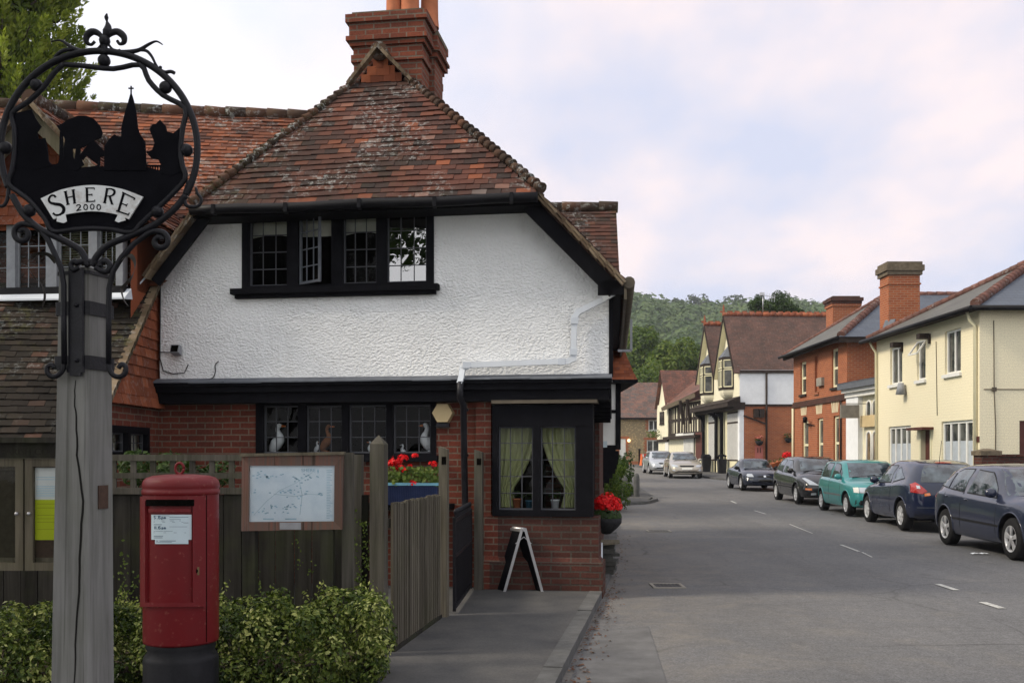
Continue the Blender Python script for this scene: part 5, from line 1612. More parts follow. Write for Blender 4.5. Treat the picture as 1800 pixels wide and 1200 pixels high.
for q in ((275, 288, 921, 922), (275, 300, 905.5, 906.2), (300, 330, 908, 908.8), (300, 318, 912, 912.6), (275, 318, 914.5, 915.1), (275, 322, 917, 917.6), (322, 330, 918, 918.7), (300, 328, 925, 925.6), (275, 305, 933, 933.6), (275, 326, 935.4, 936), (275, 290, 941, 942), (275, 289, 944, 945), (279, 310, 949.5, 950.6), (279, 304, 952, 952.7)): wline(*q)
mb.build('notice_print', M['ink'], no)
mb = MB()
patch(mb, 359.5, 361, 860, 1128, .0008, 1)
mb.lathe([(.0, -.002), (.012, -.002), (.012, .004), (0, .004)], cyl(341, 1003, .018), 12, axis='y')
mb.build('door_seam', M['dark_room'], bo)
mb = MB(); patch(mb, 342.5, 345.5, 996, 1010, .0225, 2, .004); mb.build('lock_plate', plain('brass_dull', (.16, .12, .06), .5, .2, 9, metal=.6), bo)

# ------------------------------------------------------------------ parish notice board behind the post
ND = 6.6; NP = Pl((0, ND), (1, 0))
nb = thing('notice_board', 'dark oak parish notice board with glazed doors behind the hedge', 'notice board', (NP.pp(45, 800).x, ND, 0))
mb = MB()
x0, x1, z0, z1 = NP.rect(-82, 806, 172, 1002)
mb.slab(NP, x0, x1, z0, z1, -.08, -.03)
for px in (-60, 150): a = NP.hit(px, 900)[0]; mb.slab(NP, a - .05, a + .05, 0, z0, -.09, -.01)
mb.build('case', M['board_oak'], nb)
mb = MB()
_, _, h0, h1 = NP.rect(-82, 778, 172, 805)
mb.slab(NP, x0 - .02, x1 + .02, h0, h1, -.10, .03); mb.slab(NP, x0 - .06, x1 + .06, h1, h1 + .035, -.14, .08)
mb.slab(NP, x0 - .01, x1 + .01, h0 + .012, h1 - .03, .03, .036)
hd = mb.build('header', M['fence_dark'], nb)
def text_mesh(body, size, mat, parent, loc, ext=.002, xs=1.0, align='CENTER', name='lettering'):
    cu = bpy.data.curves.new(name, 'FONT'); cu.body = body; cu.size = size; cu.extrude = ext; cu.align_x = align; cu.align_y = 'CENTER'
    ob = bpy.data.objects.new(name, cu); COL.objects.link(ob)
    dg = bpy.context.evaluated_depsgraph_get(); me = bpy.data.meshes.new_from_object(ob.evaluated_get(dg))
    COL.objects.unlink(ob); bpy.data.objects.remove(ob)
    me.materials.clear(); me.materials.append(mat)
    o = bpy.data.objects.new(name, me); COL.objects.link(o)
    rt = ORG.get(parent, V((0, 0, 0)))
    for v in me.vertices:
        v.co = V((v.co.x * xs, -v.co.z, v.co.y)) + V(loc) - rt
    o.parent = parent; ORG[o] = rt
    return o
M['carved'] = plain('carved', (.022, .019, .015), .9, .2, 9)
text_mesh('SHERE PARISH COUNCIL', .062, M['carved'], hd, NP.pt(NP.hit(47, 790)[0], (h0 + h1 - .02) / 2, .037), .001, 1.02)
mid_ = NP.hit(43, 900)[0]
for (pxa, pxb) in ((-70, 42), (45, 160)):
    a0, a1 = NP.hit(pxa, 900)[0], NP.hit(pxb, 900)[0]
    mb = MB(); w_ = .052
    for (u0, u1, k0, k1) in ((a0, a0 + w_, z0, z1), (a1 - w_, a1, z0, z1), (a0 + w_, a1 - w_, z0, z0 + w_), (a0 + w_, a1 - w_, z1 - w_, z1)): mb.slab(NP, u0, u1, k0, k1, -.03, .012)
    dr = mb.build('door', M['board_oak'], nb)
    kx = a1 - .035 if pxa < 0 else a0 + .035
    mb = MB(); mb.ball(NP.pt(kx, NP.hit(40, 902)[1], .028), .0135, 12, 8); mb.build('knob', M['steel'], dr)
    mb = MB(); mb.poly([NP.pt(a0 + w_, z0 + w_, -.012), NP.pt(a1 - w_, z0 + w_, -.012), NP.pt(a1 - w_, z1 - w_, -.012), NP.pt(a0 + w_, z1 - w_, -.012)]); mb.build('pane', M['pane'], dr)
def sheet(name, px0, py0, px1, py1, mat, label, off):
    mb = MB(); a0, a1, b0, b1 = NP.rect(px0, py0, px1, py1); mb.slab(NP, a0, a1, b0, b1, off - .002, off)
    return mb.build(name, mat, nb)
sheet('backing', -50, 826, 30, 980, plain('baize', (.045, .038, .026), .95, .2, 30), '', -.0262)
sheet('backing', 54, 826, 145, 980, plain('baize_brown', (.06, .04, .03), .95, .2, 30), '', -.0262)
ws = sheet('white_sheet', 57, 822, 112, 878, M['paper_white'], '', -.0235)
sheet('lime_sheet', 56, 878, 112, 949, M['paper_lime'], '', -.0235)
mb = MB()
for py in (838, 842, 854, 857, 860, 863, 866, 869, 872): a0, a1, b0, b1 = NP.rect(61, py, 100 + rnd(-4, 6), py + 1); mb.slab(NP, a0, a1, b0, b1, -.0234, -.0230)
mb.build('printed_lines', M['ink_blue'], ws)
mb = MB()
for py in (885, 892, 905, 911, 917, 930): a0, a1, b0, b1 = NP.rect(62, py, 100 + rnd(-8, 4), py + .9); mb.slab(NP, a0, a1, b0, b1, -.0234, -.0230)
mb.build('printed_lines', plain('ink_olive', (.25, .28, .02), .8), ws)

# ------------------------------------------------------------------ map board
MD = 7.15; MP = Pl((0, MD), (1, 0))
mbd = thing('map_board', 'framed village map behind glass on two wooden posts', 'map board', (MP.pp(515, 800).x, MD, 0))
fr_ = MB(); pan = MB()
# frame members follow the slightly leaning frame of the photograph
o4 = [(424, 933), (601, 930), (603, 799), (425, 802)]; i4 = [(437, 917), (587, 916), (588, 818), (438, 818)]
O = [MP.pp(*p) for p in o4]; I = [MP.pp(*p) for p in i4]
for k in range(4):
    j = (k + 1) % 4
    fr_.prism([O[k], O[j], I[j], I[k]], V((0, .05, 0)), r=random.random())
fr_.build('frame', M['board_red'], mbd)
mb = MB(); mb.prism([MP.pp(x, y) + V((0, -.012, 0)) for x, y in ((422, 802), (605, 799), (605, 793.5), (422, 797))], V((0, .085, 0))); mb.build('drip_rail', M['board_oak'], mbd)
mb = MB(); mb.prism([p + V((0, .022, 0)) for p in (MP.pp(436, 918), MP.pp(588, 917), MP.pp(589, 817), MP.pp(437, 817))], V((0, .008, 0)))
ms = mb.build('map_sheet', M['map_sheet'], mbd)
mb = MB(); mb.prism([MP.pp(x, y) + V((0, -.006, 0)) for x, y in ((492, 930), (529, 930), (529, 918), (492, 918))], V((0, .006, 0))); mb.build('patch_plate', M['grey_paint'], mbd)
mb = MB()
rg = random.Random(3)
def mk(x0, y0, x1, y1):
    q = [MP.pp(x0, y1), MP.pp(x1, y1), MP.pp(x1, y0), MP.pp(x0, y0)]
    mb.prism([p + V((0, .0212, 0)) for p in q], V((0, .0006, 0)))
for (cx_, cy_, n, sx_, sy_) in ((470, 838, 16, 14, 2), (522, 841, 10, 9, 3), (545, 838, 8, 10, 2), (505, 863, 14, 14, 3), (524, 870, 8, 10, 3), (561, 867, 4, 4, 2), (512, 889, 9, 8, 3), (450, 862, 3, 2, 4), (475, 892, 14, 20, 2), (475, 900, 10, 22, 1.5), (456, 830, 3, 3, 2), (525, 853, 4, 6, 6)):
    for _ in range(n):
        x, y = cx_ + rg.gauss(0, sx_), cy_ + rg.gauss(0, sy_)
        if 443 < x < 578 and 824 < y < 910: mk(x - rg.uniform(.8, 2.4), y - .9, x + rg.uniform(.8, 2.4), y + .9)
mk(461, 911, 480, 913); mk(500, 911, 520, 913)
for k in range(30): mk(573, 826 + k * 2.9, 573 + rg.uniform(5, 11), 826.9 + k * 2.9)
pr = mb.build('map_print', M['ink_blue'], ms)
mb = MB()
def roadl(pts):
    for a, b in zip(pts[:-1], pts[1:]):
        p, q = MP.pp(*a) + V((0, .0214, 0)), MP.pp(*b) + V((0, .0214, 0)); d = (q - p).normalized(); n = V((-d.z, 0, d.x)) * .0022
        mb.prism([p - n, q - n, q + n, p + n], V((0, .0005, 0)))
roadl([(445, 905), (468, 880), (490, 862), (520, 848), (548, 830)]); roadl([(480, 868), (515, 872), (545, 868), (566, 870)]); roadl([(525, 846), (530, 870), (526, 905)])
mb.build('map_roads', plain('map_road', (.50, .62, .70), .6), ms)
text_mesh('SHERE', .034, M['ink_blue'], ms, MP.pp(541, 826.5) + V((0, .0205, 0)), .0004, 1.1)
mb = MB(); c = MP.pp(558, 828) + V((0, .0208, 0)); mb.prism([c + V((0, 0, .02)), c + V((-.006, 0, 0)), c + V((0, 0, -.02)), c + V((.006, 0, 0))], V((0, .0006, 0))); mb.build('north_arrow', M['ink_blue'], ms)
mb = MB(); mb.poly([MP.pp(x, y) + V((0, .012, 0)) for x, y in ((437, 917), (587, 916), (588, 818), (438, 818))]); mb.build('pane', M['pane'], mbd)
for px in (437, 574):
    mb = MB(); a = MP.hit(px, 950)[0]; mb.slab(MP, a - .045, a + .045, 0, MP.hit(px, 930)[1], -.09, -.005); mb.build('leg', M['fence_dark'], mbd)
mb = MB(); a = MP.hit(606, 900)[0]; mb.slab(MP, a - .03, a + .05, 0.4, MP.hit(px, 795)[1], -.12, -.05); mb.build('rear_post', M['fence'], mbd)

# ------------------------------------------------------------------ board fence with trellis top
BD = 7.85; FPn = Pl((0, BD), (1, 0.0))
fence = thing('trellis_fence', 'weathered close boarded fence with an open trellis top in front of the house', 'fence', (FPn.pp(430, 900).x, BD, 0))
xl, xr2 = FPn.hit(-90, 900)[0], FPn.hit(652, 900)[0]
ztop = FPn.hit(300, 868)[1]; ztr = FPn.hit(300, 803)[1]
mb = MB(); x = xl
while x < xr2:
    wd = rnd(.125, .15); mb.slab(FPn, x, min(x + wd, xr2), .02, ztop + rnd(-.006, .006), -.02, rnd(-.003, .004), r=random.random()); x += wd + .006
mb.build('boards', M['fence_dark'], fence)
mb = MB()
tx1 = FPn.hit(635, 830)[0]
mb.slab(FPn, xl, tx1, ztop, ztop + .05, -.035, .02, r=.7)
mb.slab(FPn, xl, tx1, (ztop + ztr) / 2 - .022, (ztop + ztr) / 2 + .022, -.012, .012, r=.5)
mb.slab(FPn, xl, tx1, ztr - .03, ztr + .02, -.03, .02, r=.8)
x = xl + .04
while x < tx1:
    mb.slab(FPn, x, x + .042, ztop + .05, (ztop + ztr) / 2 - .022, -.012, .010, r=random.random()); mb.slab(FPn, x + .0, x + .042, (ztop + ztr) / 2 + .022, ztr - .03, -.012, .010, r=random.random()); x += .155
mb.build('trellis', M['fence'], fence)
mb = MB(); a = FPn.hit(626, 900)[0]; mb.slab(FPn, a - .045, a + .045, 0, ztr + .02, -.10, .03, r=.6); mb.build('post', M['fence'], fence)

# ------------------------------------------------------------------ picket fence and its posts along the pavement
def square_post(name, px, py_top, ground_pt, wpx, mat, label, group=None, pointed=True, mort=False, slant=0):
    c = ground_pt; d = c.y
    h = wpx * d / F / 2
    zt = EYE + (800 - py_top) / F * d
    t = thing(name, label, 'fence post', c, group)
    mb = MB(); an = R(-9)
    rr = lambda k, z: [V((c.x + (x * math.cos(an) - y * math.sin(an)) * k, c.y + (x * math.sin(an) + y * math.cos(an)) * k, z)) for x, y in ((-h, -h), (h, -h), (h, h), (-h, h))]
    zs = zt - (.07 if pointed else .0)
    a, b = rr(1, 0), rr(.98, zs)
    if slant: b = [V((p.x, p.y, p.z + (0 if i in (0, 3) else slant))) for i, p in enumerate(b)]
    mb.hexa(a + b, r=.62)
    if pointed:
        tip = V((c.x, c.y, zt)); b2 = rr(.98, zs)
        for i in range(4): mb.poly([b2[i], b2[(i + 1) % 4], tip], .62)
    mb.build('shaft', mat, t)
    if mort:
        mb = MB(); m = 4 * d / F; z = zt - .13
        f = rr(1, 0); p = f[0].lerp(f[1], .62)
        mb.prism([V((p.x - m, p.y - .002, z - .045)), V((p.x + m, p.y - .002, z - .045)), V((p.x + m, p.y - .002, z + .03)), V((p.x - m, p.y - .002, z + .03))], V((0, -.0015, 0)))
        mb.build('mortice', M['dark_room'], t)
    return t
g1 = G(666, 1168); g2 = G(779, 1100); g3 = G(842, 1046)
square_post('fence_post', 666, 764, V((g1.x, g1.y, .0)), 26, M['fence'], 'tall grey fence post with a pointed top at the near end of the picket fence', 'posts of the front fence')
square_post('fence_post', 779, 784, V((g2.x, g2.y + .1, .0)), 15.5, M['picket'], 'grey fence post between the picket fence and the black iron gate', 'posts of the front fence', False, True, -.03)
square_post('fence_post', 842, 790, V((g3.x, g3.y - .05, .0)), 14.5, M['fence'], 'grey gate post standing against the brick wall beside the bay window', 'posts of the front fence', False, True, -.03)
pk = thing('picket_fence', 'close set narrow wooden palings beside the pavement', 'fence', ((g1.x + g2.x) / 2, (g1.y + g2.y) / 2, 0))
mb = MB()
p0 = V((g1.x + .085, g1.y + .12, 0)); p1 = V((g2.x - .04, g2.y + .02, 0)); d = (p1 - p0); L = d.length; d.normalize(); nrm = V((d.y, -d.x, 0))
KP = Pl((p0.x, p0.y), (d.x, d.y))
x = 0.0; n = 0
while x < L:
    wd = .033
    t = x / L
    zt = lerp(EYE - 84 / F * 7.9, EYE - 70 / F * 9.2, t) + rnd(-.012, .012)
    o = rnd(-.004, .004) + (.006 if n % 2 else 0)
    mb.slab(KP, x, x + wd, .10 + rnd(-.01, .01), zt, -.012 + o, .010 + o, r=random.random()); x += wd + .0045; n += 1
mb.build('palings', M['picket'], pk)
mb = MB()
for z in (.35, 1.05): mb.slab(KP, 0, L, z, z + .07, -.07, -.02)
mb.slab(KP, 0, L, .0, .11, -.03, .03)
mb.build('rails', M['fence_dark'], pk)
# black iron gate
gt = thing('iron_gate', 'black iron gate between two grey posts beside the bay window', 'gate', ((g2.x + g3.x) / 2, (g2.y + g3.y) / 2, 0))
q0_ = V((g2.x + .09, g2.y + .25, 0)); q1_ = V((g3.x - .09, g3.y - .1, 0)); dd = (q1_ - q0_); LG = dd.length; dd.normalize()
GP = Pl((q0_.x, q0_.y), (dd.x, dd.y)); zg_ = EYE - 104 / F * 10.2
mb = MB()
for (a, b, c0, c1) in ((0, .04, .1, zg_), (LG - .04, LG, .1, zg_), (.04, LG - .04, .12, .16), (.04, LG - .04, .62, .65), (.04, LG - .04, zg_ - .05, zg_ - .01)): mb.slab(GP, a, b, c0, c1, -.015, .015)
mb.build('gate_frame', M['iron'], gt)
mb = MB(); n = 17
for i in range(1, n):
    a = LG * i / n; mb.slab(GP, a - .014, a + .014, .14, zg_ + .03, -.008, .008)
    mb.ball(GP.pt(a, zg_ + .05, 0), .018, 6, 4, (1, 1, 1.8))
mb.slab(GP, .04, LG - .04, .16, .6, -.006, -.002)
mb.build('bars', M['iron'], gt)
# soil bed and wild growth behind gate
# ------------------------------------------------------------------ A board
ab0, ab1, apx = G(882, 1052), G(958, 1052), None
da_ = (ab0.y + ab1.y) / 2
AP = Pl((0, da_ + .05), (1, 0)); t = thing('folding_board', 'pale metal framed folding A board seen edge on against the brick base', 'sign board', (AP.pp(920, 1050).x, da_ + .05, 0))
AV = V((-.27, .48, 0))
for (xa, xb) in ((884, 918), (956, 923)):
    mb = MB()
    p, q = AP.pp(xa, 1050), AP.pp(xb, 928)
    for o in (.0, 1.0): mb.bar(p + AV * o, q + AV * o, .03, .025, up=(0, 1, 0))
    for k in (.03, .97): mb.bar(p.lerp(q, k), p.lerp(q, k) + AV, .025, .03, up=(0, 0, 1))
    lg = mb.build('leg_frame', M['steel'], t)
    mb = MB(); sgn = 1 if xa < 900 else -1
    a, b = p.lerp(q, .04) + V((.006 * sgn, .01, 0)), p.lerp(q, .96) + V((.006 * sgn, .01, 0))
    mb.prism([a, b, b + AV * .97, a + AV * .97], V((.008 * sgn, 0, 0))); mb.build('panel', M['black_timber'], lg)
mb = MB(); c = AP.pp(920.5, 930); mb.tube([c - AV * .03, c + AV * 1.03], .022, 8)
mb.bar(AP.pp(906, 955), AP.pp(921, 943), .008, .008); mb.bar(AP.pp(934, 955), AP.pp(921, 943), .008, .008); mb.build('hinge', M['steel'], t)

# ------------------------------------------------------------------ geese ornaments in the lower window
def goose(px, py_base, py_head, face, mat, beak, label, px_head=None, slim=1.0):
    c = BP.pp(px, py_base, -.22); zt = BP.pp(px, py_head, -.22).z; h = zt - c.z
    t = thing('goose_ornament', label, 'ornament', c, 'bird ornaments on the window sill')
    f = V((face, -.15, 0)).normalized()
    path = [c + V((0, 0, .0)) - f * .02 * h, c - f * .16 * h + V((0, 0, .10 * h)), c - f * .06 * h + V((0, 0, .30 * h)), c + f * .05 * h + V((0, 0, .45 * h)), c + f * .08 * h + V((0, 0, .58 * h)), c + f * .02 * h + V((0, 0, .72 * h)), c + f * .0 * h + V((0, 0, .85 * h)), c + f * .05 * h + V((0, 0, .94 * h)), c + f * .12 * h + V((0, 0, .93 * h))]
    q = smoothline(path, 4); rad = [.04, .13, .21, .19, .12, .08, .07, .085, .05]
    rr = [slim * h * lerp(rad[min(int(i / 4), 8)], rad[min(int(i / 4) + 1, 8)], (i % 4) / 4) for i in range(len(q))]
    mb = MB(); mb.tube(q, rr, 12)
    mb.tube([c - f * .1 * h + V((0, 0, .22 * h)), c - f * .3 * h + V((0, 0, .12 * h))], [.10 * h * slim, .02 * h], 8)
    mb.lathe([(0, 0), (.10 * h, 0), (.09 * h, .05 * h), (0, .06 * h)], c, 10)
    mb.build('body', mat, t)
    mb = MB(); mb.tube([path[-1] + f * .02 * h, path[-1] + f * .17 * h - V((0, 0, .01 * h))], [.04 * h, .012 * h], 8); mb.build('beak', beak, t)
goose(476, 796, 744, 1, M['white_china'], M['beak'], 'large white goose ornament facing right at the left end of the window')
goose(546, 794, 775, 1, M['white_china'], M['beak'], 'small white duckling ornament beside the brown duck')
goose(564, 794, 745, 1, M['duck_brown'], M['beak'], 'tall slim brown duck ornament in the second light of the window', slim=.75)
goose(642, 798, 775, -1, M['white_china'], M['beak'], 'small white goose ornament beside the tall pointed fence post')
goose(700, 800, 780, -1, M['white_china'], M['white_china'], 'white bird ornament low at the left edge of the right hand light')
goose(743, 796, 743, -1, M['white_china'], M['beak'], 'large white goose ornament facing left at the right end of the window')
# ------------------------------------------------------------------ hedge, window box, planter, ivy
def lumps(n, x0, x1, y0, y1, z0, z1, r0, r1, seed):
    rg = random.Random(seed); return [(V((rg.uniform(x0, x1), rg.uniform(y0, y1), rg.uniform(z0, z1))), rg.uniform(r0, r1)) for _ in range(n)]
def leafy(mb, balls, n, size, seed=1, ratio=.62, up=.35, tint=.25, inner=.25, sv=.35):
    """leaves spread through the outer layer of a cloud of lumps; leaves deep inside other lumps are skipped"""
    rg = random.Random(seed); st = random.getstate(); random.seed(seed)
    tot = sum(r * r for _, r in balls); tb = [rg.uniform(-tint, tint) for _ in balls]
    for (c, r), tv in zip(balls, tb):
        for _ in range(max(3, int(n * r * r / tot))):
            d = V((rg.gauss(0, 1), rg.gauss(0, 1), rg.gauss(0, 1))).normalized()
            p = c + d * r * (1 - inner * rg.random() ** 1.5)
            if p.z < .02: continue
            if any((p - c2).length < r2 * .72 for c2, r2 in balls if c2 is not c): continue
            nn = (d + V((rg.uniform(-.7, .7), rg.uniform(-.7, .7), up + rg.uniform(-.4, .4)))).normalized()
            mb.leaf(p, nn, size * rg.uniform(1 - sv, 1 + sv), ratio, min(1, max(0, rg.random() * .75 + .12 + tv)), rg.uniform(.1, .4))
    random.setstate(st)

hd_ = thing('hedge', 'low variegated evergreen hedge below the boards and fence, behind the pillar box', 'hedge', (-2.4, 6.85, 0))
mb = MB()
xa = (-30 - 900) / F * 6.6; xb = (640 - 900) / F * 6.9
balls = []
rg = random.Random(2)
x = xa
while x < xb + .02:
    t = (x - xa) / (xb - xa)
    zt = EYE - lerp(262, 258, t) / F * 6.7 if t < .45 else EYE - lerp(262, 235, (t - .45) / .55) / F * 6.7
    for _ in range(5):
        r = rg.uniform(.08, .15)
        balls.append((V((x + rg.uniform(-.1, .1), rg.uniform(6.62, 7.15), zt - r - rg.uniform(-.02, .16))), r))
    for _ in range(3):
        r = rg.uniform(.10, .15)
        balls.append((V((x + rg.uniform(-.1, .1), rg.uniform(6.50, 6.75), rg.uniform(.08, zt - .2))), r))
    x += .12
for _ in range(26):
    r = rg.uniform(.09, .15); balls.append((V((xb + rg.uniform(.0, .12), rg.uniform(6.6, 7.1), rg.uniform(.1, .58))), r))
leafy(mb, balls, 46000, .037, 5, .55, .5, .30, .6)
for _ in range(70):          # stray shoots standing out of the clipped mass
    c, r = rg.choice(balls)
    if c.z < .35: continue
    d = V((rg.uniform(-.5, .5), rg.uniform(-.6, .2), 1)).normalized()
    for k in range(9):
        q = c + d * (r * .8 + k * .014); n_ = V((math.cos(k * 2.4), math.sin(k * 2.4), .5)); mb.leaf(q + n_ * .016, n_, .032, .5, rg.uniform(.6, 1))
mb.build('foliage', M['leaf_hedge'], hd_, uv=False)
mb = MB()
for c, r in balls[::3]: mb.tube([V((c.x + rnd(-.1, .1), 6.9, 0)), V((c.x, (c.y + 6.9) / 2, c.z * .6)), c], [.008, .006, .003], 5)
mb.build('stems', M['twig'], hd_, uv=False)

# bare dark soil under the hedge
mb = MB(); mb.box(-6.5, -.98, 6.35, 7.84, -.02, .092); o = mb.build('flower_bed', M['soil']); o['kind'] = 'structure'

# ivy and suckers on the board fence
iv = MB(); rg = random.Random(12)
def vine(px0, py0, px1, py1, n, spread, sz=.026):
    for i in range(n):
        t = rg.random(); px = lerp(px0, px1, t) + rg.gauss(0, spread); py = lerp(py0, py1, t) + rg.gauss(0, 5)
        p = FPn.pp(px, py, .02 + .02 * rg.random()); iv.leaf(p, (rg.uniform(-.5, .5), -1, rg.uniform(.0, .8)), sz * rg.uniform(.6, 1.2), .7, rg.uniform(.3, .8))
vine(619, 885, 640, 1040, 90, 5); vine(642, 912, 650, 1010, 60, 5); vine(626, 1010, 655, 1055, 80, 9); vine(524, 940, 530, 1000, 16, 4, .02); vine(452, 1000, 460, 1040, 16, 3, .02); vine(222, 960, 214, 1060, 40, 5); vine(240, 1005, 236, 1060, 26, 4); vine(550, 985, 545, 1010, 10, 4, .02)
o = iv.build('ivy', M['leaf_mid'], uv=False, org=FPn.pp(630, 1000)); tag(o, 'thin green ivy trails climbing the dark board fence', 'ivy')
# shrub seen through the trellis
mb = MB(); leafy(mb, [(V((x, 8.5 + rnd(-.2, .2), EYE - .12 + rnd(-.12, .03))), rnd(.10, .18)) for x in (-3.3, -3.15, -3.0, -2.85, -2.7, -2.55)] , 1500, .05, 9)
for x in (-3.2, -2.9, -2.6): mb.tube([V((x, 8.5, 0)), V((x + .03, 8.5, 1.0)), V((x, 8.5, 1.5))], [.02, .015, .008], 6, r=.1)
o = mb.build('garden_shrub', M['leaf_dark'], uv=False, org=(-2.9, 8.5, 0)); tag(o, 'dark green shrub growing behind the trellis of the board fence', 'shrub')

def flowers(mb, c, r, n, sz, seed=1, flat=.75):
    rg = random.Random(seed)
    for _ in range(n):
        d = V((rg.gauss(0, 1), rg.gauss(0, 1), rg.gauss(0, 1) * flat)).normalized()
        if d.z < -.5: continue
        mb.leaf(c + V((d.x * r, d.y * r, d.z * r * flat)) * rg.uniform(.75, 1.0), d + V((rg.uniform(-.4, .4), rg.uniform(-.4, .4), .2)), sz * rg.uniform(.7, 1.2), .95, rg.random(), .15)
# window box
WBp = HP.move(.22)
w0_, w1_, wz0_, wz1_ = WBp.rect(678, 852, 772, 886)
wb = thing('window_box', 'dark blue window box planted with red geraniums below the lower window', 'window box', WBp.pt((w0_ + w1_) / 2, wz0_))
mb = MB()
q = [WBp.pt(w0_, wz0_, .16), WBp.pt(w1_, wz0_, .16), WBp.pt(w1_, wz0_, -.06), WBp.pt(w0_, wz0_, -.06)]
q2 = [WBp.pt(w0_ - .03, wz1_, .2), WBp.pt(w1_ + .03, wz1_, .2), WBp.pt(w1_ + .03, wz1_, -.06), WBp.pt(w0_ - .03, wz1_, -.06)]
mb.hexa(q + q2)
for i in range(24):
    a = lerp(w0_, w1_, (i + .5) / 24); mb.bar(WBp.pt(a, wz0_ + .02, .166), WBp.pt(a, wz1_ - .02, .202), .010, .006, up=(0, 1, 0))
tr_ = mb.build('trough', M['blue_trough'], wb)
mb = MB(); mb.slab(WBp, w0_ - .04, w1_ + .04, wz1_, wz1_ + .03, -.06, .215); mb.build('rim', M['blue_rim'], tr_)
mb = MB(); mb.slab(WBp, w0_ - .5, w1_ + .1, wz0_ - .06, wz0_ - .002, -.42, .1); mb.build('shelf', M['black_timber'], wb)
mb = MB(); rg = random.Random(6)
for i in range(420):
    p = WBp.pt(rg.uniform(w0_ - .02, w1_ + .02), wz1_ + rg.uniform(.0, .20), rg.uniform(-.02, .22)); mb.leaf(p, (rg.uniform(-.6, .6), -1, rg.uniform(-.1, 1)), rg.uniform(.035, .065), .95, rg.uniform(.2, .8), .15)
mb.build('foliage', M['leaf_mid'], wb, uv=False)
for k, (px, py, r, n) in enumerate(((700, 810, .08, 90), (692, 815, .06, 50), (712, 805, .065, 60), (708, 822, .055, 40), (717, 826, .055, 45), (733, 800, .035, 26), (764, 815, .05, 45), (734, 848, .055, 45), (724, 818, .03, 14))):
    c = WBp.pp(px, py, .17 if py > 840 else .1); mb = MB(); flowers(mb, c, r, n, .035, k); mb.build('geranium_bloom', M['geranium'], wb, uv=False)

# wall planter with red geraniums on the corner
ck = G(1066, 1010); ck = V((0, 0, 0))
dpl = 11.9; pc = P(1066, 915, dpl)
hp = thing('hanging_planter', 'dark wall basket overflowing with bright red geraniums on the corner of the brick base', 'planter', (pc.x, pc.y, 0.9))
mb = MB(); zt = P(1066, 910, dpl).z; zb = P(1066, 939, dpl).z
mb.lathe([(0, zb), (.05, zb + .01), (.13, zb + .08), (.18, zt - .06), (.185, zt), (.15, zt), (0, zt - .02)], (pc.x, pc.y, 0), 20)
mb.bar((pc.x - .30, pc.y, zt - .02), (pc.x - .10, pc.y, zt - .02), .02, .02)
mb.build('basket', M['basket'], hp)
mb = MB(); c = V((pc.x, pc.y, zt + .03)); rg = random.Random(3)
for i in range(260):
    d = V((rg.gauss(0, 1), rg.gauss(0, 1), rg.gauss(0, .6))).normalized(); mb.leaf(c + V((d.x * .17, d.y * .17, d.z * .08)), d + V((0, -.3, .3)), rg.uniform(.04, .07), .95, rg.random() * .6, .2)
mb.build('foliage', M['leaf_dark'], hp, uv=False)
mb = MB()
for k, (px, py, r) in enumerate(((1058, 880, .10), (1068, 876, .11), (1078, 882, .10), (1083, 891, .08), (1054, 890, .08), (1066, 890, .11), (1076, 893, .09))): flowers(mb, P(px, py, dpl + rnd(-.1, .08)), r, 130, .036, k + 20)
mb.build('geranium_blooms', M['geranium'], hp, uv=False)

# weathered bits stacked on the pavement against the wall
dp = 12.9; c = G(1076, 957)
st_ = thing('slate_stack', 'stack of weathered grey slates and boards on the pavement by the wall', 'slate stack', (1.22, 13.1, .08))
mb = MB(); z = .08
for i in range(7):
    h = rnd(.035, .06); an = rnd(-.25, .25); cx_, cy_ = 1.24 + rnd(-.03, .03), 13.15 + rnd(-.05, .05); u = V((math.cos(an), math.sin(an), 0)); v_ = V((-u.y, u.x, 0)); a, b = rnd(.10, .14), rnd(.2, .28)
    q = [V((cx_, cy_, z)) - u * a - v_ * b, V((cx_, cy_, z)) + u * a - v_ * b, V((cx_, cy_, z)) + u * a + v_ * b, V((cx_, cy_, z)) - u * a + v_ * b]
    mb.hexa(q + [p + V((rnd(-.01, .01), 0, h)) for p in q], r=random.random()); z += h + .003
mb.build('slates', plain('slate_dark', (.06, .06, .055), .9, .4, 5), st_)
mb = MB(); q = [V((1.06, 12.85, z)), V((1.40, 12.95, z + .02)), V((1.42, 13.15, z + .035)), V((1.08, 13.1, z + .05))]; mb.hexa(q + [p + V((0, 0, .02)) for p in q]); mb.build('top_board', M['board_oak'], st_)
mb = MB(); mb.tube([P(1057, 992, 12.0) + V((0, 0, -.25)), P(1057, 953, 12.0)], .016, 8); o = mb.build('marker_stake', M['white_pipe'], org=P(1057, 992, 12.0)); tag(o, 'thin white stake standing by the wall below the red geraniums', 'stake')
# ------------------------------------------------------------------ the buildings along the right side of the street
M['yellow_wall'] = brick_mat('yellow_wall', (.84, .77, .56), (.83, .76, .55), (.80, .73, .53), dirt=.0, bump=.12, ms=.012)
M['yellow_wall'].name = 'yellow_painted_brick'
M['slate'] = course_mat('slate', (.085, .105, .135), (.065, .082, .11), .30, .20, .25, (.03, .035, .045), .10, .55)
M['slate_moss'] = course_mat('slate_moss', (.12, .118, .105), (.095, .095, .09), .30, .20, .4, (.04, .04, .035), .35, .7)
M['tile_far'] = course_mat('tile_far', (.15, .078, .06), (.10, .060, .05), .34, .16, .6, (.03, .02, .018), .5)
M['tile_far_red'] = course_mat('tile_far_red', (.22, .088, .06), (.12, .06, .048), .34, .20, .7, (.04, .025, .02), .55)
M['tile_cottage'] = course_mat('tile_cottage', (.20, .10, .075), (.10, .085, .08), .34, .24, .6, (.04, .035, .03), .7)
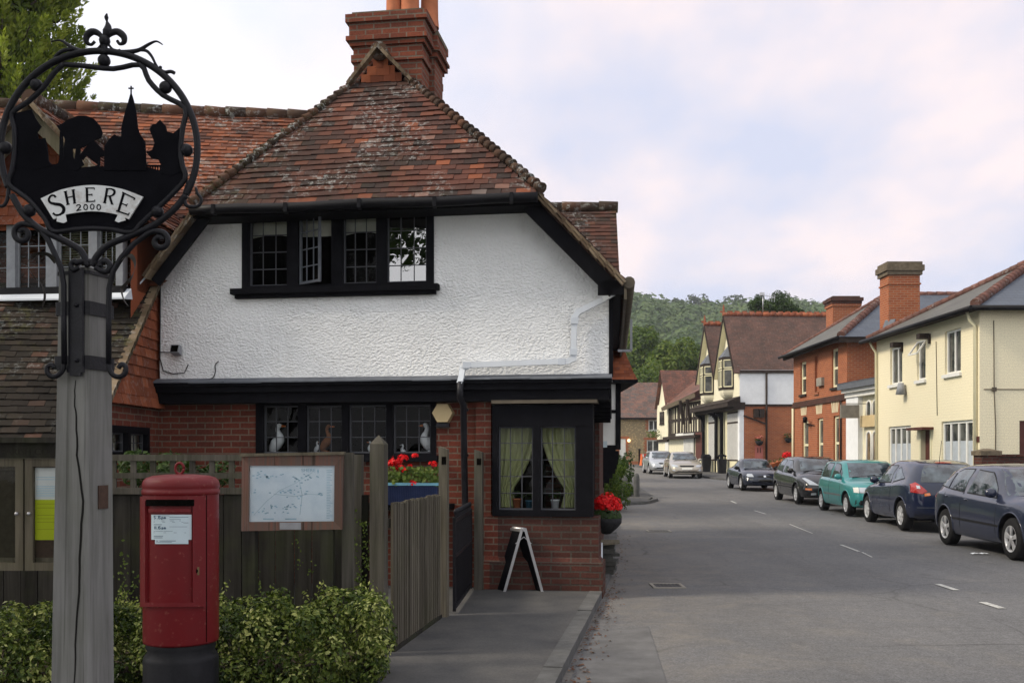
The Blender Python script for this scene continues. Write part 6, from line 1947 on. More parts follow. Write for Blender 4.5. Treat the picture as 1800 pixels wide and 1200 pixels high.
M['terracotta'] = tile_mat('terracotta', [(0, (.22, .07, .04)), (1, (.36, .12, .06))], .1, .1, .25)
M['hip_red'] = tile_mat('hip_red', [(0, (.12, .062, .052)), (1, (.18, .088, .072))], .15, .1, .25)
M['cream'] = plain('cream', (.72, .68, .52), .75, .07, 3, .15)
M['cream_trim'] = plain('cream_trim', (.70, .66, .46), .6, .06, 3)
M['white_wall'] = plain('white_wall', (.74, .76, .78), .8, .06, 3, .4, 50)
M['far_glass'] = None
s = NT('far_glass'); v = s.coord('Object')
s.set(color=s.mix(s.ramp(s.noise(1.7, 3, .5, v), [(.4, 0), (.65, 1)]), (.03, .032, .035), (.13, .13, .12)), rough=.06, spec=.6); M['far_glass'] = s.m
M['net'] = plain('net', (.42, .46, .50), .8, .1, 5)
M['dark_timber'] = plain('dark_timber', (.035, .026, .022), .8, .35, 5, .2)
M['brown_door'] = plain('brown_door', (.10, .035, .028), .5, .15, 5)
s = NT('flint'); v = s.coord('UV')
vo = s.n('ShaderNodeTexVoronoi', {'Vector': v, 'Scale': 7.0}, feature='F1')
col = s.mix(s.ramp(vo.outputs['Distance'], [(.1, 0), (.5, 1)]), s.ramp(vo.outputs['Color'], [(0, (.34, .25, .13)), (.5, (.52, .39, .2)), (1, (.62, .48, .28))]), (.26, .20, .12))
s.set(color=col, rough=.9); M['flint'] = s.m

def window(parent, pl, a0, a1, z0, z1, depth=.09, nv=1, nh=0, fw=.055, mat='white_paint', sill=True, glass='far_glass', sillmat=None, name='window', openings=None):
    """frame, glazing bars, pane and sill set into a hole of the wall"""
    mb = MB(); o0, o1 = -depth, -depth + .05
    mb.slab(pl, a0, a0 + fw, z0, z1, o0, o1); mb.slab(pl, a1 - fw, a1, z0, z1, o0, o1)
    mb.slab(pl, a0 + fw, a1 - fw, z0, z0 + fw, o0, o1); mb.slab(pl, a0 + fw, a1 - fw, z1 - fw, z1, o0, o1)
    for i in range(1, nv): x = lerp(a0, a1, i / nv); mb.slab(pl, x - fw * .55, x + fw * .55, z0 + fw, z1 - fw, o0, o1 - .004)
    for j in range(1, nh): z = lerp(z0, z1, j / nh); mb.slab(pl, a0 + fw, a1 - fw, z - fw * .45, z + fw * .45, o0, o1 - .008)
    wn_ = mb.build(name, M[mat], parent)
    mb = MB(); mb.poly([pl.pt(a0, z0, o0 + .012), pl.pt(a1, z0, o0 + .012), pl.pt(a1, z1, o0 + .012), pl.pt(a0, z1, o0 + .012)]); mb.build('pane', M[glass], wn_)
    if sill:
        mb = MB(); mb.slab(pl, a0 - .06, a1 + .06, z0 - .09, z0 - .002, -depth, .07); mb.build('sill', M[sillmat or mat], wn_)
    return wn_

# ============================ yellow painted house
YP = Pl((11.5, 32.5), (.0114, -1))
yl = thing('yellow_house', 'pale yellow painted brick house with slate hipped roof beside the parked cars', 'house', (14.5, 28.5, ground(28)))
ya0, _ = YP.hit(1541, 700); ya1, _ = YP.hit(1722, 700)
yn = YP.pt(ya1, 0); yf = YP.pt(ya0, 0)
zev = EYE + 254 / F * yn.y + .06
YE = Pl((yn.x, yn.y), (.999, .02))
def rect_at(pl, x0, y0t, x1, y1b):   # take heights at the left edge
    a0 = pl.hit(x0, 700)[0]; a1 = pl.hit(x1, 700)[0]
    return a0, a1, pl.hit(x0, y1b)[1], pl.hit(x0, y0t)[1]
yh = {'u1': rect_at(YP, 1565, 612, 1586, 677), 'u2': rect_at(YP, 1612, 602, 1627, 669), 'u3': rect_at(YP, 1661, 583, 1689, 659), 'd1': rect_at(YP, 1562, 750, 1601, 823), 'door': rect_at(YP, 1617, 756, 1638, 840), 'd2': rect_at(YP, 1655, 741, 1710, 832)}
gy = ground(28) + .08
for k in ('d1', 'd2'): h = yh[k]; yh[k] = (h[0], h[1], gy + .95, h[3])
h = yh['door']; yh['door'] = (h[0], h[1], gy + .02, h[3])
mb = MB()
wall(mb, YP, ya0, ya1, gy - .1, zev - .02, list(yh.values()), .16)
D_ = 9.0
ye_door = (YE.hit(1792, 780)[0], YE.hit(1792, 780)[0] + .9, gy, YE.hit(1792, 739)[1])
wall(mb, YE, 0, D_, gy - .1, zev - .02, [ye_door], .12)
fb = YP.pt(ya0, 0)
for z in (1,): mb.poly([(fb.x, fb.y, gy), (fb.x + D_, fb.y, gy), (fb.x + D_, fb.y, zev), (fb.x, fb.y, zev)])
mb.build('wall', M['yellow_wall'], yl)
for k in ('u1', 'u2', 'u3'): window(yl, YP, *yh[k], depth=.11, nv=1 if k == 'u2' else 2, fw=.06)
# open top light of the narrow window
h = yh['u2']
mb = MB(); zt = h[3]; q = [YP.pt(h[0], zt, -.02), YP.pt(h[1], zt, -.02), YP.pt(h[1], zt - .36, .24), YP.pt(h[0], zt - .36, .24)]
for i in range(4): mb.bar(q[i], q[(i + 1) % 4], .05, .04)
mb.build('open_toplight', M['white_paint'], yl)
for k in ('d1', 'd2'):
    wnn = window(yl, YP, *yh[k], depth=.10, nv=4, fw=.075, glass='far_glass')
    h = yh[k]; mb = MB(); n = 24
    for i in range(n): mb.poly([YP.pt(lerp(h[0], h[1], i / n), h[2], -.083 + .003 * (i % 2)), YP.pt(lerp(h[0], h[1], (i + 1) / n), h[2], -.080 - .003 * (i % 2)), YP.pt(lerp(h[0], h[1], (i + 1) / n), lerp(h[2], h[3], .62), -.080 - .003 * (i % 2)), YP.pt(lerp(h[0], h[1], i / n), lerp(h[2], h[3], .62), -.083 + .003 * (i % 2))])
    mb.build('net_curtain', M['net'], wnn)
h = yh['door']
mb = MB(); mb.slab(YP, h[0], h[1], h[2], h[3], -.16, -.12); dr = mb.build('door', M['brown_door'], yl)
mb = MB(); mb.slab(YP, h[0], h[0] + .09, h[2], h[3], -.12, .02); mb.slab(YP, h[1] - .09, h[1], h[2], h[3], -.12, .02); mb.build('door_frame', M['cream_trim'], dr)
mb = MB(); mb.slab(YP, h[0] - .18, h[1] + .12, h[3] + .0, h[3] + .07, -.02, .32); mb.build('door_canopy', M['brown_door'], yl)
mb = MB(); mb.slab(YE, ye_door[0], ye_door[1], ye_door[2], ye_door[3], -.1, -.05); mb.build('side_door', M['brown_door'], yl)
# roof
ov = .32; run = 4.6; kz = .53
e0 = V((yn.x - ov, yn.y - ov, zev)); e1 = V((yf.x - ov, yf.y + ov, zev)); Lh = (e1.y - e0.y) / 2
ap = V((e0.x + Lh, (e0.y + e1.y) / 2, zev + Lh * kz)); far = V((e0.x + D_ + 1, ap.y, ap.z))
mb = MB(); mb.poly([e0, ap, e1]); mb.build('front_roof', M['slate_moss'], yl)
mb = MB(); mb.poly([e0, (far.x, e0.y, zev), far, ap]); mb.poly([e1, ap, far, (far.x, e1.y, zev)]); mb.build('side_roof', M['slate'], yl)
mb = MB(); mb.poly([e0 - V((0, 0, .04)), e1 - V((0, 0, .04)), (e1.x + D_, e1.y, zev - .04), (e0.x + D_, e0.y, zev - .04)])
mb.build('soffit', M['dark_timber'], yl)
mb = MB(); ridge_tiles(mb, e0 + V((.1, .1, .08)), ap + V((0, 0, .05)), .12, 22); ridge_tiles(mb, e1 + V((.1, -.1, .07)), ap + V((0, 0, .05)), .10, 24); ridge_tiles(mb, ap, far, .11, 12)
mb.build('hip_tiles', M['hip_red'], yl)
mb = MB(); mb.tube([e0 + V((-.06, -.06, -.04)), e1 + V((-.06, .06, -.04))], .065, 8); mb.tube([e0 + V((-.06, -.06, -.04)), e0 + V((D_, -.06, -.04))], .065, 8); mb.build('gutter', M['gutter'], yl)
mb = MB()
a = ya1 - .12; mb.tube([YP.pt(a, zev - .08, .26), YP.pt(a, zev - .30, .18), YP.pt(a, zev - .42, .06), YP.pt(a, gy, .06)], .04, 8); mb.build('downpipe', M['cream_trim'], yl); mb = MB()
mb.tube([YP.pt(ya0 + .1, zev - .08, .26), YP.pt(ya0 + .1, zev - .28, .15), YP.pt(ya0 + .1, zev - .42, .06), YP.pt(ya0 + .1, gy, .06)], .04, 8)
mb.build('downpipe', M['cream_trim'], yl)
mb = MB()
mb.tube([YE.pt(.35, zev - .3, .01), YE.pt(.36, zev - 2.0, .01), YE.pt(.40, zev - 3.0, .01), YE.pt(.38, gy, .01)], .012, 5); mb.tube([YE.pt(.1, YE.hit(1737, 684)[1], .01), YE.pt(D_, YE.hit(1737, 684)[1], .01)], .012, 5); mb.box(yn.x + .30, yn.x + .40, yn.y - .05, yn.y, YE.hit(1737, 684)[1] - .05, YE.hit(1737, 684)[1] + .05)
mb.tube([YP.pt(YP.hit(1646, 640)[0], YP.hit(1646, 600)[1], .01), YP.pt(YP.hit(1648, 640)[0], YP.hit(1648, 730)[1], .01)], .010, 5)
mb.build('wall_cable', M['soffit_brown'], yl)
# hanging brackets under the eave, wall lamp, name plate
for px, py in ((1584, 606), (1632, 591)):
    a, z = YP.hit(px, py); mb = MB(); mb.slab(YP, a - .1, a + .12, z - .07, z + .07, .02, .30); mb.slab(YP, a + .1, a + .16, z - .22, z + .06, .0, .06); mb.build('eave_lamp', M['dark_timber'], yl)
a, z = YP.hit(1592, 683)
mb = MB(); c = YP.pt(a, z, .14); mb.lathe([(0, .17), (.08, .17), (.15, -.17), (.12, -.17), (0, -.1)], c, 12); mb.tube([c + V((0, 0, .1)), c + V((.14, 0, .1))], .02, 6); mb.build('wall_lamp', M['grey_paint'], yl)
a0, a1, z0, z1 = rect_at(YP, 1713, 767, 1722, 777); mb = MB(); mb.slab(YP, a0, a1, z0, z1, 0, .02); mb.build('name_plaque', M['brown_door'], yl)
# chimney
cy = 31.4; cxx = lambda px: (px - 900) / F * cy; czf = lambda py: EYE + (800 - py) / F * cy
mb = MB(); x0, x1 = cxx(1562), cxx(1617)
mb.box(x0, x1, cy, cy + .75, czf(590), czf(478)); mb.box(x0 - .03, x1 + .03, cy - .03, cy + .78, czf(500), czf(497))
ch = mb.build('chimney', M['brick_far'], yl)
mb = MB(); mb.box(x0 - .06, x1 + .06, cy - .06, cy + .81, czf(483), czf(476)); mb.box(x0 - .11, x1 + .11, cy - .11, cy + .86, czf(476), czf(466)); mb.box(x0 - .06, x1 + .06, cy - .06, cy + .81, czf(466), czf(460)); mb.build('chimney_cap', M['cap_mortar'], ch)
mb = MB(); mb.bar(V((x0 - .12, cy - .1, czf(586))), V((x0 + .06, cy + .0, czf(562))), .4, .03); mb.build('lead_soaker', M['lead'], ch)
# low brick garden wall with pier
gw = thing('garden_wall', 'low dark red brick garden wall with a capped pier', 'garden wall', (YE.pt(.1, 0).x, yn.y - 1.6, gy))
wy = yn.y - 1.6; X_ = lambda px: (px - 900) / F * wy; Zw = lambda py: EYE + (800 - py) / F * wy
mb = MB(); mb.box(X_(1738), X_(1738) + 5, wy + .1, wy + .32, gy - .1, Zw(802)); mb.build('wall', M['brick_base'], gw)
mb = MB(); mb.box(X_(1726), X_(1757), wy, wy + .42, gy - .1, Zw(800)); pr = mb.build('pier', M['brick_base'], gw)
mb = MB(); mb.box(X_(1723), X_(1760), wy - .04, wy + .46, Zw(800), Zw(792)); mb.hexa([V((X_(1725), wy - .02, Zw(792))), V((X_(1758), wy - .02, Zw(792))), V((X_(1758), wy + .44, Zw(792))), V((X_(1725), wy + .44, Zw(792))), V((X_(1738), wy + .15, Zw(788))), V((X_(1746), wy + .15, Zw(788))), V((X_(1746), wy + .27, Zw(788))), V((X_(1738), wy + .27, Zw(788)))]); mb.build('pier_cap', M['cap_mortar'], pr)
mb = MB(); x = X_(1757)
while x < X_(1757) + 4: mb.box(x, x + .2, wy + .06, wy + .36, Zw(802), Zw(798)); x += .215
mb.build('coping', M['brick_base'], gw)

# ============================ red brick house
RP = Pl((12.1, 43.0), (.014, -1))
rd = thing('red_brick_house', 'red brick house with slate hipped roof, sash windows and a string course', 'house', (15, 39, ground(39)))
ra0, _ = RP.hit(1395, 700); ra1, _ = RP.hit(1489, 700)
rn_ = RP.pt(ra1, 0); rf_ = RP.pt(ra0, 0)
zr_e = EYE + 206 / F * rn_.y
gr = ground(39) + .08
RE = Pl((rn_.x, rn_.y), (1, 0))
rh = {'u1': rect_at(RP, 1407, 637, 1417, 694), 'u2': rect_at(RP, 1432, 627, 1439, 690), 'u3': rect_at(RP, 1462, 614, 1473, 682), 'd1': rect_at(RP, 1410, 740, 1421, 806), 'd2': rect_at(RP, 1437, 735, 1447, 806), 'd3': rect_at(RP, 1465, 731, 1475, 805)}
for k in ('d1', 'd2', 'd3'): h = rh[k]; rh[k] = (h[0], h[1], gr + .75, h[3])
mb = MB(); wall(mb, RP, ra0, ra1, gr - .1, zr_e, list(rh.values()), .16); wall(mb, RE, 0, 8, gr - .1, zr_e)
mb.poly([(rf_.x, rf_.y, gr), (rf_.x + 8, rf_.y, gr), (rf_.x + 8, rf_.y, zr_e), (rf_.x, rf_.y, zr_e)])
mb.build('wall', M['brick_far'], rd)
for k, h in rh.items():
    if k == 'u2':
        mb = MB(); mb.slab(RP, h[0], h[1], h[2], h[3], -.15, -.10); mb.slab(RP, h[0] - .05, h[1] + .05, h[2] - .1, h[2], -.1, .06); mb.build('blind_window', M['brick_far'], rd)
    else: window(rd, RP, *h, depth=.12, nv=1, nh=2, fw=.10, mat='cream_trim', sillmat='dark_timber')
mb = MB(); za = RP.hit(1395, 712)[1]
mb.slab(RP, ra0 - .03, ra1 + .06, za - .13, za + .02, 0, .06); mb.slab(RP, ra0 - .03, ra1 + .03, za + .02, za + .10, 0, .035); mb.slab(RE, .0, 1.2, za - .13, za + .02, 0, .06)
mb.build('string_course', M['brick_base'], rd)
mb = MB()
for px in (1413, 1440, 1468):
    a, z = RP.hit(px, lerp(722, 716, (px - 1413) / 55)); 
    for i in range(-2, 3): mb.prism([RP.pt(a + i * .14 - .04, z - .18, .0), RP.pt(a + i * .14 + .04, z - .18, .0), RP.pt(a + i * .18 + .04, z + .22, .0), RP.pt(a + i * .18 - .04, z + .22, .0)], V((-.012, 0, 0)))
mb.build('window_arches', M['cream_trim'], rd)
mb = MB(); a, z = RP.hit(1426, 738); c = RP.pt(a, z, .25); mb.lathe([(0, .16), (.1, .1), (.08, -.1), (0, -.13)], c, 6); mb.bar(c + V((0, 0, -.1)), c + V((.26, 0, -.2)), .03, .03); mb.bar(c + V((.2, .5, -.2)), c + V((.2, -.5, -.2)), .03, .03); mb.build('wall_lantern', M['gutter'], rd)
mb = MB(); a0, a1, z0, z1 = rect_at(RP, 1440, 665, 1449, 679); mb.slab(RP, a0, a1, z0, z1, 0, .12); mb.build('vent_box', M['concrete'], rd)
mb = MB(); mb.tube([RP.pt(ra0 + .1, za - .15, .06), RP.pt(ra0 + .1, gr, .06)], .05, 8); mb.build('downpipe', M['cream_trim'], rd)
mb = MB(); mb.tube([RP.pt(ra1 - .55, za - .1, .05), RP.pt(ra1 - .55, gr, .05)], .035, 8); mb.build('drain_stack', M['dark_timber'], rd)
ov = .45
e0 = V((rn_.x - ov, rn_.y - ov, zr_e)); e1 = V((rf_.x - ov, rf_.y + ov, zr_e)); ym = (e0.y + e1.y) / 2
ap = V(((1560 - 900) / F * ym, ym, EYE + 283 / F * ym)); far = V((ap.x + 7, ap.y, ap.z))
mb = MB(); mb.poly([e0, ap, e1]); mb.build('front_roof', M['slate_moss'], rd)
mb = MB(); mb.poly([e0, (far.x + 2, e0.y, zr_e), far, ap]); mb.poly([e1, ap, far, (far.x + 2, e1.y, zr_e)]); mb.build('side_roof', M['slate'], rd)
mb = MB(); ridge_tiles(mb, e0 + V((.1, .1, .06)), ap + V((0, 0, .03)), .14, 18); ridge_tiles(mb, e1 + V((.1, -.1, .05)), ap + V((0, 0, .03)), .09, 18); ridge_tiles(mb, ap, far, .11, 18); mb.build('hip_tiles', M['hip_red'], rd)
mb = MB(); mb.poly([e0 - V((0, 0, .05)), e1 - V((0, 0, .05)), (e1.x + 8, e1.y, zr_e - .05), (e0.x + 8, e0.y, zr_e - .05)]); mb.box(e0.x + .02, e0.x + .10, e0.y, e1.y, zr_e - .16, zr_e - .01); mb.box(e0.x, e0.x + 8, e0.y + .02, e0.y + .1, zr_e - .2, zr_e - .01); mb.build('soffit', M['dark_timber'], rd)
mb = MB(); mb.tube([e0 + V((-.05, -.05, -.03)), e1 + V((-.05, .05, -.03))], .06, 8); mb.build('gutter', M['gutter'], rd)
cy = 42.0; cxx = lambda px: (px - 900) / F * cy; czf = lambda py: EYE + (800 - py) / F * cy
mb = MB(); x0, x1 = cxx(1464), cxx(1512); mb.box(x0, x1, cy, cy + .9, czf(600), czf(536)); mb.box(x0 - .05, x1 + .05, cy - .05, cy + .95, czf(538), czf(534)); ch = mb.build('chimney', M['brick_far'], rd)
mb = MB(); mb.box(x0 - .06, x1 + .06, cy - .06, cy + .96, czf(534), czf(529)); mb.box(x0 - .11, x1 + .11, cy - .11, cy + 1.0, czf(529), czf(523)); mb.box(x0, x1, cy, cy + .9, czf(523), czf(520)); mb.build('chimney_cap', M['brick_base'], ch)

# ============================ small cream shop between the two houses
CP_ = Pl((12.05, 35.75), (.06, -1))
sh = thing('cream_shop', 'small cream shop front with arched windows squeezed between red and yellow houses', 'shop', (13, 34, ground(34)))
ca0, ca1 = -.02, 3.2
zc1 = CP_.hit(1500, 676)[1]; zfl = CP_.hit(1500, 698)[1]; gs = ground(34) + .08
mb = MB(); mb.slab(CP_, ca0, ca1, gs - .1, zc1, -5, -.12); mb.build('wall', M['cream'], sh)
mb = MB(); mb.slab(CP_, ca0 + .0, ca1, zfl, zc1 - .28, -.12, .10); mb.slab(CP_, ca0 - .02, ca1, zc1 - .28, zc1 - .16, -.1, .22); mb.build('fascia', M['white_paint'], sh)
mb = MB(); mb.slab(CP_, ca0 - .1, ca1, zc1 - .16, zc1 + .02, -.2, .34); mb.hexa([CP_.pt(ca0 - .1, zc1 + .02, .34), CP_.pt(ca1, zc1 + .02, .34), CP_.pt(ca1, zc1 + .3, -2.5), CP_.pt(ca0 - .1, zc1 + .3, -2.5), CP_.pt(ca0 - .1, zc1 + .07, .36), CP_.pt(ca1, zc1 + .07, .36), CP_.pt(ca1, zc1 + .36, -2.5), CP_.pt(ca0 - .1, zc1 + .36, -2.5)]); mb.build('lead_roof', M['lead'], sh)
mb = MB(); a = CP_.hit(1513, 760)[0]; mb.slab(CP_, ca0, ca0 + (a - ca0) * .9, gs, zfl, -.12, .05); mb.build('pilaster', M['white_wall'], sh)
def arched(parent, pl, a0, a1, z0, z1, glass, frame, name):
    r = (a1 - a0) / 2; c = (a0 + a1) / 2; fw = .075
    inn = [pl.pt(a0, z0, .01)] + [pl.pt(a1, z0, .01)] + [pl.pt(c + r * math.cos(R(t)), z1 - r + r * math.sin(R(t)), .01) for t in range(0, 181, 20)]
    mb = MB(); mb.tube([pl.pt(a0, z0, .02)] + [pl.pt(c - r * math.cos(R(t)), z1 - r + r * math.sin(R(t)), .02) for t in range(0, 181, 15)] + [pl.pt(a1, z0, .02)], fw / 2, 6); f = mb.build(name, frame, parent)
    mb = MB(); mb.poly(inn); mb.build('pane', glass, f)
shopglass = plain('shop_glass', (.18, .12, .07), .1, .7, 3, spec=.6)
zA0, zA1 = CP_.hit(1525, 738)[1], CP_.hit(1525, 704)[1]; zB0, zB1 = gs + .55, CP_.hit(1525, 758)[1]
SPn = CP_.move(-.12)
for k in range(4):
    a = CP_.hit(1519, 760)[0] + k * .50
    arched(sh, SPn, a, a + .36, zA0, zA1, M['far_glass'], M['white_paint'], 'upper_arched_window'); arched(sh, SPn, a, a + .36, zB0, zB1, shopglass, M['white_paint'], 'lower_arched_window')
mb = MB(); a0 = CP_.hit(1513, 760)[0]; mb.slab(CP_, a0, ca1, CP_.hit(1514, 748)[1] - .05, CP_.hit(1514, 746)[1] + .30, -.12, .02); mb.build('name_board', M['cream_plastic'], sh)
mb = MB(); a = CP_.hit(1514, 712)[0]; z = CP_.hit(1520, 720)[1]; c = CP_.pt(a + .1, z, .35); mb.box(c.x - .42, c.x + .22, c.y - .03, c.y + .03, z - .28, z + .18); mb.bar(c + V((-.4, 0, .22)), c + V((.5, 0, .22)), .03, .03); mb.build('hanging_sign', M['concrete'], sh)

# ============================ twin gabled black and white shop
TP = Pl((12.82, 67.6), (.06, -1))
tw = thing('twin_gable_shop', 'white and black shop with two steep tiled gables, oriel bays and brick side wall', 'shop', (15, 62, ground(62)))
ta1 = TP.hit(1300, 700)[0]; ta0 = TP.hit(1232, 700)[0]
tn = TP.pt(ta1, 0); TE = Pl((tn.x, tn.y), (1, 0))
zte = EYE + 150 / F * tn.y; gt_ = ground(60) + .08
tm = (ta0 + ta1) / 2
zap = EYE + 247 / F * 60.7
zj = TP.hit(1298, 709)[1]
mb = MB()
for (b0, b1) in ((ta0, tm), (tm, ta1)):
    c = (b0 + b1) / 2
    mb.poly([TP.pt(b0, zj - .1), TP.pt(b1, zj - .1), TP.pt(b1, zte), TP.pt(c, zap - .1), TP.pt(b0, zte)])
mb.build('gable_wall', M['cream'], tw)
mb = MB(); zs_ = TE.hit(1350, 712)[1]; wall(mb, TE, 0, 9, zs_, zte); mb.build('white_side_wall', M['white_wall'], tw)
mb = MB(); wall(mb, TE, .25, 9, gt_ - .2, zs_); mb.build('brick_side_wall', M['brick_far'], tw)
mb = MB(); mb.slab(TE, -.0, .25, gt_ - .2, zs_, -.3, .012); mb.slab(TP, ta1 - .3, ta1, gt_ - .1, zj, -.3, .012); mb.build('corner_pier', M['white_wall'], tw)
# roofs
for k, (b0, b1) in enumerate(((ta0, tm), (tm, ta1))):
    c = (b0 + b1) / 2; o = .38; oh = .12
    f = lambda a, z, off: TP.pt(a, z, off)
    dz = (zap - zte) / ((b1 - b0) / 2)
    mb = MB(); back = -12
    mb.poly([f(b1 + oh, zte - oh * dz, o), f(b1 + oh, zte - oh * dz, back), f(c, zap, back), f(c, zap, o)][::-1])
    mb.poly([f(b0 - oh * (k == 0), zte - oh * dz * (k == 0), o), f(b0 - oh * (k == 0), zte - oh * dz * (k == 0), back), f(c, zap, back), f(c, zap, o)])
    mb.build('roof', M['tile_far'], tw)
    mb = MB()
    for (a, z) in ((b0, zte), (b1, zte)): mb.prism([f(a, z, o), f(c, zap, o), f(c, zap - .28, o), f(a, z - .28, o)], f(0, 0, -.06) - f(0, 0, 0))
    mb.build('barge_board', M['dark_timber'], tw)
    mb = MB()
    for (a, z) in ((b0 + .12, zte - .12), (b1 - .12, zte - .12)): mb.prism([f(a, z - .1, o - .05), f(c, zap - .3, o - .05), f(c, zap - .3, .0), f(a, z - .1, 0)], V((0, 0, .02)))
    mb.build('verge_soffit', M['cream_trim'], tw)
    mb = MB(); ridge_tiles(mb, f(c, zap + .04, o), f(c, zap + .04, back), .13, 30)
    n = 26
    for i in range(n): mb.bar(f(c, zap + .12, o - i * .45), f(c, zap + .24, o - i * .45), .30, .05, up=(0, 1, 0))
    rt_ = mb.build('ridge_tiles', M['terracotta'], tw)
    mb = MB(); mb.lathe([(.05, 0), (.09, .06), (.04, .12), (.08, .25), (.02, .5), (0, .55)], f(c, zap + .1, o - .06), 8); mb.build('finial', M['terracotta'], rt_)
    # oriel bay window
    w_ = .82; z0o, z1o = TP.hit((1255, 1279)[k], (690, 683)[k])[1], TP.hit((1255, 1279)[k], (642, 634)[k])[1]
    cc = c + .25
    plan = [(cc - w_, 0), (cc - w_ * .55, .55), (cc + w_ * .55, .55), (cc + w_, 0)]
    mb = MB(); fr = []
    ring = lambda z, g: [TP.pt(cc + (a - cc) * g, z, off * g) for a, off in plan]
    for (zA, zB, gA, gB) in ((z0o - .12, z0o, 1.06, 1.06), (z1o, z1o + .14, 1.06, 1.06), ):
        A_, B_ = ring(zA, gA), ring(zB, gB)
        mb.hexa([A_[0], A_[1], A_[2], A_[3], B_[0], B_[1], B_[2], B_[3]])
    for (a, off) in plan: mb.bar(TP.pt(a, z0o, off), TP.pt(a, z1o, off), .11, .11, up=(0, 1, 0))
    orl = mb.build('oriel_window', M['dark_timber'], tw)
    mb = MB()
    for i in range(3):
        p, q = plan[i], plan[i + 1]
        ncol = 2 if i == 1 else 1
        for j in range(ncol):
            t0, t1 = (j + .10) / ncol, (j + .9) / ncol
            for (zA, zB) in ((z0o + .06, lerp(z0o, z1o, .63)), (lerp(z0o, z1o, .70), z1o - .06)):
                P4 = [TP.pt(lerp(p[0], q[0], t0), zA, lerp(p[1], q[1], t0) + .02), TP.pt(lerp(p[0], q[0], t1), zA, lerp(p[1], q[1], t1) + .02), TP.pt(lerp(p[0], q[0], t1), zB, lerp(p[1], q[1], t1) + .02), TP.pt(lerp(p[0], q[0], t0), zB, lerp(p[1], q[1], t0) + .02)]
                for m_ in range(4): mb.bar(P4[m_], P4[(m_ + 1) % 4], .07, .06, up=(0, 1, 0) if m_ % 2 else (0, 0, 1))
    mb.build('casement_frames', M['cream_trim'], orl)
    mb = MB()
    for i in range(3): p, q = plan[i], plan[i + 1]; mb.poly([TP.pt(p[0], z0o, p[1]), TP.pt(q[0], z0o, q[1]), TP.pt(q[0], z1o, q[1]), TP.pt(p[0], z1o, p[1])])
    mb.build('pane', M['far_glass'], orl)
    mb = MB(); A_, T_ = ring(z1o + .14, 1.1), TP.pt(cc, z1o + 1.0, .0)
    for i in range(3): mb.poly([A_[i], A_[i + 1], T_])
    mb.build('oriel_roof', M['lead'], orl)
    mb = MB(); prev = ring(z0o - .12, 1.0)
    for j in range(1, 7):
        t = j / 6; cur = ring(z0o - .12 - .62 * math.sin(t * math.pi / 2), math.cos(t * math.pi / 2) * .98 + .02)
        for i in range(3): mb.poly([prev[i], prev[i + 1], cur[i + 1], cur[i]])
        prev = cur
    mb.build('oriel_base', M['cream'], orl)
# jetty, shop front, posts
mb = MB(); mb.slab(TP, ta0 - .1, ta1 + .15, zj - .18, zj + .06, -.3, .75); mb.slab(TP, ta0 - .1, ta1 + .1, zj - .36, zj - .18, -.3, .40)
mb.hexa([TP.pt(ta0 - .1, zj + .06, .78), TP.pt(ta1 + .2, zj + .06, .78), TP.pt(ta1 + .2, zj + .06, 0), TP.pt(ta0 - .1, zj + .06, 0), TP.pt(ta0 - .1, zj + .09, .78), TP.pt(ta1 + .2, zj + .09, .78), TP.pt(ta1 + .2, zj + .42, .02), TP.pt(ta0 - .1, zj + .42, .02)])
mb.build('jetty', M['dark_timber'], tw)
tposts = [(TP.hit(px, 780)[0]) for px in (1238, 1260.5, 1270)]
for a in tposts:
    mb = MB(); mb.slab(TP, a - .14, a + .14, gt_ - .1, zj - .36, -.02, .14)
    for j in range(5): mb.slab(TP, a - .13, a + .13, zj - .36 - .5 * (1 - j / 5), zj - .36 - .5 * (1 - (j + 1) / 5), .14, .14 + .45 * ((j + 1) / 5) ** 2)
    mb.build('shop_post', M['black_timber'], tw)
mb = MB(); mb.slab(TP, ta0, ta1 - .3, gt_ - .1, zj - .3, -.5, -.12); mb.slab(TP, ta0, ta1 - .3, gt_ - .1, gt_ + .75, -.3, .10); mb.build('shopfront', M['cream_trim'], tw)
for (x0, x1) in ((1244, 1257), (1277, 1296)):
    a0, a1 = TP.hit(x0, 780)[0], TP.hit(x1, 780)[0]; zt = TP.hit(x0, 728)[1]; zb = gt_ + .85
    mb = MB(); mb.slab(TP, a0 - .06, a1 + .06, zb - .1, zt + .12, -.1, -.06); sw_ = mb.build('shop_window', M['dark_timber'], tw)
    mb = MB(); n = 10
    for i in range(n): u = lerp(a0, a1, i / n); g_ = (a1 - a0) / n; mb.slab(TP, u + g_ * .2, u + g_ * .75, zb, lerp(zb, zt, .78), -.058, -.045); mb.slab(TP, u + g_ * .2, u + g_ * .75, lerp(zb, zt, .82), zt, -.058, -.045)
    mb.build('slatted_blind', M['white_paint'], sw_)
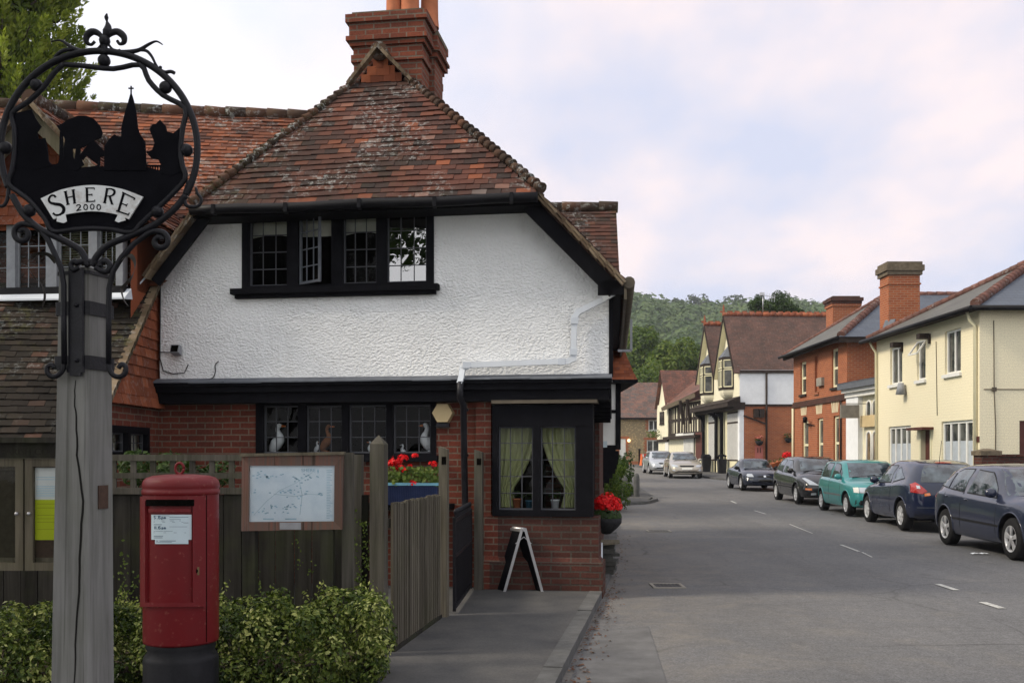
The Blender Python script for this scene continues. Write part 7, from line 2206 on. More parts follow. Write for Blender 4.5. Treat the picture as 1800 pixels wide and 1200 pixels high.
# side wall fittings
mb = MB(); a = TE.hit(1347, 700)[0]; mb.tube([TE.pt(a, zte - .05, .06), TE.pt(a, gt_, .06)], .06, 8); mb.bar(TE.pt(.1, zs_, .04), TE.pt(9, zs_, .04), .05, .12); mb.bar(TE.pt(TE.hit(1307, 728)[0], TE.hit(1307, 730)[1], .05), TE.pt(a, TE.hit(1345, 745)[1], .05), .07, .07); mb.build('drainpipe', M['dark_timber'], tw)
mb = MB()
for px in (1328, 1338): a, z = TE.hit(px, 726); mb.slab(TE, a - .13, a + .13, z - .25, z + .25, 0, .3)
mb.build('vent_unit', M['dark_timber'], tw)
mb = MB(); a0, a1, z0, z1 = TE.rect(1327, 783, 1341, 808); mb.slab(TE, a0, a1, z0, z1, 0, .04); nbp = mb.build('red_notice', plain('faded_red', (.36, .12, .10), .6), tw)
mb = MB(); m_ = (a0 + a1) / 2; mb.slab(TE, m_ - .11, m_ - .04, lerp(z0, z1, .5), lerp(z0, z1, .85), .041, .046); mb.slab(TE, m_ + .04, m_ + .11, lerp(z0, z1, .5), lerp(z0, z1, .85), .041, .046); mb.build('notice_mark', M['brown_door'], nbp)
mb = MB(); mb.slab(TE, 0, 9, zte - .18, zte - .02, 0, .12); mb.build('eave_board', M['dark_timber'], tw)
def wall_basket(px, py, flower, label):
    a, z = TE.hit(px, py); c = TE.pt(a, z, .25)
    t = thing('wall_basket', label, 'flower basket', c, 'flower baskets on the brick side wall')
    mb = MB(); mb.lathe([(0, -.28), (.16, -.22), (.26, 0), (0, 0)], c, 12); mb.bar(c, c + V((0, .25, .0)), .03, .03); mb.build('basket', M['basket'], t)
    mb = MB(); leafy(mb, [(c + V((rnd(-.12, .12), 0, .1)), .2) for _ in range(4)], 160, .09, int(px)); mb.build('foliage', M['leaf_dark'], t, uv=False)
    if flower: mb = MB(); flowers(mb, c + V((0, 0, .2)), .24, 90, .1, 4); mb.build('flowers', leaf_mat('pink_flower', [(0, (.40, .10, .08)), (1, (.55, .2, .15))]), t, uv=False)
wall_basket(1333, 775, True, 'wall basket with pink flowers above the red notice on the brick side wall')
wall_basket(1384, 770, False, 'dark wall basket without flowers near the corner of the red brick house')
# tv aerial on the ridge
mb = MB(); c = TP.pt((tm + ta1) / 2, zap, -4.2); c = V(((1341 - 900) / F * 61, 61, EYE + (800 - 552) / F * 61)); mb.tube([c, c + V((0, 0, 1.25))], .03, 6); mb.bar(c + V((-.1, 0, 1.2)), c + V((.75, 0, 1.0)), .04, .04)
for i in range(5): mb.bar(c + V((.1 + i * .15, 0, .85 - i * .03)), c + V((.1 + i * .15, 0, 1.35 - i * .04)), .02, .02, up=(0, 1, 0))
mb.box(c.x - .18, c.x + .05, c.y - .1, c.y + .1, c.z + 1.15, c.z + 1.32); mb.build('aerial', M['steel'], tw)

# ============================ old timber framed house
OP = Pl((11.75, 80.0), (.0954, -.9954))
ol = thing('timber_house', 'old timber framed house with red tiled roofs, dark studs and a shop window', 'house', (12.8, 74, ground(74)))
go = ground(74) + .08
oa0 = OP.hit(1157.5, 720)[0]; oaM = OP.hit(1176, 720)[0]; oa1 = OP.hit(1234, 720)[0]
zoe = OP.hit(1176, 713)[1]
zoa = EYE + 152 / F * 77
mb = MB(); c = (oa0 + oaM) / 2; wall(mb, OP, oa0, oa1, go - .2, zoe); mb.poly([OP.pt(oa0, zoe), OP.pt(oaM, zoe), OP.pt(c, zoa)])
mb.poly([OP.pt(oa0, go), OP.pt(oa0, go, -9), OP.pt(oa0, zoe, -9), OP.pt(oa0, zoe)]); mb.build('wall', M['cream'], ol)
mb = MB(); o = .3
mb.poly([OP.pt(oaM + .1, zoe - .1, o), OP.pt(oaM + .1, zoe - .1, -9), OP.pt(c, zoa, -9), OP.pt(c, zoa, o)]); mb.poly([OP.pt(oa0 - .1, zoe - .1, o), OP.pt(oa0 - .1, zoe - .1, -9), OP.pt(c, zoa, -9), OP.pt(c, zoa, o)])
mb.poly([OP.pt(oaM - .2, zoe - .12, .5), OP.pt(oa1, OP.hit(1230, 690)[1], .5), OP.pt(oa1, zoa, -4), OP.pt(c + .5, zoa - .2, -3.2)]); mb.build('roof', M['tile_far_red'], ol)
mb = MB(); mb.prism([OP.pt(oaM - .3, zoe - .12, .55), OP.pt(oa1, OP.hit(1230, 690)[1] - .05, .55), OP.pt(oa1, OP.hit(1230, 690)[1] - .35, .5), OP.pt(oaM - .3, zoe - .4, .5)], V((.05, 0, 0))); mb.build('eave_board', M['cap_mortar'], ol)
mb = MB()
for i in range(15):
    a = lerp(oaM + .1, oa1 - .1, i / 14) + rnd(-.12, .12); w_ = rnd(.14, .24); mb.slab(OP, a - w_, a + w_, zoe - 2.15, zoe - .1, 0, .03 + .01 * (i % 2))
for z in (zoe - 2.25, zoe - 1.2, zoe - .15): mb.slab(OP, oaM, oa1, z - .1, z + .1, .0, .055)
for i in range(2): a = lerp(oaM, oa1, .62 + .2 * i); mb.bar(OP.pt(a, zoe - 1.6, .35), OP.pt(a, zoe + .1, .6), .2, .2)
mb.slab(OP, oaM, oa1, zoe - 2.6, zoe - 2.4, 0, .5); mb.slab(OP, oa0 - .05, oaM, zoe - 2.75, zoe - 2.55, 0, .15); mb.build('timber_frame', M['dark_timber'], ol)
mb = MB(); mb.slab(OP, oa0 - .1, oaM + .05, zoe - 2.55, zoe + .2, .0, .10); mb.build('jettied_bay', M['cream'], ol)
for (x0, x1, y0, y1) in ((1163, 1170, 724, 745),): h = rect_at(OP, x0, y0, x1, y1); window(ol, OP.move(.12), *h, depth=.0, nv=2, fw=.1, mat='dark_timber')
h = rect_at(OP, 1204, 762, 1222, 812); mb = MB(); mb.slab(OP, h[0], h[1], go + .5, h[3], 0, .08); sw_ = mb.build('shop_window', M['far_glass'], ol)
mb = MB(); n = 8
for i in range(n): a = lerp(h[0], h[1], i / n); mb.slab(OP, a + .08, a + (h[1] - h[0]) / n - .04, go + .5, h[3], .081, .13)
mb.build('white_glazing_bars', M['white_paint'], sw_)
mb = MB(); h = rect_at(OP, 1225, 760, 1236, 812); mb.slab(OP, h[0], h[1], go + .4, h[3], 0, .1); mb.build('red_shop_door', M['brown_door'], ol)
mb = MB(); h = rect_at(OP, 1170, 775, 1176, 812); mb.slab(OP, h[0], h[1], go, h[3], 0, .05); mb.build('door', M['white_paint'], ol)
mb = MB(); h = rect_at(OP, 1190, 762, 1203, 771); mb.slab(OP, h[0], h[1], h[2], h[3], .05, .1); mb.build('name_board', M['white_paint'], ol)
mb = MB()
for px in (1155, 1164): p = OP.pp(px, 762, .5); leafy(mb, [(p, .35)], 60, .16, int(px))
mb.build('hanging_greenery', M['leaf_mid'], ol, uv=False)

# ============================ flint cottage at the bend
KP_ = Pl((9.2, 92.0), (1, 0.0)); gk = ground(92)
ck_ = thing('flint_cottage', 'flint and brick cottage with a long mossy tiled roof where the street bends', 'cottage', (11, 93, gk))
kw = {'w1': KP_.rect(1140, 738, 1158, 756), 'w2': KP_.rect(1137, 773, 1159, 794), 'd': KP_.rect(1089, 771, 1100, 806)}
zk = KP_.hit(1120, 733)[1]
mb = MB(); wall(mb, KP_, -2.5, 5.6, gk - .4, zk, list(kw.values()), .15); mb.build('wall', M['flint'], ck_)
mb = MB()
for k in ('w1', 'w2', 'd'):
    a0, a1, z0, z1 = kw[k]
    for i in range(int((z1 - z0) / .15)):
        w_ = .32 if i % 2 else .2; z = z0 + i * .15
        mb.slab(KP_, a0 - w_, a0, z, z + .14, -.05, .012); mb.slab(KP_, a1, a1 + w_, z, z + .14, -.05, .012)
    mb.slab(KP_, a0 - .3, a1 + .3, z1, z1 + .24, -.05, .014)
mb.slab(KP_, -2.5, 5.6, gk - .4, gk + .3, -.05, .03)
mb.build('brick_quoins', M['brick_far'], ck_)
window(ck_, KP_, *kw['w1'], depth=.1, nv=2, fw=.08); window(ck_, KP_, *kw['w2'], depth=.1, nv=2, fw=.08)
mb = MB(); a0, a1, z0, z1 = kw['d']; mb.slab(KP_, a0, a1, z0, z1, -.1, -.05); mb.build('door', M['white_paint'], ck_)
mb = MB(); zt = KP_.hit(1120, 667)[1]
mb.poly([KP_.pt(-3, zk - .15, .35), KP_.pt(6, zk - .15, .35), KP_.pt(6, zt, -3.6), KP_.pt(-3, zt, -3.6)]); mb.poly([KP_.pt(-3, zk - .15, -7.5), KP_.pt(6, zk - .15, -7.5), KP_.pt(6, zt, -3.6), KP_.pt(-3, zt, -3.6)]); mb.build('roof', M['tile_cottage'], ck_)
mb = MB(); mb.slab(KP_, -3, 6, zk - .2, zk - .05, .28, .36); mb.build('gutter', M['gutter'], ck_)
mb = MB(); a, z = KP_.hit(1105, 774); mb.ball(KP_.pt(a, z, .2), .14, 10, 8); lb = mb.build('door_lamp', NT('lit_lamp').set(color=(.9, .7, .4, 1)).m, ck_)
b_ = lb.data.materials[0].node_tree.nodes['Principled BSDF']; b_.inputs['Emission Color'].default_value = (1, .62, .3, 1); b_.inputs['Emission Strength'].default_value = 2.5

# ------------------------------------------------------------------ street furniture on the bend
def bin_(px, py, h, w_, lid, label):
    c = G(px, py); c.z += .06
    t = thing('litter_bin', label, 'litter bin', c, 'bins outside the gabled shop')
    mb = MB()
    for (z0, z1, k0, k1) in ((0, h * .8, .85, 1.0),):
        a = [V((c.x + x * w_ * k0, c.y + y * w_ * k0, c.z + z0)) for x, y in ((-1, -1), (1, -1), (1, 1), (-1, 1))]; b = [V((c.x + x * w_ * k1, c.y + y * w_ * k1, c.z + z1)) for x, y in ((-1, -1), (1, -1), (1, 1), (-1, 1))]; mb.hexa(a + b)
    mb.build('body', M['black_pipe'], t)
    mb = MB()
    if lid == 'hood':
        mb.lathe([(w_ * 1.12, h * .92), (w_ * 1.0, h * 1.0), (w_ * .5, h * 1.05), (0, h * 1.06)], c, 16)
        for x in (-.8, .8): mb.box(c.x + x * w_ - .03, c.x + x * w_ + .03, c.y - .03, c.y + .03, c.z + h * .8, c.z + h * .93)
    else:
        mb.hexa([V((c.x + x * w_ * 1.06, c.y + y * w_ * 1.06, c.z + h * .8)) for x, y in ((-1, -1), (1, -1), (1, 1), (-1, 1))] + [V((c.x + x * w_ * .95, c.y + y * w_ * .95 + .05, c.z + h * (.9 if y < 0 else 1.0))) for x, y in ((-1, -1), (1, -1), (1, 1), (-1, 1))])
    mb.build('lid', M['black_timber'], t)
bin_(1241.5, 831, 1.15, .28, 'lid', 'dark square wheeled bin outside the shop, next to the beige saloon car')
bin_(1269, 834, 1.12, .26, 'hood', 'dark hooded litter bin outside the shop, nearer the dark blue convertible')
# stone bollards and hedge at the left bend
for (px, py, pt_, wpx, lab) in ((1098, 880, 836, 11, 'short rounded grey stone bollard in front of the clipped hedge, left of the pair'), (1119, 877, 831, 10.5, 'taller rounded grey stone bollard at the end of the clipped hedge by the road')):
    c = G(px, py); d = c.y; h = (py - pt_) / F * d; r = wpx / 2 / F * d
    mb = MB(); mb.lathe([(r, -.05), (r * 1.0, h * .75), (r * .92, h * .88), (r * .6, h * .97), (0, h)], c, 14, sy=.8); o = mb.build('stone_bollard', M['kerb'], org=c); tag(o, lab, 'bollard', 'stone bollards by the clipped hedge')
th = thing('clipped_hedge', 'dark clipped box hedge with a stepped top behind the stone bollards', 'hedge', (3.7, 33.5, ground(33)))
balls = []; rg = random.Random(9)
for _ in range(120):
    x, y = rg.uniform(2.5, 4.05), rg.uniform(33.6, 36.0); balls.append((V((x, y, ground(y) + rg.uniform(.1, 1.42))), .2))
mb = MB(); leafy(mb, balls, 7000, .10, 3, .6, .3, .2, .4); mb.build('foliage', M['leaf_dark'], th, uv=False)
mb = MB()
for x in (2.8, 3.3, 3.8): mb.tube([V((x, 34.6, .1)), V((x, 34.6, 1.2))], [.05, .03], 6)
mb.build('stems', M['twig'], th)
bs = thing('green_shrub', 'loose light green shrub by the wall beyond the red geranium planter', 'shrub', (2.6, 27.5, ground(27)))
balls = [(V((2.55 + rg.uniform(-.35, .5), 27.5 + rg.uniform(-.8, 1.2), ground(27) + .25 + rg.uniform(0, .95))), .26) for _ in range(26)]
mb = MB(); leafy(mb, balls, 5000, .09, 4, .45, .3, .3, .6); mb.build('foliage', M['leaf_mid'], bs, uv=False)
mb = MB()
for c, r in balls[::3]: mb.tube([V((2.6, 27.5, ground(27))), c], [.02, .008], 5)
mb.build('stems', M['twig'], bs)
# cone, barrier, post by the cottage
c = G(1128, 824); c = V(((1128 - 900) / F * 84, 84, ground(84)))
cn = thing('traffic_cone', 'orange traffic cone on the far roadside by the silver car', 'cone', c)
mb = MB(); mb.lathe([(.24, .04), (.20, .06), (.06, 1.0), (0, 1.02)], c, 12); mb.box(c.x - .28, c.x + .28, c.y - .28, c.y + .28, c.z, c.z + .05); mb.build('cone_body', plain('cone_orange', (.55, .13, .04), .6), cn)
c2 = V(((1138 - 900) / F * 85, 85, ground(85)))
br = thing('road_barrier', 'red and white roadworks barrier behind the silver car', 'barrier', c2)
mb = MB(); mb.box(c2.x - .6, c2.x + .6, c2.y, c2.y + .06, c2.z + .75, c2.z + 1.05); mb.build('board', plain('barrier_red', (.55, .05, .04), .6), br)
mb = MB(); [mb.box(c2.x + k, c2.x + k + .2, c2.y - .008, c2.y - .001, c2.z + .78, c2.z + 1.02) for k in (-.5, -.1, .3)]; mb.build('white_bands', M['white_paint'], br)
for k in (-.5, .5): mb = MB(); mb.box(c2.x + k - .03, c2.x + k + .03, c2.y - .2, c2.y + .2, c2.z, c2.z + .8); mb.build('leg', M['steel'], br)
c3 = V(((1124 - 900) / F * 88, 88, ground(88))); mb = MB(); mb.lathe([(.09, 0), (.09, 1.3), (.11, 1.3), (.11, 1.45), (0, 1.5)], c3, 8); o = mb.build('roadside_post', M['dark_timber'], org=c3); tag(o, 'dark thin roadside post in front of the flint cottage', 'post')
# flower tub with orange barrel by the side wall
c4_ = G(1371, 846); c4_ = V(((1371 - 900) / F * 47.5, 47.5, ground(47)))
ft = thing('flower_barrow', 'orange brown garden barrow piled with red flowers behind the black hatchback', 'flower barrow', c4_)
mb = MB(); mb.hexa([c4_ + V((-.55, -.3, .45)), c4_ + V((.5, -.3, .5)), c4_ + V((.5, .3, .5)), c4_ + V((-.55, .3, .45)), c4_ + V((-.7, -.38, .85)), c4_ + V((.6, -.38, 1.25)), c4_ + V((.6, .38, 1.25)), c4_ + V((-.7, .38, .85))]); mb.lathe([(.3, -.04), (.3, .04), (.05, .05)], c4_ + V((-.45, 0, .3)), 14, axis='y'); mb.build('tray', plain('barrow_orange', (.34, .10, .035), .7, .3, 4), ft)
mb = MB()
for k in (-.28, .28): mb.bar(c4_ + V((.4, k, 0)), c4_ + V((.4, k, .6)), .06, .06)
mb.build('legs', M['dark_timber'], ft)
mb = MB(); leafy(mb, [(c4_ + V((x, 0, 1.0 + x * .3)), .24) for x in (-.4, 0, .4)], 200, .1, 8); mb.build('foliage', M['leaf_dark'], ft, uv=False)
mb = MB(); flowers(mb, c4_ + V((.35, 0, 1.32)), .25, 160, .1, 5); mb.build('red_flowers', M['geranium'], ft, uv=False)
# ------------------------------------------------------------------ cars
M['tyre'] = plain('tyre', (.015, .015, .016), .85, .3, 9)
M['alloy'] = plain('alloy', (.55, .56, .58), .35, .12, 8, metal=.4)
M['hub_dark'] = plain('hub_dark', (.012, .012, .013), .7, .3, 8)
M['car_glass'] = None
s = NT('car_glass'); v = s.coord('Object')
s.set(color=s.mix(s.ramp(s.noise(2.6, 3, .5, v), [(.40, 0), (.62, 1)]), (.016, .022, .028), (.080, .105, .125)), rough=.03, spec=.9)  # pale blue patches put the sky's reflection into the glass colour
M['car_glass'] = s.m
M['trim_black'] = plain('trim_black', (.014, .014, .015), .55, .2, 8)
M['trim_grey'] = plain('trim_grey', (.10, .11, .115), .5, .2, 8)
s = NT('headlamp'); s.set(color=(.40, .43, .46, 1), rough=.15, spec=.6, metal=.3, coat=1.0); M['headlamp'] = s.m
s = NT('tail_red'); s.set(color=(.30, .010, .008, 1), rough=.2, spec=.5, coat=.6); M['tail_red'] = s.m
s = NT('indicator'); s.set(color=(.62, .17, .04, 1), rough=.2, spec=.6, coat=1.0); M['indicator'] = s.m
M['plate_white'] = plain('plate_white', (.66, .66, .62), .5, .05, 6)
M['chrome'] = plain('chrome', (.62, .63, .65), .15, .05, 6, metal=1)

def pchip(pts):
    xs = [p[0] for p in pts]; ys = [p[1] for p in pts]; n = len(xs)
    h = [xs[i + 1] - xs[i] for i in range(n - 1)]; d = [(ys[i + 1] - ys[i]) / h[i] for i in range(n - 1)]
    m = [d[0]] + [0 if d[i - 1] * d[i] <= 0 else 2 * d[i - 1] * d[i] / (d[i - 1] + d[i]) for i in range(1, n - 1)] + [d[-1]]
    def f(x):
        if x <= xs[0]: return ys[0]
        if x >= xs[-1]: return ys[-1]
        i = 0
        while x > xs[i + 1]: i += 1
        t = (x - xs[i]) / h[i]
        return (1 + 2 * t) * (1 - t) ** 2 * ys[i] + t * (1 - t) ** 2 * h[i] * m[i] + t * t * (3 - 2 * t) * ys[i + 1] + t * t * (t - 1) * h[i] * m[i + 1]
    return f

def make_car(spec, name, label, pos, yaw, paint, group='parked cars along the street'):
    """x forward, y to the left, z up; built in its own frame, then placed"""
    L, Wd, H = spec['L'], spec['W'] / 2, spec['H']
    t = bpy.data.objects.new(name, None); COL.objects.link(t); t.empty_display_size = .3
    ORG[t] = V((0, 0, 0)); tag(t, label, 'car', group)
    top = pchip(spec['top']); belt = pchip(spec['belt']); hw = pchip(spec['plan']); bot = pchip(spec['bot'])
    xf, xr = spec['top'][-1][0], spec['top'][0][0]
    N = 72
    def section(x):
        W_ = hw(x) * Wd; zb = bot(x); zl = belt(x); zt = max(top(x), zl + .005); h = zt - zl
        g = max(0, min(1, (h - .10) / .22)); g = g * g * (3 - 2 * g)
        s_ = [(0, zb), (W_ * .78, zb), (W_ * .93, zb + .04), (W_ * .985, zb + .13), (W_ * 1.0, zb + (zl - zb) * .45), (W_ * .995, zb + (zl - zb) * .68), (W_ * .972, zl - .08), (W_ * .945, zl - .02), (W_ * .915, zl)]
        yr = W_ * spec.get('roofw', .70)
        c1 = [(W_ * .80, zl + h * .45), (W_ * .62, zl + h * .72), (W_ * .42, zl + h * .88), (W_ * .22, zl + h * .97), (0, zt)]
        c2 = [(lerp(W_ * .915, yr, .5) + .012, zl + (h - .07) * .52), (yr, zt - .075), (yr * .88, zt - .03), (yr * .5, zt - .008), (0, zt)]
        return s_ + [(lerp(a[0], b[0], g), lerp(a[1], b[1], g)) for a, b in zip(c1, c2)]
    st = [xr + (xf - xr) * (0.5 - 0.5 * math.cos(math.pi * i / N)) * .35 + (xf - xr) * (i / N) * .65 for i in range(N + 1)]
    secs = [section(x) for x in st]
    m = len(secs[0]); vs = []; fs = []
    full = m + m - 2
    for x, sec in zip(st, secs):
        vs += [V((x, y, z)) for y, z in sec] + [V((x, -y, z)) for y, z in sec[-2:0:-1]]
    for i in range(N):
        for k in range(full):
            k2 = (k + 1) % full
            fs.append([i * full + k, (i + 1) * full + k, (i + 1) * full + k2, i * full + k2])
    fs.append(list(range(full))); fs.append([N * full + k for k in range(full)][::-1])
    mb = MB(); mb.add(vs, fs, smooth=True)
    body = mb.build('body', paint, t, uv=False)
    bpy.context.view_layer.update()
    # wheel arches cut through
    wx_f, wx_r, rw = spec['wf'], spec['wr'], spec['rw']
    cut = MB()
    for wx_ in (wx_f, wx_r):
        for sg in (-1, 1):
            c = V((wx_, (Wd - .26) if sg > 0 else -(Wd + .24), rw))
            cut.prism([c + V(((rw + .07) * math.cos(6.2832 * k / 30), 0, (rw + .07) * math.sin(6.2832 * k / 30))) for k in range(30)], V((0, .5, 0)))
    co = cut.build('cutter', M['trim_black'], None, uv=False)
    for ob in (body, co):
        bm = bmesh.new(); bm.from_mesh(ob.data); bmesh.ops.recalc_face_normals(bm, faces=bm.faces); bm.to_mesh(ob.data); bm.free()
    md = body.modifiers.new('arch', 'BOOLEAN'); md.operation = 'DIFFERENCE'; md.object = co; md.solver = 'EXACT'
    dg = bpy.context.evaluated_depsgraph_get(); nm = bpy.data.meshes.new_from_object(body.evaluated_get(dg))
    body.modifiers.clear(); body.data = nm; nm.name = 'body'
    bpy.data.objects.remove(co)
    nm.materials.append(M['trim_black'])
    for p in nm.polygons:
        p.use_smooth = True
        if abs(p.center.y) > Wd - .5 and any(math.hypot(p.center.x - w_, p.center.z - rw) < rw + .0705 for w_ in (wx_f, wx_r)): p.material_index = len(nm.materials) - 1
    try: nm.set_sharp_from_angle(angle=R(38))
    except Exception: pass
    bv = BVHTree.FromPolygons([v.co[:] for v in nm.vertices], [list(p.vertices) for p in nm.polygons])
    def cast(axis, u, v_):
        if axis == 'L': o, d = V((u, 3, v_)), V((0, -1, 0))
        elif axis == 'R': o, d = V((u, -3, v_)), V((0, 1, 0))
        elif axis == 'F': o, d = V((6, u, v_)), V((-1, 0, 0))
        elif axis == 'B': o, d = V((-6, u, v_)), V((1, 0, 0))
        else: o, d = V((u, v_, 4)), V((0, 0, -1))
        h = bv.ray_cast(o, d)
        return (h[0], h[1]) if h[0] is not None else (None, None)
    def decal(nm_, mat, polys, axis, off=.006, parent=None, n=10, m_=6, build=True, mbx=None):
        """a thin sheet following the body: polys are convex 2-D outlines seen along an axis"""
        mbx = mbx or MB()
        for poly in polys:
            if len(poly) == 4:      # a plain patch between four corners keeps straight edges
                gr_ = {}
                for i in range(n + 1):
                    for j in range(m_ + 1):
                        u, t_ = i / n, j / m_
                        a_, b_ = (lerp(lerp(poly[0][k], poly[1][k], u), lerp(poly[3][k], poly[2][k], u), t_) for k in (0, 1))
                        p, q = cast(axis, a_, b_)
                        if p is not None: gr_[i, j] = p + q * off
                for i in range(n):
                    for j in range(m_):
                        ks = ((i, j), (i + 1, j), (i + 1, j + 1), (i, j + 1))
                        if all(k in gr_ for k in ks): mbx.add([gr_[k] for k in ks], [(0, 1, 2, 3)], smooth=True)
                continue
            us = [p[0] for p in poly]; u0, u1 = min(us), max(us); cols = []
            for i in range(n + 1):
                u = lerp(u0 + 1e-4, u1 - 1e-4, i / n); zs = []
                for a, b in zip(poly, poly[1:] + poly[:1]):
                    if (a[0] - u) * (b[0] - u) < 0 or (a[0] == u and b[0] != u): zs.append(a[1] + (b[1] - a[1]) * (u - a[0]) / (b[0] - a[0]))
                if len(zs) < 2: cols.append(None); continue
                z0, z1 = min(zs), max(zs); col = []
                for j in range(m_ + 1):
                    p, q = cast(axis, u, lerp(z0, z1, j / m_))
                    if p is None: col = None; break
                    if axis in 'LR' and q.dot(V((0, 1 if axis == 'L' else -1, 0))) < 0: q = -q
                    col.append(p + q * off)
                cols.append(col)
            for i in range(n):
                if not cols[i] or not cols[i + 1]: continue
                for j in range(m_):
                    mbx.add([cols[i][j], cols[i + 1][j], cols[i + 1][j + 1], cols[i][j + 1]], [(0, 1, 2, 3)], smooth=True)
        return mbx.build(nm_, mat, parent or t, uv=False) if build else mbx
    # glazing
    for sd in 'LR':
        for k, (nm_, poly) in enumerate(spec['side']):
            wv = decal(nm_, M['car_glass'], [poly], sd, .007)
            # black rubber surround
            cx_, cz_ = sum(p[0] for p in poly) / len(poly), sum(p[1] for p in poly) / len(poly)
            big = [(cx_ + (x - cx_) * 1.0 + (.018 if x > cx_ else -.018), cz_ + (z - cz_) + (.018 if z > cz_ else -.018)) for x, z in poly]
            decal('surround', M['trim_black'], [big], sd, .004, wv)
        for (nm_, mt, poly, off) in spec.get('sidebits', []): decal(nm_, M[mt], [poly], sd, off, None, 12, 2)
        mb = MB()
        for (x, z0, z1) in spec['seams']:
            for j in range(8):
                za, zb = lerp(z0, z1, j / 8), lerp(z0, z1, (j + 1) / 8)
                p, q = cast(sd, x, za)[0], cast(sd, x, zb)[0]
                if p and q: mb.bar(p, q, .009, .006)
        mb.build('door_seam', M['trim_black'], t, uv=False)
        for wx_ in (wx_f, wx_r):
            pts = []
            for k in range(25):
                an = R(lerp(-8, 188, k / 24)); p, q = cast(sd, wx_ + (rw + .082) * math.cos(an), rw + (rw + .082) * math.sin(an))
                if p is not None and p.z > .18: pts.append(p)
            if len(pts) > 3: mb = MB(); mb.tube(pts, .013, 6); mb.build('arch_lip', paint, t, uv=False)
        for (x, z) in spec['handles']:
            p, q = cast(sd, x, z)
            if p: mb = MB(); mb.ball(p, .05, 10, 6, (1.5, .42, .36)); mb.build('door_handle', spec.get('handlemat', paint), t, uv=False)
        # mirror
        x, z = spec['mirror']; p, q = cast(sd, x, z)
        if p:
            s1 = 1 if sd == 'L' else -1
            mb = MB(); mb.ball(p + V((.0, s1 * .11, .02)), .1, 12, 8, (.62, 1.0, .78)); mb.bar(p, p + V((0, s1 * .08, .0)), .05, .04); mb.build('wing_mirror', M[spec['mirrormat']] if spec.get('mirrormat') else paint, t, uv=False)
    for (nm_, mt, poly, ax, off) in spec['frontback']:
        decal(nm_, M[mt] if isinstance(mt, str) else mt, [poly], ax, off, None, 14, 8)
        if ax in 'FB' and nm_ in ('headlight', 'fog_lamp', 'tail_light', 'indicator_lamp', 'reversing_lamp'):
            decal(nm_, M[mt], [[(-y, z) for y, z in poly]], ax, off, None, 14, 8)
    # arch liners and underside shade
    mb = MB(); mb.box(xr + .35, xf - .35, -Wd * .74, Wd * .74, .22, .55); mb.build('underbody', M['trim_black'], t, uv=False)
    # wheels
    for wx_ in (wx_f, wx_r):
        for sg in (-1, 1):
            c = V((wx_, sg * (Wd - .115), rw)); wd = .095
            mb = MB(); mb.lathe([(rw * .64, -wd), (rw * .93, -wd), (rw, -wd * .72), (rw, wd * .72), (rw * .93, wd), (rw * .64, wd)], c, 32, axis='y'); tw_ = mb.build('wheel', M['tyre'], t, uv=False)
            mb = MB(); o = sg * wd
            mb.lathe([(rw * .66, o * .98), (rw * .62, o * 1.02), (rw * .575, o * .86), (rw * .56, o * .4)], c, 28, axis='y')
            ns = spec['spokes']
            for k in range(ns):
                an = 2 * math.pi * k / ns + .3; r1 = rw * .60
                for da in ((-.10, .10) if spec.get('twin') else (0,)):
                    d = V((math.cos(an + da), 0, math.sin(an + da))); d2 = V((math.cos(an + da * 1.0), 0, math.sin(an + da * 1.0)))
                    mb.bar(c + V((0, o * .84, 0)) + d * .03, c + V((0, o * .84, 0)) + d2 * r1, rw * (.12 if spec.get('twin') else .2), .02, up=(0, 1, 0))
            mb.lathe([(0, o * .98), (rw * .16, o * .95), (rw * .18, o * .8)], c, 14, axis='y')
            mb.build('rim', M['alloy'], tw_, uv=False)
            mb = MB(); mb.lathe([(0, o * .5), (rw * .6, o * .5)], c, 20, axis='y'); mb.build('brake_disc', M['hub_dark'], tw_, uv=False)
    if spec.get('aerial'):
        x, ln = spec['aerial']; p = cast('T', x, 0)[0]; mb = MB(); mb.tube([p, p + V((-.12, 0, ln))], .006, 5); mb.build('aerial', M['trim_black'], t, uv=False)
    if spec.get('wiper'):
        x0, x1 = spec['wiper']; mb = MB()
        for (ya, yb) in ((-.55, .05), (.0, .58)):
            p, q = cast('T', x0, ya)[0], cast('T', x1, yb)[0]
            if p and q: mb.bar(p + V((0, 0, .02)), q + V((0, 0, .02)), .02, .015)
        mb.build('wipers', M['trim_black'], t, uv=False)
    t.location = pos; t.rotation_euler = (0, 0, yaw)
    return t

def scale_pts(pts, f): return [(x, y) for x, y in pts]
ROUND = [(-2.17, .68), (-2.13, .80), (-2.02, .91), (-1.7, .98), (-1.0, 1.0), (1.0, 1.0), (1.6, .975), (1.92, .91), (2.08, .80), (2.17, .62)]
def plan(L):
    k = L / 2 / 2.17; return [(x * k, y) for x, y in ROUND]
def mkspec(L, W, H, top, belt, bot, **kw):
    d = dict(L=L, W=W, H=H, top=top, belt=belt, bot=bot, plan=plan(L)); d.update(kw); return d

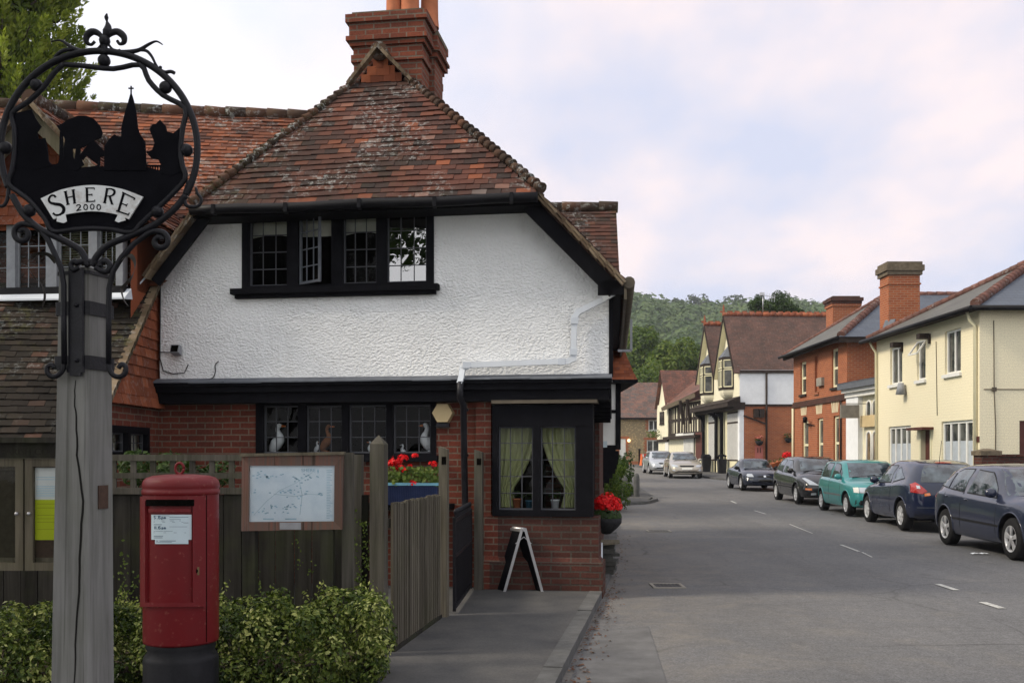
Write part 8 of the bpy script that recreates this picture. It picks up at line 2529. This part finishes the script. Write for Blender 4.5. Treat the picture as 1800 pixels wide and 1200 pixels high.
# five door hatchback of the mid 2000s
hatch5 = mkspec(4.34, 1.84, 1.47,
    top=[(-2.17, .72), (-2.14, .92), (-2.08, 1.06), (-1.80, 1.30), (-1.45, 1.42), (-.9, 1.475), (-.2, 1.485), (.3, 1.44), (.75, 1.24), (1.12, 1.03), (1.5, .95), (1.9, .84), (2.08, .72), (2.17, .52)],
    belt=[(-2.17, .68), (-2.05, .93), (-1.5, .99), (-.5, .95), (.8, .90), (1.3, .88), (1.8, .76), (2.08, .64), (2.17, .48)],
    bot=[(-2.17, .36), (-1.9, .24), (-1, .19), (1, .19), (1.9, .2), (2.17, .27)],
    wf=1.30, wr=-1.34, rw=.325, roofw=.70,
    side=[('quarter_window', [(-1.78, 1.08), (-1.36, 1.04), (-1.30, 1.29), (-1.42, 1.27)]), ('rear_window', [(-1.30, 1.035), (-.60, .99), (-.57, 1.37), (-1.0, 1.37), (-1.24, 1.31)]), ('front_window', [(-.49, .985), (.66, .94), (.60, 1.06), (.22, 1.32), (-.47, 1.37)])],
    seams=[(.78, .30, .93), (-.63, .30, .98), (-1.38, .72, .98)], handles=[(-.42, .86), (-1.28, .89)], mirror=(.62, .99),
    sidebits=[('side_moulding', 'trim_black', [(-.95, .50), (.92, .48), (.92, .515), (-.95, .535)], .006)],
    frontback=[('windscreen', 'car_glass', [(-.76, .98), (.76, .98), (.60, 1.39), (-.60, 1.39)], 'F', .006), ('headlight', 'headlamp', [(.46, .66), (.80, .68), (.78, .82), (.52, .74)], 'F', .008), ('grille', 'trim_black', [(-.36, .58), (.36, .58), (.38, .67), (-.38, .67)], 'F', .006), ('lower_grille', 'trim_black', [(-.5, .32), (.5, .32), (.55, .43), (-.55, .43)], 'F', .006), ('number_plate', 'plate_white', [(-.26, .45), (.26, .45), (.26, .56), (-.26, .56)], 'F', .02), ('rear_screen', 'car_glass', [(-.55, 1.02), (.55, 1.02), (.48, 1.34), (-.48, 1.34)], 'B', .006), ('tail_light', 'tail_red', [(.60, .80), (.76, .80), (.70, 1.12), (.60, 1.12)], 'B', .01), ('fog_lamp', 'headlamp', [(.58, .34), (.72, .35), (.72, .42), (.58, .42)], 'F', .008)],
    spokes=5, twin=True, wiper=(1.02, .95))
import copy as _cp
# earlier hatchback: headlights high and slanted
hatch90 = _cp.deepcopy(hatch5); hatch90.update(L=4.17, W=1.72, H=1.44, plan=plan(4.17), wf=1.24, wr=-1.36, rw=.30, twin=False, spokes=7)
hatch90['top'] = [(-2.08, .74), (-2.05, .98), (-1.98, 1.10), (-1.72, 1.32), (-1.35, 1.42), (-.8, 1.45), (-.1, 1.45), (.35, 1.38), (.75, 1.18), (1.05, 1.0), (1.5, .90), (1.85, .76), (2.0, .66), (2.08, .5)]
hatch90['belt'] = [(-2.08, .70), (-1.95, .95), (-1.4, .97), (-.5, .93), (.8, .88), (1.3, .84), (1.8, .70), (2.0, .6), (2.08, .46)]
hatch90['bot'] = [(-2.08, .36), (-1.8, .24), (-1, .19), (1, .19), (1.8, .2), (2.08, .27)]
hatch90['side'] = [('rear_window', [(-1.50, 1.03), (-.62, .97), (-.60, 1.33), (-1.0, 1.34), (-1.28, 1.25)]), ('front_window', [(-.52, .965), (.50, .925), (.42, 1.12), (.12, 1.31), (-.50, 1.335)])]
hatch90['frontback'] = [('windscreen', 'car_glass', [(-.60, .99), (.60, .99), (.52, 1.35), (-.52, 1.35)], 'F', .006), ('headlight', 'headlamp', [(.34, .58), (.62, .60), (.74, .78), (.66, .80)], 'F', .010), ('lower_grille', 'trim_black', [(-.42, .34), (.42, .34), (.46, .44), (-.46, .44)], 'F', .006), ('number_plate', 'plate_white', [(-.26, .45), (.26, .45), (.26, .56), (-.26, .56)], 'F', .02), ('indicator_lamp', 'indicator', [(.56, .44), (.72, .45), (.72, .50), (.56, .50)], 'F', .009), ('fog_lamp', 'headlamp', [(.44, .30), (.58, .30), (.58, .36), (.44, .36)], 'F', .009), ('rear_screen', 'car_glass', [(-.52, 1.0), (.52, 1.0), (.46, 1.3), (-.46, 1.3)], 'B', .006), ('tail_light', 'tail_red', [(.60, .82), (.72, .82), (.68, 1.05), (.60, 1.05)], 'B', .01)]
# boxy small hatchback
polo = mkspec(3.72, 1.65, 1.42,
    top=[(-1.86, .76), (-1.83, 1.0), (-1.76, 1.14), (-1.58, 1.33), (-1.3, 1.41), (-.7, 1.425), (-.1, 1.42), (.2, 1.38), (.58, 1.15), (.82, .98), (1.3, .90), (1.62, .82), (1.78, .72), (1.86, .52)],
    belt=[(-1.86, .72), (-1.76, .92), (-1.2, .93), (0, .91), (.8, .87), (1.2, .83), (1.6, .76), (1.78, .66), (1.86, .48)],
    bot=[(-1.86, .36), (-1.6, .25), (-1, .20), (1, .20), (1.6, .22), (1.86, .30)],
    wf=1.13, wr=-1.28, rw=.285, roofw=.76,
    side=[('rear_window', [(-1.42, .97), (-.48, .955), (-.45, 1.31), (-.95, 1.32), (-1.28, 1.26)]), ('front_window', [(-.38, .955), (.52, .925), (.44, 1.08), (.12, 1.30), (-.36, 1.315)])],
    seams=[(.62, .30, .90), (-.43, .30, .94)], handles=[(-.28, .84)], mirror=(.52, .96), sidebits=[('side_moulding', 'trim_grey', [(-.92, .50), (.78, .49), (.78, .53), (-.92, .54)], .006)],
    frontback=[('windscreen', 'car_glass', [(-.60, .96), (.60, .96), (.53, 1.33), (-.53, 1.33)], 'F', .006), ('headlight', 'headlamp', [(.36, .60), (.64, .60), (.64, .73), (.36, .73)], 'F', .009), ('indicator_lamp', 'plate_white', [(.65, .60), (.74, .61), (.74, .73), (.65, .73)], 'F', .010), ('grille', 'trim_black', [(-.34, .60), (.34, .60), (.34, .70), (-.34, .70)], 'F', .006), ('bumper_lower', 'trim_black', [(-.72, .30), (.72, .30), (.72, .42), (-.72, .42)], 'F', .006), ('number_plate', 'plate_white', [(-.26, .36), (.26, .36), (.26, .47), (-.26, .47)], 'F', .02), ('rear_screen', 'car_glass', [(-.5, .98), (.5, .98), (.44, 1.3), (-.44, 1.3)], 'B', .006), ('tail_light', 'tail_red', [(.58, .72), (.70, .72), (.66, .92), (.58, .92)], 'B', .01)],
    spokes=8, wiper=(.80, .76))
# rounded three door supermini, seen from behind
corsa = mkspec(4.0, 1.71, 1.49,
    top=[(-2.0, .70), (-1.98, .92), (-1.93, 1.02), (-1.72, 1.27), (-1.42, 1.42), (-.9, 1.485), (-.3, 1.49), (.2, 1.42), (.7, 1.20), (1.05, 1.02), (1.45, .93), (1.75, .82), (1.92, .68), (2.0, .5)],
    belt=[(-2.0, .66), (-1.9, .92), (-1.4, 1.02), (-.5, .97), (.6, .92), (1.2, .87), (1.7, .74), (1.92, .6), (2.0, .46)],
    bot=[(-2.0, .36), (-1.75, .26), (-1, .20), (1, .20), (1.7, .22), (2.0, .28)],
    wf=1.22, wr=-1.29, rw=.315, roofw=.70,
    side=[('quarter_window', [(-1.30, 1.10), (-.62, 1.01), (-.66, 1.28), (-.80, 1.31)]), ('front_window', [(-.50, 1.00), (.50, .97), (.40, 1.14), (.05, 1.34), (-.54, 1.345)])],
    seams=[(.66, .32, .95), (-.58, .32, .99)], handles=[(-.42, .90)], mirror=(.55, 1.0), sidebits=[],
    frontback=[('windscreen', 'car_glass', [(-.6, 1.02), (.6, 1.02), (.52, 1.4), (-.52, 1.4)], 'F', .006), ('headlight', 'headlamp', [(.5, .66), (.74, .70), (.70, .84), (.54, .76)], 'F', .008), ('rear_screen', 'car_glass', [(-.60, 1.02), (.60, 1.02), (.56, 1.20), (.42, 1.37), (-.42, 1.37), (-.56, 1.20)], 'B', .007), ('tail_light', 'tail_red', [(.50, .84), (.60, .785), (.78, .82), (.77, .97), (.68, 1.02)], 'B', .012), ('reversing_lamp', 'headlamp', [(.63, .89), (.69, .89), (.69, .95), (.63, .95)], 'B', .018), ('indicator_lamp', 'indicator', [(.44, .76), (.56, .74), (.56, .80), (.46, .81)], 'B', .013), ('high_brake_light', 'tail_red', [(-.16, 1.405), (.16, 1.405), (.16, 1.43), (-.16, 1.43)], 'B', .012), ('number_plate_recess', 'trim_black', [(-.30, .52), (.30, .52), (.30, .66), (-.30, .66)], 'B', .005), ('boot_strip', 'chrome', [(-.20, .86), (.20, .86), (.20, .875), (-.20, .875)], 'B', .012), ('bumper_crease', 'trim_grey', [(-.8, .505), (.8, .505), (.8, .515), (-.8, .515)], 'B', .006)],
    spokes=7, aerial=(-1.2, .42))
# low two seat convertible with its black hood up
mgf = mkspec(3.92, 1.63, 1.26,
    top=[(-1.96, .62), (-1.92, .80), (-1.7, .88), (-1.2, .94), (-.95, 1.05), (-.55, 1.22), (-.2, 1.265), (.1, 1.24), (.5, 1.02), (.78, .86), (1.3, .80), (1.65, .70), (1.86, .58), (1.96, .42)],
    belt=[(-1.96, .58), (-1.85, .80), (-1.2, .86), (-.4, .82), (.6, .78), (1.2, .74), (1.6, .64), (1.86, .5), (1.96, .38)],
    bot=[(-1.96, .34), (-1.7, .22), (-1, .17), (1, .17), (1.7, .19), (1.96, .25)],
    wf=1.20, wr=-1.18, rw=.30, roofw=.66,
    side=[('front_window', [(-.42, .86), (.42, .83), (.36, .93), (.04, 1.12), (-.34, 1.14)])],
    seams=[(.55, .28, .78), (-.50, .28, .82)], handles=[(-.38, .70)], mirror=(.45, .86), mirrormat='trim_black', sidebits=[],
    frontback=[('windscreen', 'car_glass', [(-.56, .84), (.56, .84), (.46, 1.15), (-.46, 1.15)], 'F', .006), ('headlight', 'headlamp', [(.42, .54), (.64, .54), (.68, .60), (.62, .66), (.46, .66)], 'F', .012), ('indicator_lamp', 'trim_grey', [(.46, .42), (.58, .42), (.58, .47), (.46, .47)], 'F', .009), ('grille', 'trim_black', [(-.26, .53), (.26, .53), (.28, .58), (-.28, .58)], 'F', .007), ('badge', 'chrome', [(-.045, .53), (.045, .53), (.045, .59), (-.045, .59)], 'F', .016), ('number_plate', 'trim_grey', [(-.26, .33), (.26, .33), (.26, .44), (-.26, .44)], 'F', .016), ('number_plate_face', 'trim_black', [(-.24, .345), (.24, .345), (.24, .425), (-.24, .425)], 'F', .020)],
    spokes=6, wiper=(.74, .70))
# large beige family car
saloon = mkspec(4.73, 1.81, 1.43,
    top=[(-2.36, .72), (-2.32, .96), (-2.2, 1.02), (-1.75, 1.08), (-1.2, 1.34), (-.7, 1.43), (-.1, 1.44), (.35, 1.38), (.8, 1.18), (1.2, .98), (1.7, .90), (2.1, .78), (2.28, .66), (2.36, .48)],
    belt=[(-2.36, .68), (-2.2, .94), (-1.5, .97), (-.5, .93), (.8, .89), (1.4, .86), (2.0, .72), (2.28, .58), (2.36, .44)],
    bot=[(-2.36, .36), (-2.0, .25), (-1, .19), (1, .19), (2.0, .21), (2.36, .27)],
    wf=1.40, wr=-1.36, rw=.32, roofw=.70,
    side=[('rear_window', [(-1.50, 1.03), (-.62, .97), (-.60, 1.32), (-1.0, 1.32)]), ('front_window', [(-.52, .965), (.62, .93), (.52, 1.10), (.14, 1.31), (-.50, 1.325)])],
    seams=[(.84, .30, .90), (-.55, .30, .95)], handles=[(-.4, .84), (-1.3, .87)], mirror=(.66, .97), sidebits=[],
    frontback=[('windscreen', 'car_glass', [(-.64, .99), (.64, .99), (.55, 1.35), (-.55, 1.35)], 'F', .006), ('headlight', 'headlamp', [(.46, .60), (.78, .62), (.80, .76), (.50, .70)], 'F', .009), ('grille', 'trim_black', [(-.34, .61), (.34, .61), (.40, .69), (-.40, .69)], 'F', .007), ('lower_grille', 'trim_black', [(-.62, .32), (.62, .32), (.66, .40), (-.66, .40)], 'F', .006), ('number_plate', 'plate_white', [(-.28, .46), (.28, .46), (.28, .57), (-.28, .57)], 'F', .018), ('fog_lamp', 'headlamp', [(.62, .40), (.76, .41), (.76, .46), (.62, .46)], 'F', .008)],
    spokes=7, wiper=(1.16, 1.1))

def place(pf, pr, sp, facing):
    """from the road contact of the two wheels on the driver's side (front first)"""
    a, b = G(*pf), G(*pr); d = (a - b); d.z = 0; d.normalize()
    yaw = math.atan2(d.y, d.x)
    side = facing          # +1: the visible flank is the car's left side, -1 right side
    # wheel contact at (wf, side * (W/2 - .115))
    n = V((-d.y, d.x, 0)); off = side * (sp['W'] / 2 - .03)
    mid = (a + b) / 2
    c = mid - n * off - d * ((sp['wf'] + sp['wr']) / 2)
    pitch = 0
    return V((c.x, c.y, ground(c.y))), yaw
navy = paint_mat('navy_paint', (.006, .011, .034))
blue = paint_mat('blue_paint', (.014, .019, .042))
black = paint_mat('black_paint', (.010, .010, .012))
teal = paint_mat('teal_paint', (.03, .22, .22), .15)
mgblue = paint_mat('dark_blue_paint', (.007, .011, .026))
beige = paint_mat('beige_paint', (.36, .33, .28), .55)
silver = paint_mat('silver_paint', (.42, .44, .46), .6)
p, y = place((1775, 983), (1663, 957), hatch5, -1); make_car(hatch5, 'parked_car', 'blue grey five door hatchback parked nearest the camera, facing it', p, y, blue)
p, y = place((1527, 917), (1580, 931.5), corsa, 1); make_car(corsa, 'parked_car', 'navy three door hatchback parked facing away with red tail lights', p, y, navy)
p, y = place((1484, 906), (1446, 896.5), polo, -1); make_car(polo, 'parked_car', 'small turquoise hatchback parked among the dark cars', p, y, teal)
p, y = place((1395, 885), (1367.5, 878.5), hatch90, -1); make_car(hatch90, 'parked_car', 'black hatchback with slanted headlights parked behind the turquoise car', p, y, black)
p, y = place((1302, 862), (1281, 857.5), mgf, -1); mg = make_car(mgf, 'parked_car', 'low dark blue two seat convertible with a black hood', p, y, mgblue)
p, y = place((1180, 840.5), (1165, 837), saloon, -1)
y = math.atan2(-1, -.06); p = V(((1207 - 900) / F * 54.2, 55.6, ground(55)))
make_car(saloon, 'parked_car', 'beige saloon car facing the camera in front of the gabled shop', p, y, beige)
y = math.atan2(-1, .0); p = V(((1166 - 900) / F * 62, 63.5, ground(63)))
sil_ = dict(saloon); make_car(sil_, 'parked_car', 'silver saloon car parked behind the beige one at the bend', p, y, silver)
# ------------------------------------------------------------------ trees and the wooded hill
def tree(name, label, base, height, crown_c, crown_r, n, leaf, mat, seed, lobes=26, lobe_r=(.28, .45), trunk=.25, group=None, ratio=.7):
    rg = random.Random(seed)
    t = thing(name, label, 'tree', base, group)
    base = V(base); cc = V(crown_c)
    balls = []
    for _ in range(lobes):
        d = V((rg.gauss(0, 1), rg.gauss(0, 1), rg.gauss(0, 1))).normalized() * rg.uniform(.35, .85)
        balls.append((cc + V((d.x * crown_r[0], d.y * crown_r[1], d.z * crown_r[2])), rg.uniform(*lobe_r) * min(crown_r)))
    mb = MB(); leafy(mb, balls, n, leaf, seed, ratio, .35, .28, .55); mb.build('crown', mat, t, uv=False)
    mb = MB(); mid = base.lerp(cc, .55)
    mb.tube(smoothline([base, base.lerp(cc, .3) + V((rg.uniform(-.2, .2), 0, 0)), mid, cc], 4), [trunk * lerp(1, .3, i / 12) for i in range(13)], 8)
    for b, r in balls[::2]: mb.tube(smoothline([mid, mid.lerp(b, .5) + V((0, 0, .3)), b], 3), [trunk * .4, trunk * .35, trunk * .3, trunk * .22, trunk * .18, trunk * .12, trunk * .08], 5)
    mb.build('trunk', M['bark'], t, uv=False)
    return t

# conifer at the top left behind the wing: upward sweeping sprays
def conifer(label, base, height, rad, n, size, seed, z0=1.0, mat='leaf_conifer', lean=0.0):
    rg = random.Random(seed); t = thing('conifer_tree', label, 'tree', base)
    base = V(base); mb = MB(); tr = MB()
    tr.tube([base, base + V((lean, 0, height * .96))], [height * .022, .02], 8)
    npl = int(height * 85)
    for i in range(npl):          # plumes of fine sprays, each leaning up and out
        f = rg.random() ** .85; z = z0 + f * (height - z0); R_ = (rad * (1 - f) ** .75 + .1) * rg.choice((.55, .8, .9, 1.0, 1.05))
        an = rg.uniform(0, 6.2832); d = V((math.cos(an), math.sin(an), 0)); o = base + V((lean * f, 0, z)) + d * R_ * .72
        ax = (d * rg.uniform(.35, .9) + V((0, 0, rg.uniform(.5, 1.0)))).normalized(); Lp = rg.uniform(.55, 1.15) * (.6 + .25 * R_); rp = rg.uniform(.14, .26) * (.7 + .25 * R_)
        tv = rg.uniform(-.3, .3)
        if i % 6 == 0: tr.tube([base + V((lean * f, 0, z - .2)), o, o + ax * Lp * .7], [.04, .03, .008], 4)
        for j in range(int(n / npl)):
            t_ = rg.random() ** .8
            r_ = rp * (1 - t_) ** .6 * rg.random() ** .4
            rd = V((rg.gauss(0, 1), rg.gauss(0, 1), rg.gauss(0, 1))); rd = (rd - ax * rd.dot(ax)).normalized()
            q = o + ax * Lp * t_ + rd * r_
            dr = (ax * .9 + rd * rg.uniform(.2, 1.0)).normalized(); sd = dr.cross(V((rg.uniform(-1, 1), rg.uniform(-1, 1), rg.uniform(-1, 1)))).normalized()
            L = size * rg.uniform(.6, 1.4); W_ = L * .2
            mb.add([q - dr * L * .35, q + sd * W_, q + dr * L * .65, q - sd * W_], [(0, 1, 2, 3)], min(1, max(0, rg.random() * .45 + .12 + .3 * t_ + tv)))
    for i in range(int(height * 700)):       # the dense inner growth
        f = rg.random() ** .85; R_ = rad * (1 - f) ** .75 * rg.uniform(.25, .78); an = rg.uniform(0, 6.2832)
        d = V((math.cos(an), math.sin(an), rg.uniform(-.2, .8))); mb.leaf(base + V((lean * f + d.x * R_, d.y * R_, z0 + f * (height - z0))), d, rg.uniform(.16, .34), .45, rg.uniform(.0, .45))
    mb.build('foliage', M[mat], t, uv=False); tr.build('trunk', M['bark'], t, uv=False)
    return t
dC = 24.0
conifer('tall bright green conifer rising behind the left wing roof and village sign', ((-5 - 900) / F * dC, dC, 0), 24.0, 2.55, 190000, .13, 3, 4.0)
conifer('second green conifer at the left edge, partly behind the village sign', ((-150 - 900) / F * 25.5, 25.5, 0), 17, 3.0, 80000, .115, 4, 4.0, lean=.4)

# broad leaved trees behind the flint cottage
for k, (px, py, d, rpx, lab, mt) in enumerate((
        (1128, 618, 118, 46, 'big rounded green tree behind the flint cottage nearest the tea room', 'leaf_mid'),
        (1190, 634, 112, 44, 'broad green tree behind the flint cottage towards the gabled shop', 'leaf_mid'),
        (1228, 640, 125, 36, 'green tree behind the timber house, right of the two broad trees', 'leaf_mid'),
        (1085, 628, 128, 44, 'green tree half hidden by the tea room side wall', 'leaf_dark'))):
    c = P(px, py, d); r = rpx / F * d
    tree('broadleaf_tree', lab, (c.x, c.y, ground(d) - .5), 12, (c.x, c.y, c.z - .6), (r * 1.25, r, r * 1.15), 9000, .42, M[mt], 30 + k, 40, (.28, .46), .4, 'trees behind the cottage')
c = P(1163, 668, 106); tree('broadleaf_tree', 'lighter green bushy tree just above the cottage ridge', (c.x, c.y, ground(106) - .5), 8, (c.x, c.y, c.z - 1), (5.2, 3, 2.6), 8000, .36, M['leaf_mid'], 51, 36, (.35, .6), .3, 'trees behind the cottage')
# dark pine trees behind the gabled shop
for k, (px, py, d, rx, lab) in enumerate(((1340, 538, 88, 26, 'dark evergreen with a pointed top behind the gabled shop roof, beside the aerial'), (1375, 536, 88, 30, 'wider dark evergreen behind the gabled shop roof, left of the chimney'), (1398, 548, 90, 16, 'small dark evergreen between the gabled shop roof and the red brick chimney'))):
    c = P(px, py, d); r = rx / F * d
    tree('evergreen_tree', lab, (c.x, c.y, ground(d)), 15, (c.x, c.y, c.z - .3), (r, r, r * 1.0), 4200, .28, M['leaf_dark'], 70 + k, 26, (.22, .42), .25, 'evergreens behind the gabled shop', .35)

# big unseen trees added beside and behind the camera: they shade the hedge and pillar box and show in the window panes
tree('shade_tree', 'large leafy tree added left of the village sign, outside the view', (-9, 1.5, 0), 11, (-8.1, 2.2, 7.8), (4.2, 3.6, 2.6), 14000, .26, M['leaf_dark'], 91, 44, (.34, .55), .3)
tree('shade_tree', 'large leafy tree added out of view behind the viewer on the pavement side', (-5, -7, 0), 12, (-1.6, -5.5, 7.0), (4.6, 4.0, 3.4), 12000, .30, M['leaf_dark'], 92, 40, (.28, .46), .35)

# trees added beyond the tea room, hidden from here, to be mirrored in the parked cars
for k, (x, y, h) in enumerate(((-3.5, 27, 8.5), (-3.0, 38, 10), (-2.5, 50, 11))):
    tree('mirrored_tree', ('added tree just behind the tea room, hidden by it', 'middle one of the added trees hidden behind the tea room', 'farthest added tree hidden behind the tea room, towards the bend')[k], (x, y, ground(y)), h, (x, y, h * .55), (3.6, 4.5, h * .42), 4200, .42, M['leaf_dark'], 110 + k, 26, (.34, .55), .3)

# the hill
def hill_h(x, y):
    t = max(0, min(1, (y - 170) / 330)); s_ = t * t * (3 - 2 * t)
    crest = 68 + 5 * math.sin(x * .021 + 1) + 3.5 * math.sin(x * .06)
    return ground(min(y, 170)) - .2 + s_ * crest
mb = MB(); nx, ny = 50, 24
xs = [-700 + i * 1500 / nx for i in range(nx + 1)]; ysn = [160 + j * 460 / ny for j in range(ny + 1)]
g = [V((x, y, hill_h(x, y) if y > 165 else ground(y) - .3)) for y in ysn for x in xs]
mb.add(g, [(j * (nx + 1) + i, j * (nx + 1) + i + 1, (j + 1) * (nx + 1) + i + 1, (j + 1) * (nx + 1) + i) for j in range(ny) for i in range(nx)], smooth=True)
M['hill_ground'] = plain('hill_ground', (.045, .07, .030), .95, .4, .06)
o = mb.build('hills', M['hill_ground']); o['kind'] = 'structure'

# woods on the slope: one mass
mb = MB(); rg = random.Random(21); md = MB()
for i in range(1500):
    y = 175 + (rg.random() ** .75) * 315
    px = rg.uniform(1050, 1480)
    if rg.random() < .12: px = rg.uniform(600, 1900)
    x = (px - 900) / F * y
    h = hill_h(x, y); r = rg.uniform(2.2, 4.6); c = V((x, y, h + r * rg.uniform(.4, .9)))
    tv = rg.uniform(-.38, .38); dark = y > 455 and rg.random() < .75
    n = 34 if y > 330 else 60
    for _ in range(n):
        d = V((rg.gauss(0, 1), rg.gauss(0, 1) - .5, rg.gauss(0, 1) + .25)).normalized()
        (md if dark else mb).leaf(c + V((d.x * r * 1.15, d.y * r, d.z * r * .95)) * rg.uniform(.8, 1.05), d + V((rg.uniform(-.5, .5), rg.uniform(-.5, .5), .3)), r * rg.uniform(.35, .62), .8, min(1, max(0, .5 + tv + rg.uniform(-.16, .16))), .2)
o = mb.build('hill_woods', M['leaf_hill'], uv=False); tag(o, 'dense green woodland covering the far hillside', 'woodland', kind='stuff')
o = md.build('hilltop_woods', M['leaf_hill_dark'], uv=False); tag(o, 'darker blue green woodland along the top of the far hill', 'woodland', kind='stuff')
# crest trees one can tell apart
for k, (px, py, r) in enumerate(((1104, 541, 7), (1126, 541, 8), (1159, 540, 12), (1191, 533, 14), (1226, 530, 19), (1252, 539, 14), (1292, 531, 22), (1316, 540, 16), (1419, 541, 13), (1440, 538, 15), (1460, 540, 12))):
    d = 500; c = P(px, py + 4, d); rr = r / F * d
    t = thing('crest_tree', ('rounded' if r > 12 else 'small') + ' distant tree on the hill crest, ' + ('leftmost of the row', 'second from the left in the row', 'third from the left in the row', 'fourth from the left in the row', 'the tallest dome shaped one right of the middle', 'just right of the tall dome shaped one', 'left of the dark evergreens behind the shop', 'right beside the dark evergreens behind the shop', 'left of the red brick chimney', 'seen right at the red brick chimney', 'between the two brick chimneys')[k], 'tree', (c.x, c.y, hill_h(c.x, c.y)), 'trees along the hill crest')
    mb = MB(); rg = random.Random(k)
    bl = [(c + V((rg.uniform(-.6, .6) * rr, rg.uniform(-.3, .3) * rr, rg.uniform(-.7, .45) * rr)), rr * rg.uniform(.4, .6)) for _ in range(12)]
    leafy(mb, bl, 900, 1.5, k, .8, .3, .2, .4); mb.build('crown', M['leaf_hill_dark'], t, uv=False)
    mb = MB(); mb.tube([(c.x, c.y, hill_h(c.x, c.y) - 1), c], [.5, .25], 6); mb.build('trunk', M['bark'], t, uv=False)

# ------------------------------------------------------------------ thin evening haze
mb = MB(); mb.box(-760, 860, -45, 660, -3, 95)
hm = bpy.data.materials.new('haze'); hm.use_nodes = True; ht = hm.node_tree
ht.nodes.remove(ht.nodes['Principled BSDF'])
pv = ht.nodes.new('ShaderNodeVolumePrincipled'); pv.inputs['Density'].default_value = .0003; pv.inputs['Color'].default_value = (.86, .90, 1, 1); pv.inputs['Anisotropy'].default_value = .2
ht.links.new(pv.outputs[0], ht.nodes['Material Output'].inputs['Volume'])
o = mb.build('haze', hm, uv=False); tag(o, 'pale thin haze lying over the street and the far hill', 'haze', kind='stuff')
